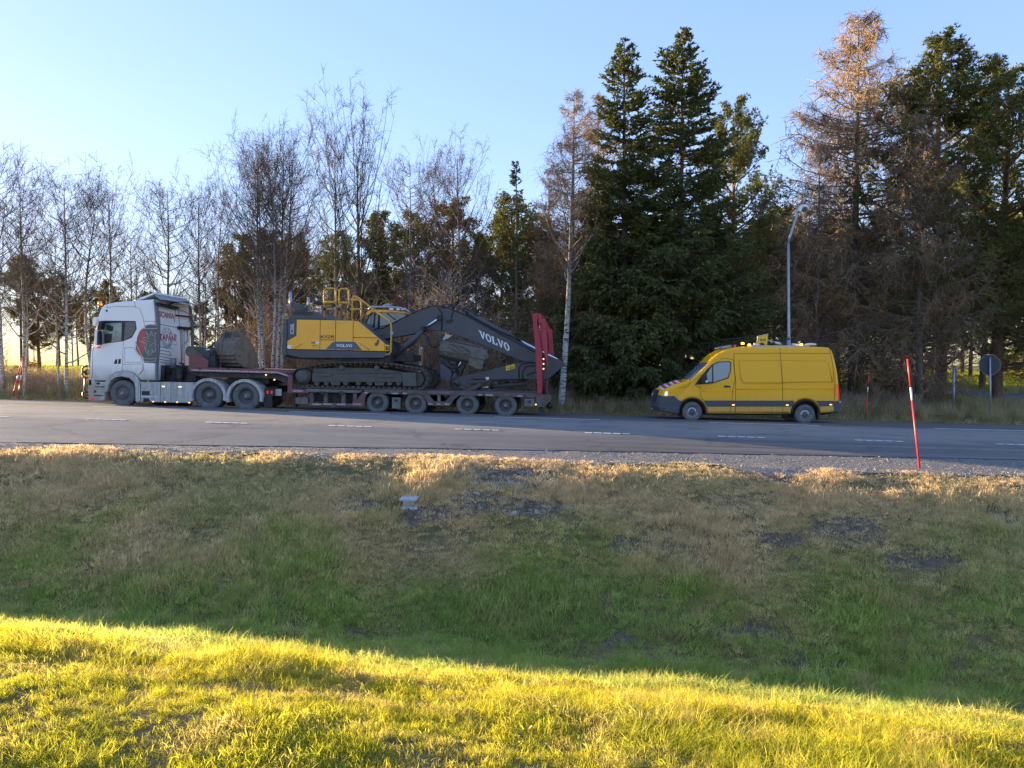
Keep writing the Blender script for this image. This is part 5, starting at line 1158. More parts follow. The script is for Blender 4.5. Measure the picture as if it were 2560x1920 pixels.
# ------------------------------------------------------------------ loose buckets carried on the gooseneck
def rotz(p, a): c, s = math.cos(a), math.sin(a); return Vector((p[0] * c - p[1] * s, p[0] * s + p[1] * c, p[2]))
def bucket(label, foot, ang, wd, sc, m, ribs=True):
    rt = thing('excavator_bucket', label, 'bucket', foot, 'loose buckets on the gooseneck'); F_ = Vector(foot)
    pr = [(.50, 1.16), (.14, 1.12), (-.06, .92), (-.12, .52), (.0, .20), (.30, .02), (1.05, .0)]
    pr = [(a * sc, b * sc) for a, b in pr]; th = .035
    def L_(x, y, z): return F_ + rotz((x, y, z), ang)
    mb = MB(); n = len(pr); vs = []
    cx_, cz_ = .55 * sc, .7 * sc
    inn = [(a + (cx_ - a) / math.hypot(cx_ - a, cz_ - b) * th, b + (cz_ - b) / math.hypot(cx_ - a, cz_ - b) * th) for a, b in pr]
    for x in (-wd / 2, wd / 2):
        for q in (pr, inn): vs += [L_(x, a, b) for a, b in q]
    fs = []
    for i in range(n - 1): fs += [[i, i + 1, 2 * n + i + 1, 2 * n + i], [n + i, 3 * n + i, 3 * n + i + 1, n + i + 1]]
    fs += [[0, 2 * n, 3 * n, n], [n - 1, 2 * n - 1, 4 * n - 1, 3 * n - 1]]
    mb.add(vs, fs); mb.build('shell', m, rt)
    for x in (-wd / 2 - .012, wd / 2 - .018):
        mb = MB(); ring = [L_(x, a, b) for a, b in pr + [(.86 * sc, .55 * sc), (.62 * sc, 1.0 * sc)]]; ring2 = [L_(x + .03, a, b) for a, b in pr + [(.86 * sc, .55 * sc), (.62 * sc, 1.0 * sc)]]; k = len(ring)
        mb.add(ring + ring2, [list(range(k)), list(range(2 * k - 1, k - 1, -1))] + [[i, (i + 1) % k, (i + 1) % k + k, i + k] for i in range(k)]); mb.build('side_plate', m, rt, .004)
    if ribs:
        for a, b in ((-.135, .50), (-.10, .36), (-.02, .22), (.10, .10)):
            a *= sc; b *= sc; mb = MB(); mb.tube([L_(-wd / 2 + .02, a, b), L_(wd / 2 - .02, a, b)], .03 * sc, 5); mb.build('wear_strip', m, rt)
    for x in (-.24, .24):
        mb = MB(); ring = [(.0, 1.02), (.05, 1.30), (.16, 1.42), (.30, 1.32), (.42, 1.46), (.55, 1.40), (.60, 1.15)]
        r1_ = [L_(x * sc - .025, a * sc, b * sc) for a, b in ring]; r2_ = [L_(x * sc + .025, a * sc, b * sc) for a, b in ring]; k = len(ring)
        mb.add(r1_ + r2_, [list(range(k)), list(range(2 * k - 1, k - 1, -1))] + [[i, (i + 1) % k, (i + 1) % k + k, i + k] for i in range(k)]); mb.build('hook_ear', m, rt, .004)
    for a, b in ((.16, 1.34), (.48, 1.40)): MB().tube([L_(-.34 * sc, a * sc, b * sc), L_(.34 * sc, a * sc, b * sc)], .045 * sc, 10).build('hook_pin', m, rt)
    return rt
gd = lambda x, T: at(*zp(2, x, 858), T)
p = gd(800, TT + .95)
bucket('large dark brown digging bucket with ribbed back standing on the gooseneck', (p.x + .05, TT + .75, at(*zp(2, 800, 862), TT + .7).z), math.radians(-24), 1.12, 1.02, mat('old_bucket', (.15, .125, .10), .75, .0, var=.3, scale=5, dirt=(.23, .19, .145), dirt_amt=.5, bump=.25))
mb = MB(); pts = W3(2, TT + .42, [(720, 420), (700, 620), (685, 740), (680, 850)])
rt = thing('lashing_chain', 'thin rusty chain tying down the large brown bucket', 'chain', pts[-1])
for i in range(22):
    a = pts[0].lerp(pts[1], i / 11) if i < 11 else pts[1].lerp(pts[3], (i - 11) / 10.5); b = a + Vector((0, 0, -.045)); 
    mb.tube([a + Vector((.012, 0, 0)), b + Vector((.012 if i % 2 else 0, .012 * (i % 2), 0))], .010, 5); mb.tube([a - Vector((.012, 0, 0)), b - Vector((.012, 0, 0))], .010, 5)
mb.build('chain_links', mat('rusty_chain', (.13, .08, .05), .8), rt); MB().ellip(pts[-1], .04, .03, .05, 8, 5).build('hook', MATS['rusty_chain'], rt)
# second, smaller grey bucket lying behind the headboard
p = at(*zp(2, 430, 850), TT + 1.0); rt = thing('excavator_bucket', 'flat dark grey bucket lying against the red headboard', 'bucket', (p.x, TT + 1.1, p.z), 'loose buckets on the gooseneck')
M_B2 = mat('grey_bucket', (.07, .073, .076), .6, .15, var=.2, scale=4)
S2 = lambda pts: Z2(pts, TT + .7)
ang = [(215 + 75 * math.cos(a), 605 - 85 * math.sin(a)) for a in np.linspace(math.radians(60), math.radians(300), 12)]
MB().prism(S2(ang + [(300, 850), (480, 850), (490, 720), (275, 548)]), TT + .70, TT + 1.6).build('curved_shell', M_BK, rt, .01)
MB().prism(S2([(276, 546), (592, 546), (592, 592), (545, 640), (522, 722), (492, 716)]), TT + .62, TT + .72).build('side_plate', M_B2, rt, .006)
MB().prism(S2([(490, 600), (600, 600), (612, 850), (488, 850)]), TT + .66, TT + 1.5).build('mount_block', M_B2, rt, .01)
MB().prism(S2([(530, 608), (592, 608), (592, 665), (530, 665)]), TT + .60, TT + .66).build('coupler_socket', M_BLK, rt); MB().prism(S2([(475, 568), (535, 568), (535, 584), (475, 584)]), TT + .612, TT + .62).build('sticker', M_LW, rt)
MB().tube([at(*zp(2, 560, 560), TT + .65), at(*zp(2, 560, 490), TT + .65), at(*zp(2, 590, 480), TT + .65)], .03, 6).build('hook_pin', M_B2, rt)
# ------------------------------------------------------------------ yellow escort van
VT = 26.2; VW = 1.98; VYC = VT + VW / 2; HW = VW / 2
V5 = lambda pts, T=VT: W(5, T, pts)
t = NT('van_yellow'); co = t.coord(); sep = t.n('ShaderNodeSeparateXYZ'); t.l(co, sep.inputs[0])
hg = t.n('ShaderNodeMapRange'); hg.inputs['From Min'].default_value = 1.25; hg.inputs['From Max'].default_value = .25; t.l(sep.outputs[2], hg.inputs[0])
gr = t.math('MULTIPLY', t.math('ADD', t.noise(t.coord((6, 6, 1.2)), 2.0, 5, .65), t.math('MULTIPLY', t.noise(co, 9, 4, .7), .35)), hg.outputs[0], True)
t.col(t.mix(t.ramp(gr, [(.18, 0.0), (.75, .75)]), t.ramp(t.noise(co, 1.2, 3), [(.3, (.99, .47, .010)), (.7, (.98, .485, .014))]), (.36, .25, .11)))      # road film splashed up along the sills
t.set(Roughness=.36, Coat_Weight=.1); t.b.inputs['Specular IOR Level'].default_value = .35; M_VY = t.m
M_VG = mat('van_grey_trim', (.070, .076, .088), .6, var=.08)
M_VRIM = mat('van_rim', (.40, .40, .41), .35, .7, var=.1)
M_DGREY = mat('van_hub_grey', (.10, .10, .11), .5, .3)
p = V5([(1110, 1005)])[0]
VAN = thing('escort_van', 'yellow high-roof panel van with amber beacons and warning board', 'van', (p[0], VYC, float(road_z(p[0], VYC))))
A1 = [(440 + 0, 780)] 
def arc(cx, cy, r, a0, a1, n=12): return [(cx + r * math.cos(math.radians(a0 + (a1 - a0) * i / n)), cy - r * math.sin(math.radians(a0 + (a1 - a0) * i / n))) for i in range(n + 1)]
arch_f = arc(537, 900, 142, -6, 186); arch_r = arc(1697, 918, 148, 4, 178)
outline = [(243, 690), (330, 642), (420, 606), (512, 583), (580, 518), (650, 451), (716, 387), (752, 345), (800, 305), (880, 262), (960, 243), (1100, 238), (1430, 236), (1800, 237), (1940, 243), (1972, 270), (1995, 340), (2015, 430), (2030, 520), (2038, 620), (2040, 780), (2036, 900), (1980, 905), (1845, 915)] + arch_r + [(1545, 920), (1100, 922), (690, 918)] + arch_f + [(250, 890), (215, 860), (215, 780)]
prof_v = V5(outline)
vx0 = min(x for x, z in prof_v); ztop = max(z for x, z in prof_v); zbelt = V5([(1000, 600)])[0][1]; xcowl = V5([(512, 583)])[0][0]; xroof = V5([(880, 262)])[0][0]
def vb(x, z):
    k = max(0, 1 - (x - vx0) / 1.5); r_ = max(0, min(1, (z - (ztop - .5)) / .5)); hood = 1 if x < xcowl else 0
    return (-.20 * k, .05 * r_ + .05 * hood * max(0, min(1, (z - (zbelt - .75)) / .5)))
def vnarrow(x, z):
    return 1 - .055 * max(0, (z - zbelt) / (ztop - zbelt)) ** 1.0 - .04 * max(0, 1 - (x - vx0) / .5)
loft(prof_v, VYC, HW, .07, vb, vnarrow).build('body', M_VY, VAN)
def vside(z): return HW * (1 - (1 - .055 * max(0, (z - zbelt) / (ztop - zbelt))))       # tumblehome of the near flank
def flank(pl, off, thick=.03): return MB().prism(V5(pl), VT - off, VT - off + thick, vside)
def fline(pls, r=.006):
    mb = MB()
    for pl in pls:
        q = W3(5, VT, pl); mb.tube([Vector((a.x, VT - .001 + vside(a.z), a.z)) for a in q], r, 4)
    return mb
door = flank([(615, 625), (740, 614), (905, 562), (936, 482), (940, 392), (918, 376), (952, 366), (964, 480), (972, 560), (945, 690), (940, 780), (652, 780), (622, 735)], .004, .02).build('front_door', M_VY, VAN)
flank([(855, 634), (880, 628), (928, 636), (926, 648), (880, 650), (858, 646)], .022, .03).build('door_handle', M_BLK, door)
flank([(563, 622), (625, 540), (682, 468), (742, 413), (800, 385), (916, 380), (934, 394), (931, 482), (905, 556), (740, 609)], .007, .03).build('window_surround', M_BLK, VAN)
t = NT('van_glass'); t.col((.20, .25, .28)); t.set(Roughness=.03); t.b.inputs['Specular IOR Level'].default_value = .9; M_VGL = t.m
flank([(688, 596), (684, 515), (738, 430), (738, 590)], .012, .02).build('quarter_window', M_VGL, VAN); flank([(752, 420), (802, 395), (912, 389), (924, 398), (921, 480), (897, 548), (752, 596)], .012, .02).build('side_window', M_VGL, VAN)
mir = MB().prism(V5([(622, 545), (640, 515), (676, 518), (684, 560), (682, 598), (650, 612), (620, 604)], VT - .12), VT - .28, VT - .03).build('door_mirror', M_BLK, VAN, .03)
MB().prism(V5([(664, 578), (684, 574), (684, 596), (664, 600)], VT - .12), VT - .287, VT - .27).build('mirror_indicator', M_WHT, mir)
for pl in ([(655, 784), (1568, 784), (1580, 800), (1562, 845), (690, 846), (668, 812)], [(1800, 786), (1990, 787), (1990, 838), (1838, 845), (1826, 812)]): flank(pl, .014, .04).build('side_moulding', M_VG, VAN, .006)
fline([[(615, 622), (620, 735), (650, 785)], [(955, 362), (968, 480), (974, 560), (948, 690), (940, 785)], [(692, 850), (696, 915)], [(930, 850), (918, 905)], [(965, 300), (968, 460), (978, 560), (980, 915)], [(1436, 240), (1446, 400), (1460, 600), (1462, 920)], [(1948, 255), (1975, 400), (1990, 600), (1994, 780)], [(965, 300), (1440, 298), (1950, 300)], [(820, 360), (860, 352), (955, 362)], [(512, 590), (500, 630), (400, 660)], [(560, 625), (680, 690)]]).build('panel_gap', mat('van_seam', (.10, .055, .008), .6, var=.05), VAN)
fline([[(1012, 382), (1020, 374), (1440, 372)], [(1012, 382), (1030, 560), (1055, 602), (1455, 606)], [(1452, 372), (1900, 376), (1930, 400), (1972, 590)], [(1466, 600), (1972, 592)], [(985, 668), (1455, 664)], [(1466, 664), (1988, 664)], [(625, 690), (940, 692)]], .010).build('side_pressing', M_VY, VAN)
flank([(1022, 384), (1436, 380), (1450, 596), (1060, 596), (1040, 560)], .005, .02).build('side_panel', M_VY, VAN, .004); flank([(1456, 380), (1896, 384), (1922, 405), (1962, 584), (1468, 594)], .005, .02).build('side_panel', M_VY, VAN, .004)
for x, y in ((955, 828), (1507, 830), (1952, 825)): flank([(x - 13, y - 5), (x + 13, y - 5), (x + 13, y + 6), (x - 13, y + 6)], .024, .02).build('side_marker', M_WLAMP, VAN)
# front
zb = lambda pts: V5(pts)
loft(V5([(205, 805), (228, 735), (262, 738), (352, 732), (402, 778), (448, 783), (415, 840), (398, 920), (330, 915), (215, 892), (198, 850)]), VYC, HW + .012, .05, vb, vnarrow).build('front_bumper', M_VG, VAN)
g = V5([(212, 803), (222, 740), (238, 688)]); patch(g, .02, VYC, HW, -.62, .62, vb, .05).build('grille', M_BLK, VAN)
gm = MB()
for k in range(4):
    q = V5([(213 + k * 6, 795 - k * 27), (216 + k * 6, 782 - k * 27)]); gm = patch(q, .035, VYC, HW, -.55, .55, vb, .03); gm.build('grille_bar', M_VG, VAN)
patch(V5([(216, 765), (224, 722)]), .04, VYC, HW, -.09, .09, vb, .03).build('front_badge', M_CHROME, VAN)
hl = MB().prism(V5([(258, 694), (330, 676), (414, 669), (400, 702), (360, 726), (276, 736), (250, 735)]), VT + .0 + .025, VT + .34); hl.build('headlight', emis('headlight_glass', (.95, .97, 1.0), .08, (.7, .72, .72)), VAN, .01)
MB().prism(V5([(235, 858), (330, 866), (330, 878), (235, 872)]), VT + .02, VT + .05).build('bumper_slot', M_BLK, VAN); mb = MB().box(*sorted((V5([(185, 870)])[0][0] - .12, V5([(205, 870)])[0][0] - .12)), VYC - .27, VYC + .27, V5([(0, 880)])[0][1], V5([(0, 835)])[0][1]); mb.build('number_plate', M_WHT, VAN)
mb = MB(); q = V5([(150, 735), (150, 880), (160, 830)], VT + .3)
for y in (VYC - .35, VYC + .35): mb.tube([(q[0][0] , y, q[0][1]), (q[1][0], y, q[1][1])], .03, 7)
mb.tube([(q[2][0], VYC - .5, q[2][1]), (q[2][0], VYC + .5, q[2][1])], .03, 7); mb.tube([(q[2][0], VYC - .35, q[2][1]), (q[2][0] + .5, VYC - .35, q[2][1])], .025, 6); mb.build('bull_bar', M_BLK, VAN)
# bonnet stripes
hood_p = V5([(262, 678), (330, 641), (420, 605), (500, 585)])
hp = np.array(hood_p); hl_ = np.concatenate([[0], np.cumsum(np.hypot(*np.diff(hp, axis=0).T))])
M_STR = mat('stripe_red', (.55, .06, .05), .4, var=.04); M_STW = mat('stripe_white', (.66, .66, .68), .4, var=.04)
for k in range(8):
    s0, s1 = hl_[-1] * (.06 + k * .105), hl_[-1] * (.06 + (k + 1) * .105 - .004); ss = [s0, (s0 + s1) / 2, s1]
    pts = [(float(np.interp(s, hl_, hp[:, 0])), float(np.interp(s, hl_, hp[:, 1]))) for s in ss]
    patch(pts, .008, VYC, HW, -.80, .80, vb, .012, 0.10, narrow=vnarrow).build('bonnet_stripe', M_STR if k % 2 else M_STW, VAN)
ws_ = V5([(522, 574), (580, 518), (650, 451), (708, 395)]); patch(ws_, .010, VYC, HW, -.93, .93, vb, .03, narrow=vnarrow).build('windscreen', M_VGL, VAN)
MB().tube([at(*zp(5, 560, 560), VT + .5), at(*zp(5, 620, 510), VT + .9)], .012, 5).build('wiper', M_BLK, VAN)
MB().tube([at(*zp(5, 690, 330), VT + .5), at(*zp(5, 715, 215), VT + .5)], .007, 5).build('aerial', M_BLK, VAN)
# rear
tl = MB().prism(V5([(1996, 611), (2036, 616), (2042, 780), (1994, 781)]), VT - .012 + .02, VT + .16); tl.build('tail_light', M_REDL, VAN, .015)
MB().prism(V5([(1996, 611), (2036, 616), (2042, 780), (1994, 781)]), VT + VW - .16, VT + VW - .01).build('tail_light', M_REDL, VAN, .015)
MB().prism(V5([(1988, 788), (2046, 786), (2050, 892), (1980, 906)]), VT - .012, VT + VW + .012).build('rear_bumper', M_VG, VAN, .02); MB().prism(V5([(2010, 898), (2066, 896), (2068, 918), (2020, 920)]), VT + .3, VT + VW - .3).build('tow_step', M_BLK, VAN)
MB().prism(V5([(2045, 786), (2054, 790), (2052, 810), (2045, 812)]), VT + .0, VT + .1).build('reflector', M_WHT, VAN)
MB().prism(V5([(1820, 880), (1832, 880), (1840, 985), (1826, 985)]), VT + .05, VT + .25).build('mud_flap', M_BLK, VAN)
# wheel wells, underbody, wheels
for cx, cy in ((537, 900), (1697, 918)):
    mb = MB().prism(V5(arc(cx, cy, 146, -4, 184)), VT + .35, VT + VW - .35); mb.build('wheel_well', M_CHAS, VAN)
MB().prism(V5([(420, 900), (2000, 890), (2000, 925), (1900, 940), (700, 940), (420, 930)]), VT + .35, VT + VW - .35).build('underbody', M_CHAS, VAN)
for cx, cy, a0, a1 in ((537, 900, -6, 186), (1697, 918, 4, 178)):
    MB().prism(V5(arc(cx, cy, 146, a0, a1) + arc(cx, cy, 134, a1, a0)), VT - .004, VT + .2).build('arch_liner', M_BLK, VAN)
vw_ = wheel_meshes('van_', .345, .235, 'van')
for c in ((535, 897), (1692, 925)):
    p = at(*zp(5, *c), VT + .04); add_wheel(VAN, vw_, p, mats=(M_TYRE, M_VRIM, M_DGREY, M_BLK), names=('wheel', 'rim', 'hub_cap', 'rim_holes')); add_wheel(VAN, vw_, (p.x, VT + VW - .04, p.z), True, names=('wheel', 'rim', 'hub_cap', 'rim_holes'))
    MB().cyl((p.x, VT + .2, p.z), (p.x, VT + VW - .2, p.z), .06, 8).build('axle', M_CHAS, VAN)
# roof gear
V10 = lambda pts, T=VT + .5: W(10, T, pts)
MB().prism(V10([(162, 385), (165, 352), (335, 312), (340, 362)]), VT + .25, VT + VW - .25).build('light_bar', mat('lightbar_grey', (.34, .35, .34), .4), VAN, .02)
MB().prism(V10([(335, 305), (360, 305), (375, 365), (340, 365)]), VT + .2, VT + VW - .2).build('light_bar_end', M_BLK, VAN)
MB().prism(V10([(380, 312), (440, 312), (440, 342), (380, 345)]), VT + .5, VT + .8).build('red_lamp', M_REDL, VAN)
def beacon(x, y, T, m=M_AMB, r=.055):
    c = at(*zp(10, x, y), T); b = MB().cyl((c.x, c.y, c.z - .06), (c.x, c.y, c.z - .02), r * 1.15, 12).build('beacon_base', M_BLK, VAN); MB().cyl((c.x, c.y, c.z - .02), (c.x, c.y, c.z + .055), r, 12, r * .8).build('beacon', m, b)
beacon(688, 322, VT + .45, r=.06); beacon(1645, 318, VT + .45, r=.06); beacon(565, 292, VT + 1.5, emis('yellow_lamp', (1.0, .5, .03), 1.0, (.8, .5, .05)), .06)
mb = MB(); q0, q1 = at(*zp(10, 735, 335), VT + .35), at(*zp(10, 1790, 335), VT + .35)
for y in (VT + .35, VT + VW - .35): mb.tube([(q0.x, y, q0.z), (q1.x, y, q1.z)], .025, 6)
for k in range(4): x = q0.x + (q1.x - q0.x) * (k + .2) / 3.6; mb.tube([(x, VT + .3, q0.z), (x, VT + VW - .3, q0.z)], .025, 6)
mb.build('roof_rack', mat('rack_white', (.55, .57, .58), .4, .3), VAN)
for a, b in (((765, 295), (895, 312)), ((1165, 265), (1300, 300)), ((1470, 300), (1600, 315))): MB().tube(W3(10, VT + .6, [a, b]), .035, 8).build('strut', M_WHT, VAN)
MB().tube(W3(10, VT + .6, [(1005, 215), (1170, 265)]), .014, 6).build('strut_rod', M_CHROME, VAN)
for pl in ([(893, 280), (920, 270), (955, 285), (968, 325), (895, 325)], [(1292, 270), (1330, 265), (1368, 280), (1368, 318), (1295, 320)]): MB().prism(V10(pl, VT + .55), VT + .5, VT + .7).build('rack_mount', M_BLK, VAN)
# warning board stands across the roof, leaning back, its face to the left and the viewer
bl_, br_, tl_ = at(*zp(10, 832, 318), VT + .75), at(*zp(10, 1018, 318), VT + 1.0), at(*zp(10, 848, 150), VT + .75); tr_ = at(*zp(10, 1040, 105), VT + 1.0)
def board(pts, d0, d1, nm, m, parent=VAN):
    n_ = (pts[1] - pts[0]).cross(pts[3] - pts[0]).normalized(); a = [q + n_ * d0 for q in pts]; b = [q + n_ * d1 for q in pts]
    return MB().add(a + b, [[3, 2, 1, 0], [4, 5, 6, 7]] + [[i, (i + 1) % 4, (i + 1) % 4 + 4, i + 4] for i in range(4)]).build(nm, m, parent)
Q = [bl_, br_, tr_, tl_]; cq = (Q[0] + Q[1] + Q[2] + Q[3]) / 4
wb = board(Q, -.04, 0, 'warning_board', mat('board_white', (.62, .64, .66), .5)); lerp = lambda k: [cq + (q - cq) * k for q in Q]
board(lerp(.97), 0.001, .004, 'board_border', mat('board_red', (.62, .10, .05), .45, var=.03), wb)
wide = lerp(.88); board(wide, .004, .007, 'board_face', mat('board_yellow', (.80, .56, .01), .4, var=.03), wb)
def bp(u, v): return wide[0].lerp(wide[1], u).lerp(wide[3].lerp(wide[2], u), v)
nb_ = (Q[1] - Q[0]).cross(Q[3] - Q[0]).normalized() * .009
put('lettering', text_polys('Varning', .02), bp(.16, .26) + nb_, bp(.84, .26) + nb_, bp(.16, .78) + nb_, M_LK, wb, .001)
c = at(*zp(10, 1812, 305), VT + .7); MB().ellip((c.x, c.y, c.z), .21, .25, .055, 20, 8).build('satellite_dish', M_WHT, VAN); MB().cyl((c.x, c.y, c.z - .16), (c.x, c.y, c.z), .03, 8).build('dish_stem', M_GALV, VAN)
# ------------------------------------------------------------------ trees
def tubes(P, R, n=3):
    """P (N,K,3) centre lines, R (N,K) radii -> verts, quads"""
    N_, K, _ = P.shape; tn = np.gradient(P, axis=1); tn /= np.linalg.norm(tn, axis=2, keepdims=True) + 1e-9
    a = np.where(np.abs(tn[..., 2:3]) < .9, np.array([0, 0, 1.0]), np.array([1.0, 0, 0])); u = np.cross(tn, a); u /= np.linalg.norm(u, axis=2, keepdims=True) + 1e-9; v = np.cross(tn, u)
    th = 2 * np.pi * np.arange(n) / n
    V = P[:, :, None, :] + R[:, :, None, None] * (u[:, :, None, :] * np.cos(th)[:, None] + v[:, :, None, :] * np.sin(th)[:, None])
    base = (np.arange(N_) * K * n)[:, None, None] + (np.arange(K - 1) * n)[None, :, None]; k = np.arange(n)[None, None, :]; k2 = (k + 1) % n
    F = np.stack([base + k, base + k2, base + n + k2, base + n + k], -1).reshape(-1, 4)
    return V.reshape(-1, 3), F
def sprigs(A, D, wd):
    """crossed diamond leaves from A along D (N,3), width wd (N,)"""
    r = np.random.default_rng(len(A)); N_ = len(A); t_ = D / (np.linalg.norm(D, axis=1, keepdims=True) + 1e-9)
    a = r.normal(size=(N_, 3)); u = np.cross(t_, a); u /= np.linalg.norm(u, axis=1, keepdims=True) + 1e-9; v = np.cross(t_, u)
    M_ = A + D * .42; w_ = wd[:, None]
    V = np.stack([A, M_ + u * w_, A + D, M_ - u * w_, M_ + v * w_, M_ - v * w_], 1).reshape(-1, 3)
    b = np.arange(N_) * 6; F = np.concatenate([np.stack([b, b + 1, b + 2, b + 3], -1), np.stack([b, b + 4, b + 2, b + 5], -1)])
    return V, F
class Acc:
    def __init__(s): s.V = []; s.F = []; s.n = 0
    def add(s, V, F): s.V.append(V); s.F.append(F + s.n); s.n += len(V); return s
    def mesh(s, name, m, smooth=False):
        me = np_mesh(name, np.concatenate(s.V), [np.concatenate(s.F)], smooth); me.materials.append(m); return me
def unit(v): return v / (np.linalg.norm(v, axis=-1, keepdims=True) + 1e-9)
def along(P, s):
    """point and direction at parameter s (N,) on lines P (N,K,3)"""
    K = P.shape[1]; f = np.clip(s, 0, .999) * (K - 1); i = f.astype(int); w_ = (f - i)[:, None]; ar = np.arange(len(P))
    return P[ar, i] * (1 - w_) + P[ar, i + 1] * w_, unit(P[ar, i + 1] - P[ar, i])

def bark(name, c, var, stripes=False):
    t = NT(name); co = t.coord()
    n1 = t.noise(t.coord((9, 9, 2.0)), 1.6, 5, .7)
    if stripes:
        n2 = t.noise(t.coord((1.5, 1.5, 9)), 1.8, 4, .7); sep = t.n('ShaderNodeSeparateXYZ'); t.l(co, sep.inputs[0])
        cc_ = t.mix(t.ramp(n2, [(.50, 0.0), (.60, 1.0)]), t.ramp(n1, [(.3, tuple(x * .8 for x in c)), (.7, c)]), (.035, .03, .028))
        hz = t.n('ShaderNodeMapRange'); hz.inputs['From Min'].default_value = 4; hz.inputs['From Max'].default_value = 9; t.l(sep.outputs[2], hz.inputs[0])
        cc_ = t.mix(t.math('MULTIPLY', hz.outputs[0], .8), cc_, (.11, .092, .082))
    else: cc_ = t.ramp(n1, [(.3, tuple(x * (1 - var) for x in c)), (.7, tuple(x * (1 + var) for x in c))])
    t.col(cc_); t.set(Roughness=.9); t.bump(n1, .6, .03); t.b.inputs['Specular IOR Level'].default_value = .2
    return t.m
def leafmat(name, c0, c1, trans=.25, rnd=.5):
    t = NT(name); t.t.nodes.remove(t.b); g = t.n('ShaderNodeNewGeometry'); oi = t.n('ShaderNodeObjectInfo')
    n1 = t.noise(t.coord(kind='pos'), 1.1, 4, .6)
    f = t.math('ADD', t.math('MULTIPLY', g.outputs['Random Per Island'], rnd), t.math('MULTIPLY', n1, 1 - rnd)); c = t.ramp(f, [(.25, c0), (.75, c1)])
    h = t.n('ShaderNodeHueSaturation'); t.l(c, h.inputs['Color']); vm = t.math('MULTIPLY_ADD', oi.outputs['Random'], .4); vm.node.inputs[2].default_value = .8; t.l(vm, h.inputs['Value'])
    d = t.n('ShaderNodeBsdfDiffuse'); tr = t.n('ShaderNodeBsdfTranslucent'); ms = t.n('ShaderNodeMixShader'); ms.inputs[0].default_value = trans
    t.l(h.outputs[0], d.inputs[0]); t.l(h.outputs[0], tr.inputs[0]); t.l(d.outputs[0], ms.inputs[1]); t.l(tr.outputs[0], ms.inputs[2]); t.l(ms.outputs[0], t.out.inputs[0]); return t.m
M_BIRCH = bark('birch_bark', (.55, .53, .50), .2, True); M_TWIG = leafmat('birch_twigs', (.08, .059, .048), (.165, .12, .094), .0); M_ASPEN = bark('aspen_bark', (.085, .078, .06), .35); M_ASPT = leafmat('aspen_twigs', (.06, .05, .04), (.10, .08, .062), 0)
M_SPB = bark('spruce_bark', (.13, .108, .09), .4); M_SPN = leafmat('spruce_needles', (.075, .095, .045), (.22, .235, .08), .22); M_PIB = bark('pine_bark', (.19, .115, .075), .4); M_PIN = leafmat('pine_needles', (.12, .145, .055), (.33, .33, .10), .25)
M_LAB = bark('larch_bark', (.20, .165, .14), .45); M_LAT = leafmat('larch_twigs', (.23, .165, .11), (.41, .285, .175), 0.0); M_LAN = leafmat('larch_needles', (.34, .17, .045), (.55, .30, .08), .25); M_BRUSH = leafmat('brush_twigs', (.24, .175, .125), (.46, .34, .23), .0)
M_PIND = leafmat('pine_needles_rusty', (.11, .095, .042), (.28, .20, .08), .2)
M_YEL = leafmat('yellow_leaves', (.22, .20, .03), (.38, .33, .05), .5); M_ORL = leafmat('orange_leaves', (.35, .16, .04), (.5, .30, .08), .5)

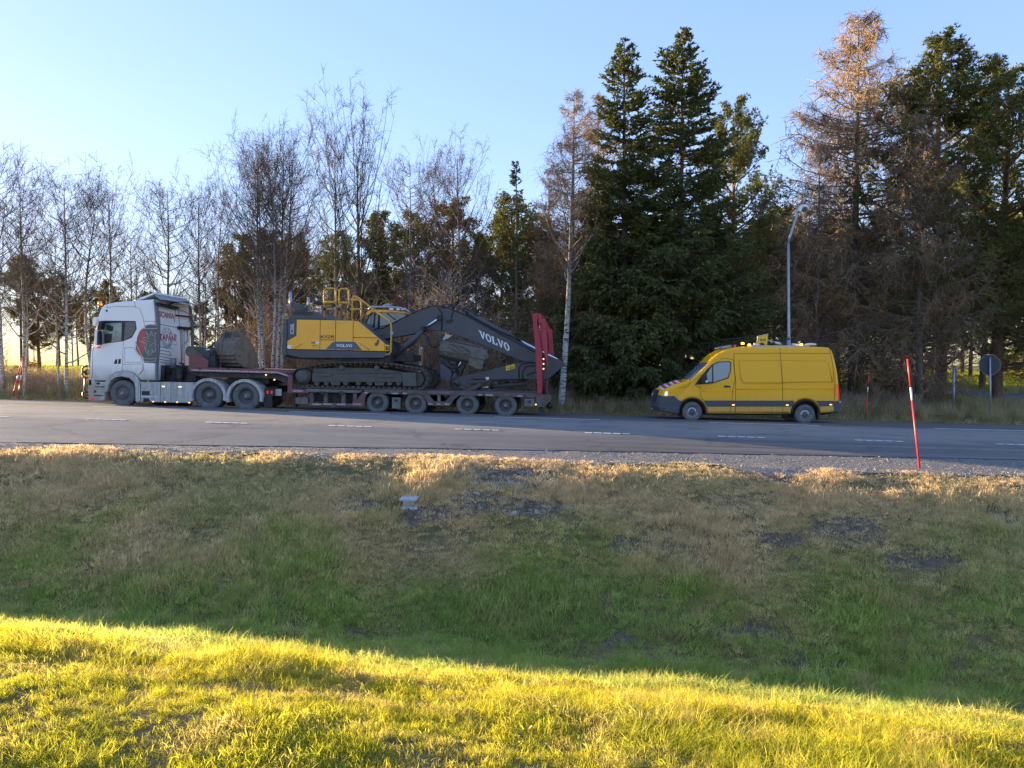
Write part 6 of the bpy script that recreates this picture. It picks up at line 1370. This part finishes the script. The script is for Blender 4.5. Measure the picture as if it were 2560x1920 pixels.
def trunk_line(r, H, K=14, wob=.012, lean=(0, 0), sweep=0.0):
    z = np.linspace(-.02, 1, K); a = r.uniform(0, 6.28, 4)
    x = wob * H * (np.sin(z * 5 + a[0]) - math.sin(a[0])) * .5 + lean[0] * H * z + sweep * H * np.sin(z * math.pi) ; y = wob * H * (np.sin(z * 4.3 + a[1]) - math.sin(a[1])) * .5 + lean[1] * H * z
    return np.stack([x, y, z * H], -1)
def gen_birch(seed, H, nl=46, lo=.22, spread=.17, r0=.13, up=.75, droop=.5, nsub=9, ntw=7, tw=.0050, barkm=None, twm=None, wob=.012, tl=.75, sweep=0.):
    r = np.random.default_rng(seed); T = trunk_line(r, H, wob=wob, sweep=sweep); tr = Acc(); cr = Acc()
    zz = np.linspace(0, 1, len(T)); tr.add(*tubes(T[None], (r0 * (1 - zz) ** .85 + .012)[None], 9))
    s = lo + (1 - lo) * np.sort(r.uniform(0, 1, nl)) ** .85 * .97
    base, _ = along(np.repeat(T[None], nl, 0), s); az = np.arange(nl) * 2.4 + r.normal(0, .5, nl)
    env = np.sin(np.pi * np.clip((s - lo) / (1 - lo) * .82 + .16, 0, 1)) ** .8; L = H * spread * (.45 + env) * r.uniform(.65, 1.2, nl)
    out = np.stack([np.cos(az), np.sin(az), np.zeros(nl)], -1); u0 = up * r.uniform(.7, 1.4, nl)
    q = np.linspace(0, 1, 7)[None, :, None]
    LP = base[:, None] + out[:, None] * (L[:, None, None] * (q * .95 - q * q * .25)) + np.array([0, 0, 1.0]) * (L * u0)[:, None, None] * (q * .55 + q * q * .65)
    LP[:, 1:] += np.cumsum(r.normal(0, .035, (nl, 6, 3)) * L[:, None, None], 1) * .5
    rl = (r0 * (1 - s) * .42 + .016)[:, None] * (1 - np.linspace(0, .82, 7))[None]
    tr.add(*tubes(LP, rl, 5))
    # second order
    N2 = nl * nsub; i2 = np.repeat(np.arange(nl), nsub); s2 = r.uniform(.18, 1.0, N2); b2, d2 = along(LP[i2], s2)
    rd = unit(r.normal(size=(N2, 3))); dir2 = unit(d2 * .55 + rd * .65 + np.array([0, 0, .30])); L2 = L[i2] * r.uniform(.22, .5, N2) * (1.15 - .5 * s2)
    q = np.linspace(0, 1, 5)[None, :, None]; P2 = b2[:, None] + dir2[:, None] * (L2[:, None, None] * q) + np.array([0, 0, 1.]) * (L2[:, None, None] * (q * q) * r.uniform(-.25, .25, N2)[:, None, None])
    cr.add(*tubes(P2, np.full((N2, 1), .011) * (1.1 - np.linspace(0, .75, 5))[None], 3))
    # twigs, drooping at the ends
    N3 = N2 * ntw; i3 = np.repeat(np.arange(N2), ntw); s3 = r.uniform(.1, 1, N3); b3, d3 = along(P2[i3], s3)
    dir3 = unit(d3 * .6 + unit(r.normal(size=(N3, 3))) * .75 + np.array([0, 0, .2])); L3 = tl * r.uniform(.35, 1.1, N3) * np.clip(H / 15, .6, 1.2)
    q = np.linspace(0, 1, 4)[None, :, None]; P3_ = b3[:, None] + dir3[:, None] * (L3[:, None, None] * q) - np.array([0, 0, 1.]) * (L3[:, None, None] * q * q * droop * r.uniform(.2, 1.3, N3)[:, None, None])
    cr.add(*tubes(P3_, np.full((N3, 1), tw) * (1.15 - np.linspace(0, .7, 4))[None], 3))
    return [('trunk', tr.mesh('birch_trunk', barkm or M_BIRCH, True)), ('crown', cr.mesh('birch_crown', twm or M_TWIG))]
def gen_spruce(seed, H, R0, nb=15, dens=1.0, lo=.05, m=None, spw=.028, bare=.0, droop=1.0, pw=.72):
    r = np.random.default_rng(seed); T = trunk_line(r, H, 10, .003); tr = Acc(); cr = Acc(); zz = np.linspace(0, 1, 10)
    tr.add(*tubes(T[None], (H * .0125 * (1 - zz) + .015)[None], 9))
    n = int(H * nb); s = lo + (1 - lo) * r.uniform(0, 1, n) ** .92; s = s[(vnoise(s * 60, s * 0, seed) > .18)]; n = len(s)
    az = r.uniform(0, 6.283, n); lob = .72 + .55 * vnoise(az * 1.1 + 20, s * 9, seed + 5)
    L = (R0 * (1 - s) ** pw * np.clip(.55 + (s - lo) * 4, .5, 1) * lob * r.uniform(.75, 1.1, n)) + .12
    out = np.stack([np.cos(az), np.sin(az), np.zeros(n)], -1); a = (.55 * s - .42 * droop * (1 - s) - .12) + r.normal(0, .08, n); b = .18 + .22 * (1 - s)
    q = np.linspace(0, 1, 6)[None, :, None]; base, _ = along(np.repeat(T[None], n, 0), s)
    BP = base[:, None] + out[:, None] * (L[:, None, None] * q) + np.array([0, 0, 1.]) * (L[:, None, None] * (a[:, None, None] * q + b[:, None, None] * q * q))
    tr.add(*tubes(BP, (.010 + .012 * L)[:, None] * (1 - np.linspace(0, .8, 6))[None], 4))
    ns = np.clip((4 + L * 7.5 * dens), 4, 34).astype(int); i2 = np.repeat(np.arange(n), ns); N2 = len(i2); s2 = r.uniform(.12, 1, N2) ** .8
    b2, d2 = along(BP[i2], s2); side = np.cross(d2, np.array([0, 0, 1.])) * r.choice([-1, 1], N2)[:, None]
    dir2 = unit(d2 * .75 + side * r.uniform(.3, 1.0, N2)[:, None] + np.array([0, 0, 1.]) * r.uniform(-.75, .12, N2)[:, None] * (1.15 - s[i2])[:, None]); L2 = np.clip(L[i2] * .34 * (1.15 - s2 * .7) * r.uniform(.5, 1.2, N2), .10, .85)
    q = np.linspace(0, 1, 3)[None, :, None]; P2 = b2[:, None] + dir2[:, None] * (L2[:, None, None] * q) - np.array([0, 0, 1.]) * (L2[:, None, None] * q * q * .25 * (1 - s[i2])[:, None, None])
    tr.add(*tubes(P2[::2], np.full((len(P2[::2]), 3), .006), 3))
    k = np.clip((L2 / .075 * dens), 3, 11).astype(int); i3 = np.repeat(np.arange(N2), k); N3 = len(i3); s3 = r.uniform(0, 1, N3); b3, d3 = along(P2[i3], s3)
    D = unit(d3 * .8 + unit(r.normal(size=(N3, 3))) * .6 - np.array([0, 0, .45]) * (1.0 - s[i2][i3])[:, None] + np.array([0, 0, .25]) * s[i2][i3][:, None]) * r.uniform(.09, .22, N3)[:, None]
    V, F = sprigs(b3, D, r.uniform(.7, 1.3, N3) * spw); cr.add(V, F)
    return [('trunk', tr.mesh('spruce_trunk', M_SPB, True)), ('crown', cr.mesh('spruce_crown', m or M_SPN))]
def gen_pine(seed, H, R0, nl=34, lo=.40, ntuft=5, nsp=13, r0=.17, m=None, up=.35, conical=.5, sprig=.17):
    r = np.random.default_rng(seed); T = trunk_line(r, H, 12, .014); tr = Acc(); cr = Acc(); zz = np.linspace(0, 1, 12); tr.add(*tubes(T[None], (r0 * (1 - zz) ** .8 + .02)[None], 9))
    s = lo + (1 - lo) * np.sort(r.uniform(0, 1, nl)) ** .8 * .98; az = np.arange(nl) * 2.4 + r.normal(0, .6, nl); h = (s - lo) / (1 - lo)
    L = R0 * np.clip((1 - h) ** conical * (.55 + 1.3 * h).clip(0, 1), .12, 1) * r.uniform(.6, 1.15, nl); base, _ = along(np.repeat(T[None], nl, 0), s); out = np.stack([np.cos(az), np.sin(az), np.zeros(nl)], -1)
    q = np.linspace(0, 1, 6)[None, :, None]; LP = base[:, None] + out[:, None] * (L[:, None, None] * q) + np.array([0, 0, 1.]) * (L[:, None, None] * (q * (up + .5 * h[:, None, None] - .1) + q * q * .25)); LP[:, 1:] += np.cumsum(r.normal(0, .04, (nl, 5, 3)) * L[:, None, None], 1) * .5
    tr.add(*tubes(LP, (.014 + .022 * L)[:, None] * (1 - np.linspace(0, .8, 6))[None], 5))
    nd = int(nl * .5); sd = r.uniform(.08, lo + .1, nd); bd, _ = along(np.repeat(T[None], nd, 0), sd); od = unit(np.stack([r.normal(size=nd), r.normal(size=nd), r.normal(-.1, .25, nd)], -1)) * (R0 * r.uniform(.15, .7, nd))[:, None]
    tr.add(*tubes(bd[:, None] + od[:, None] * np.linspace(0, 1, 4)[None, :, None] - np.array([0, 0, .25]) * (np.linspace(0, 1, 4) ** 2)[None, :, None], np.full((nd, 1), .016) * (1 - np.linspace(0, .8, 4))[None], 4))
    ns = np.clip(4 + L * 5, 4, 14).astype(int); i2 = np.repeat(np.arange(nl), ns); N2 = len(i2); s2 = r.uniform(.25, 1, N2) ** .7; b2, d2 = along(LP[i2], s2)
    dir2 = unit(d2 * .7 + unit(r.normal(size=(N2, 3)) * np.array([1, 1, .45])) * .8 + np.array([0, 0, .35])); L2 = np.clip(L[i2] * r.uniform(.18, .45, N2), .2, 1.1); P2 = b2[:, None] + dir2[:, None] * (L2[:, None, None] * np.linspace(0, 1, 3)[None, :, None]) + np.array([0, 0, 1.]) * (L2[:, None] * np.linspace(0, 1, 3)[None] ** 2 * .3)[..., None]
    tr.add(*tubes(P2, np.full((N2, 1), .012) * np.array([1, .8, .5])[None], 3))
    i3 = np.repeat(np.arange(N2), ntuft); N3 = len(i3); b3, d3 = along(P2[i3], r.uniform(.3, 1, N3) ** .6); b3 = b3 + r.normal(0, .13, (N3, 3))
    i4 = np.repeat(np.arange(N3), nsp); N4 = len(i4); D = unit(d3[i4] * .7 + unit(r.normal(size=(N4, 3))) * .95 + np.array([0, 0, .35])) * (sprig * r.uniform(.6, 1.3, N4))[:, None]; cr.add(*sprigs(b3[i4], D, r.uniform(.012, .022, N4)))
    return [('trunk', tr.mesh('pine_trunk', M_PIB, True)), ('crown', cr.mesh('pine_crown', m or M_PIN))]
def gen_larch(seed, H, R0, nb=11, lo=.1, needles=.10, sub=9, tws=6, tw=.0085, r0=.26, pw=.75):
    r = np.random.default_rng(seed); T = trunk_line(r, H, 12, .004); tr = Acc(); cr = Acc(); nd = Acc(); zz = np.linspace(0, 1, 12); tr.add(*tubes(T[None], (r0 * (1 - zz) ** .9 + .015)[None], 10))
    n = int(H * nb); s = lo + (1 - lo) * r.uniform(0, 1, n) ** .95; az = r.uniform(0, 6.283, n); lob = .8 + .36 * vnoise(az * 1.2 + 9, s * 8, seed)
    L = R0 * (1 - s) ** pw * lob * r.uniform(.7, 1.1, n) * np.clip(.55 + (s - lo) * 2.5, .5, 1) + .15; out = np.stack([np.cos(az), np.sin(az), np.zeros(n)], -1); a = .30 * s - .25 + r.normal(0, .10, n); b = .30 + .15 * s
    q = np.linspace(0, 1, 6)[None, :, None]; base, _ = along(np.repeat(T[None], n, 0), s); BP = base[:, None] + out[:, None] * (L[:, None, None] * q) + np.array([0, 0, 1.]) * (L[:, None, None] * (a[:, None, None] * q + b[:, None, None] * q * q)); BP[:, 1:] += np.cumsum(r.normal(0, .03, (n, 5, 3)) * L[:, None, None], 1) * .5
    tr.add(*tubes(BP, (.010 + .011 * L)[:, None] * (1 - np.linspace(0, .8, 6))[None], 4))
    ns = np.clip(3 + L * sub * .62, 3, 22).astype(int); i2 = np.repeat(np.arange(n), ns); N2 = len(i2); s2 = r.uniform(.1, 1, N2) ** .85; b2, d2 = along(BP[i2], s2)
    dir2 = unit(d2 * .5 + unit(r.normal(size=(N2, 3))) * .75 - np.array([0, 0, .35]) * (1 - s[i2])[:, None]); L2 = np.clip(L[i2] * r.uniform(.14, .36, N2), .15, 1.2); q = np.linspace(0, 1, 4)[None, :, None]; P2 = b2[:, None] + dir2[:, None] * (L2[:, None, None] * q) - np.array([0, 0, 1.]) * (L2[:, None, None] * q * q * .45 * (1.1 - s[i2])[:, None, None])
    cr.add(*tubes(P2, np.full((N2, 1), tw * 1.15) * (1.1 - np.linspace(0, .6, 4))[None], 3))
    i3 = np.repeat(np.arange(N2), tws); N3 = len(i3); b3, d3 = along(P2[i3], r.uniform(0, 1, N3)); dir3 = unit(d3 * .45 + unit(r.normal(size=(N3, 3))) * .7 - np.array([0, 0, .4])); L3 = r.uniform(.12, .42, N3); P3_ = b3[:, None] + dir3[:, None] * (L3[:, None, None] * np.linspace(0, 1, 3)[None, :, None])
    cr.add(*tubes(P3_, np.full((N3, 1), tw) * np.array([1.1, .9, .5])[None], 3))
    keep = (vnoise(az * 2.1 + 3, s * 26, seed + 9) > .62) & (s < .5); k2 = keep[i2]; pick = np.where(k2[i3] & (r.uniform(0, 1, N3) < .8))[0]; pick = np.repeat(pick, 4); b4, d4 = along(P3_[pick], r.uniform(0, 1, len(pick)))
    nd.add(*sprigs(b4, unit(d4 * .5 + unit(r.normal(size=(len(pick), 3))) * .9) * r.uniform(.04, .09, len(pick))[:, None], np.full(len(pick), .013)))
    return [('trunk', tr.mesh('larch_trunk', M_LAB, True)), ('crown', cr.mesh('larch_crown', M_LAT)), ('autumn_needles', nd.mesh('larch_needles', M_LAN))]

LIB = {}
LIB['birch_a'] = (gen_birch(1, 15, 48, .22, .20, .13, .7), 15); LIB['birch_b'] = (gen_birch(2, 15, 44, .28, .19, .12, .85, .35), 15); LIB['birch_c'] = (gen_birch(3, 15, 54, .18, .24, .14, .5, .9), 15); LIB['birch_d'] = (gen_birch(4, 15, 38, .33, .17, .11, .95, .4, wob=.03, sweep=.04), 15); LIB['birch_thick'] = (gen_birch(6, 15, 40, .48, .12, .21, .7, .7), 15)
LIB['aspen'] = (gen_birch(7, 18, 42, .28, .15, .19, 1.45, .05, 7, 6, .009, M_ASPEN, M_ASPT, .006, .6), 18)
LIB['spruce_a'] = (gen_spruce(11, 18, 3.7, 27, 1.5, spw=.030), 18); LIB['spruce_b'] = (gen_spruce(12, 18, 4.4, 27, 1.5, spw=.030), 18); LIB['spruce_slim'] = (gen_spruce(13, 12, 1.15, 16, .9, .03, pw=.85), 12)
LIB['pine_a'] = (gen_pine(21, 14, 3.3, 50, .34, 8, 9), 14); LIB['pine_b'] = (gen_pine(22, 14, 2.8, 44, .40, 8, 9), 14); LIB['pine_c'] = (gen_pine(23, 18, 5.6, 92, .08, 8, 8, .24, None, .25, .7, .19), 18); LIB['pine_d'] = (gen_pine(24, 13, 2.9, 50, .24, 8, 9, m=M_PIND), 13)
LIB['larch_a'] = (gen_larch(31, 20, 6.0, 13, .07, sub=12, tws=5, tw=.0105, pw=.64), 20); LIB['larch_b'] = (gen_larch(32, 17, 4.0, 10, .10, sub=10, tws=5, r0=.17, pw=.6), 17)
USED = set()
def tree(kind_, name, label, foot, T, tip_y, group, width=1.0, rot=None, lean=0.0):
    """foot: photo x of the trunk at the ground, T: distance row; the top reaches photo row tip_y"""
    if kind_.startswith('birch') and T < 40: tip_y += 22
    q = at(foot, 1000, T); x, y = q.x, T; z = gzf(x, y); d = ray(foot, tip_y); H = (CAM + d * (T / d.y)).z - z
    parts, H0 = LIB[kind_]; s = H / H0
    root = thing(name, label, 'tree', (x, y, z - .03), group); root.scale = (s * width, s * width, s)
    root.rotation_mode = 'ZYX'; root.rotation_euler = (0, lean, (hash((foot, T)) % 628) / 100 if rot is None else rot)
    for nm, me in parts:
        o = bpy.data.objects.new(nm, me); COL.objects.link(o); o.parent = root
    return root

G1 = 'bare birches in the roadside row'; G2 = 'dark spruces behind the van'; G3 = 'larches by the road'; G4 = 'pines in and behind the row'
# --- roadside row, left to right
tree('birch_b', 'birch_tree', 'bare birch cut by the left edge of the photo', 8, 31.8, 400, G1, 1.0)
tree('birch_a', 'birch_tree', 'tall bare birch just right of the left edge', 62, 34.5, 436, G1, 1.0)
tree('birch_d', 'birch_tree', 'white-trunked birch beside the two red snow stakes', 58, 30.4, 560, G1, .8)
tree('birch_b', 'birch_tree', 'slim birch between the red stakes and the truck front', 148, 31.5, 560, G1, .8)
tree('birch_c', 'birch_tree', 'tallest leaning birch left of the white truck', 166, 31.2, 428, G1, .85)
tree('birch_d', 'birch_tree', 'bare birch rising directly above the truck nose', 238, 33.5, 474, G1, 1.0)
tree('birch_b', 'birch_tree', 'bare birch above the orange beacon of the truck', 276, 34, 462, G1, .9)
tree('birch_a', 'birch_tree', 'thin grey birch above the truck roof middle', 330, 36, 560, G1, .85)
tree('birch_c', 'birch_tree', 'round-crowned birch above the raised roof deflector', 418, 34, 448, G1, .95)
tree('birch_b', 'birch_tree', 'birch between the truck cab and the brown bucket', 505, 35, 470, G1, .9)
tree('birch_d', 'birch_tree', 'faint birch behind the brown bucket', 560, 38, 500, G1, .9)
tree('birch_b', 'birch_tree', 'leftmost stem of the white birch clump behind the bucket', 652, 32.2, 372, G1, .9)
tree('birch_a', 'birch_tree', 'second stem of the white birch clump, leaning left', 664, 32.6, 380, G1, .8, lean=-.03)
tree('birch_d', 'birch_tree', 'middle stem of the white birch clump', 676, 32.0, 392, G1, .8)
tree('birch_b', 'birch_tree', 'fourth stem of the white birch clump, leaning right', 690, 32.5, 362, G1, .9, lean=.04)
tree('birch_c', 'birch_tree', 'rightmost stem of the white birch clump by the excavator', 702, 33.0, 385, G1, .85, lean=.06)
tree('birch_b', 'birch_tree', 'slender birch behind the excavator exhaust', 838, 35, 330, G1, .8)
tree('aspen', 'aspen_tree', 'tall greenish-grey aspen with upswept limbs behind the handrails', 896, 34, 345, G1, .95)
tree('birch_c', 'birch_tree', 'drooping bare birch above the excavator cab', 1022, 37, 388, G1, .8)
tree('birch_d', 'birch_tree', 'thin birch right of the excavator cab', 1088, 38, 412, G1, .8)
tree('birch_a', 'birch_tree', 'pale sunlit birch above the boom knee', 1148, 36, 378, G1, .85)
tree('birch_thick', 'birch_tree', 'white black-spotted birch trunk beside the raised red ramps', 1402, 30.7, 330, G1, .9, rot=2.2, lean=.045)
# --- larches and spruces
tree('larch_b', 'larch_tree', 'bare brown larch above the raised ramps', 1432, 34.5, 228, G3, .85)
tree('larch_b', 'larch_tree', 'pinkish larch top peeping left of the spruces', 1492, 38, 240, G3, .8)
tree('larch_b', 'larch_tree', 'dark leafless larch left of the ramps', 1372, 36, 420, G3, .7)
tree('spruce_slim', 'spruce_tree', 'slim young spruce with a needle-thin top behind the boom', 1290, 33.5, 410, G2, .95)
tree('spruce_a', 'spruce_tree', 'left one of the two tall dark spruces', 1560, 33.6, 105, G2, 1.1, rot=.4)
tree('spruce_b', 'spruce_tree', 'right and tallest one of the two dark spruces', 1700, 34.2, 82, G2, 1.12, rot=1.9)
tree('spruce_b', 'spruce_tree', 'shorter dark spruce between the tall pair and the ramps', 1480, 34.5, 560, G2, 1.25, rot=4.0)
tree('spruce_a', 'spruce_tree', 'low spruce filling in right behind the van bonnet', 1770, 35.0, 520, G2, 1.3, rot=5.0)
tree('pine_c', 'pine_tree', 'sunlit pine leaning out right of the spruces', 1830, 39, 262, G4, .8, rot=.7)
tree('larch_a', 'larch_tree', 'huge bare brown larch with thick trunk behind the van rear', 2133, 37.8, 40, G3, 1.08, rot=1.0)
tree('larch_a', 'larch_tree', 'second brown larch behind the leaning near snow stake', 2297, 35.0, 290, G3, .95, rot=3.3)
tree('larch_b', 'larch_tree', 'dim brown larch between lamp post and the huge larch', 2040, 36.5, 360, G3, 1.0)
tree('pine_c', 'pine_tree', 'tall green pine right of the huge larch', 2352, 37.5, 105, G4, 1.15, rot=2.6)
tree('pine_c', 'pine_tree', 'wide green pine at the right edge, second tallest', 2492, 39, 180, G4, 1.2, rot=4.4)
tree('pine_c', 'pine_tree', 'lower green pine cut by the right edge', 2610, 38, 470, G4, 1.2, rot=.2)
tree('pine_a', 'pine_tree', 'dusky pine behind the stop sign', 2455, 46, 520, G4, 1.3)
# --- pines standing behind
for kd, px, T, ty, lab, wd in (('pine_d', 100, 42, 700, 'low bushy dark pine above the yellow field', 1.3), ('pine_d', 585, 44, 640, 'rusty pine behind the brown bucket', 1.2), ('pine_a', 735, 42, 600, 'dark flat-topped pine left of the exhaust pipes', 1.1), ('pine_b', 835, 46, 640, 'dark pine behind the excavator engine', 1.2), ('pine_b', 948, 40, 538, 'green open-crowned pine above the handrails', 1.0), ('pine_a', 1040, 43, 545, 'green pine left of the sunlit birch', 1.0),
                                ('pine_d', 1132, 45, 505, 'orange-brown pine behind the sunlit birch', 1.0), ('pine_b', 1195, 44, 590, 'narrow pine above the excavator boom lettering', .9), ('pine_a', 1282, 46, 500, 'yellow-green pine left of the bare larches', 1.0), ('pine_d', 1345, 44, 560, 'dim pine above the ramp tops', 1.0), ('pine_b', 1895, 44, 560, 'thin pine left of the street lamp', .8), ('pine_a', 1990, 46, 600, 'shaded pine just behind the street lamp', 1.1), ('pine_d', 655, 50, 700, 'small rusty pine seen through the birch clump', 1.2)):
    tree(kd, 'pine_tree', lab, px, T, ty, G4, wd)
# --- background wood seen through the gaps
rr_ = random.Random(3)
spots = []
for i in range(110):
    px = -60 + i * 18 + rr_.uniform(-12, 12)
    spots.append((px, rr_.uniform(40, 74)))
for i, (px, T) in enumerate(spots):
    if (px < 620 and i % 5 == 0) or (px >= 620 and i % 3 == 0): continue
    if 55 < px < 215: T = 72 + (i % 5) * 2.5
    kd = rr_.choice(['birch_a', 'birch_b', 'birch_c', 'birch_d', 'birch_b', 'birch_c', 'pine_b', 'pine_d'])
    kd = kd if px < 1350 else rr_.choice(['pine_a', 'pine_b', 'pine_d', 'birch_a', 'birch_c'])
    top = rr_.uniform(640, 780) if px < 600 else rr_.uniform(560, 700)
    nm = 'birch_tree' if 'birch' in kd else 'pine_tree'
    tree(kd, nm, 'distant bare birch in the wood behind the roadside row' if nm == 'birch_tree' else 'distant dark pine in the wood behind the roadside row', px, T, top, 'distant trees in the wood behind', rr_.uniform(.9, 1.3), rot=rr_.uniform(0, 6))
for i in range(40):
    px = 1380 + i * 31 + rr_.uniform(-14, 14); T = rr_.uniform(46, 72)
    if px > 2280: T = rr_.uniform(62, 72)
    tree(rr_.choice(['pine_a', 'pine_b', 'pine_c', 'pine_c']), 'pine_tree', 'distant dark pine in the wood behind the roadside row', px, T, rr_.uniform(520, 690), 'distant trees in the wood behind', 1.1, rot=rr_.uniform(0, 6))
# --- undergrowth
def sapling(name, seed, ns, nb, spread):
    r = np.random.default_rng(seed); a = Acc(); q = np.linspace(0, 1, 5)[None, :, None]
    b = np.stack([r.normal(0, spread * .35, ns), r.normal(0, spread * .35, ns), np.full(ns, -.02)], -1); d = np.stack([r.normal(0, .16, ns), r.normal(0, .16, ns), np.ones(ns)], -1); h = r.uniform(.55, 1, ns)
    P = b[:, None] + d[:, None] * (h[:, None, None] * q); P[:, 1:, :2] += np.cumsum(r.normal(0, .015, (ns, 4, 2)), 1); a.add(*tubes(P, np.full((ns, 1), .0065) * (1.1 - np.linspace(0, .8, 5))[None], 3))
    i2 = np.repeat(np.arange(ns), nb); b2, d2 = along(P[i2], r.uniform(.15, .98, len(i2))); dd = unit(d2 * .9 + unit(r.normal(size=(len(i2), 3))) * .85) * (h[i2] * r.uniform(.10, .30, len(i2)))[:, None]
    P2 = b2[:, None] + dd[:, None] * np.linspace(0, 1, 3)[None, :, None]; a.add(*tubes(P2, np.full((len(i2), 1), .0030) * np.array([1.1, .9, .5])[None], 3))
    i3 = np.repeat(np.arange(len(i2)), 3); b3, d3 = along(P2[i3], r.uniform(.2, 1, len(i3))); d3 = unit(d3 + unit(r.normal(size=(len(i3), 3))) * .8) * r.uniform(.04, .12, len(i3))[:, None]
    a.add(*tubes(b3[:, None] + d3[:, None] * np.linspace(0, 1, 2)[None, :, None], np.full((len(i3), 2), .0022), 3)); return a.mesh(name, M_BRUSH)
SAPS = bpy.data.collections.new('sapling_prototypes')
for k in range(6): SAPS.objects.link(bpy.data.objects.new('sapling_%d' % k, sapling('sapling_%d' % k, 200 + k, 4 if k < 3 else 2, 16 if k < 3 else 26, .5 if k < 3 else .25)))
r = np.random.default_rng(77)
def brush(name, n, label, xf, y0, y1, hmin, hmax, lo, hi, dens=None):
    y = r.uniform(y0, y1, n); px = r.uniform(*xf, n); k = (px - PW / 2) / FPX; c, s = math.cos(YAW), math.sin(YAW); x = (c * k - s) / (s * k + c) * y
    kp = ~on_side_road(x, y)
    if dens is not None: kp &= dens(x, y)
    x, y, n = x[kp], y[kp], int(kp.sum()); h = r.uniform(hmin, hmax, n) * (.55 + .9 * vnoise(x * .4, y * .4, 55)) * np.where((x < -17) & (y < 40), .6, 1)
    return scatter(name, np.stack([x, y, gz(x, y)], -1), rots(r, n, .06), h, r.integers(lo, hi, n).astype(np.int32), SAPS, label)
brush('undergrowth', 1150, 'tangled brown undergrowth at the foot of the left and middle trees', (-160, 1450), 30.5, 37, .7, 1.7, 0, 3)
brush('low_undergrowth', 420, 'low brown undergrowth at the foot of the spruces and larches', (1450, 2320), 30.6, 36, .4, 1.0, 0, 3)
brush('thicket', 1200, 'brown leafless saplings among the trunks behind the truck and excavator', (-100, 1420), 33, 58, 1.6, 5.0, 2, 6, lambda x, y: ~((x < -19) & (x > -46)))
# yellow and orange shrubs far behind, catching the sun
def shrub(label, px, T, base_y, top_y, halfw, m):
    q = at(px, base_y, T); z0 = gzf(q.x, T); zt_ = at(px, top_y, T).z; h = max(.6, zt_ - z0); rt = thing('shrub', label, 'shrub', (q.x, T, z0)); rn = np.random.default_rng(int(px)); n = 16
    d = unit(np.stack([rn.normal(size=n), rn.normal(size=n), np.abs(rn.normal(1.4, .5, n))], -1)); P = d[:, None] * (h * rn.uniform(.6, 1.05, n))[:, None, None] * np.linspace(0, 1, 4)[None, :, None] * np.array([halfw / h, halfw / h, 1])
    a = Acc().add(*tubes(P, np.full((n, 1), .02) * np.array([1, .8, .5, .3])[None], 3)); i2 = np.repeat(np.arange(n), 90); b2, d2 = along(P[i2], rn.uniform(.15, 1, len(i2))); b2 = b2 + rn.normal(0, .16, b2.shape) * h * .6
    l_ = Acc().add(*sprigs(b2, unit(rn.normal(size=b2.shape)) * rn.uniform(.06, .14, len(i2))[:, None], np.full(len(i2), .04)))
    for nm, me in (('stems', a.mesh('shrub_stems', M_BRUSH)), ('leaves', l_.mesh('shrub_leaves', m))): o = bpy.data.objects.new(nm, me); COL.objects.link(o); o.parent = rt
shrub('orange-leaved shrub between the left birches', 72, 46, 935, 900, 1.1, M_ORL); shrub('orange and yellow shrub behind the red stakes', 48, 44, 950, 916, .7, M_ORL)
for px, lab in ((2500, 'sunlit yellow-green sapling left of the right photo edge'), (2548, 'sunlit yellow-green sapling cut by the right photo edge')): shrub(lab, px, 58, 930, 795, 1.6, M_YEL)
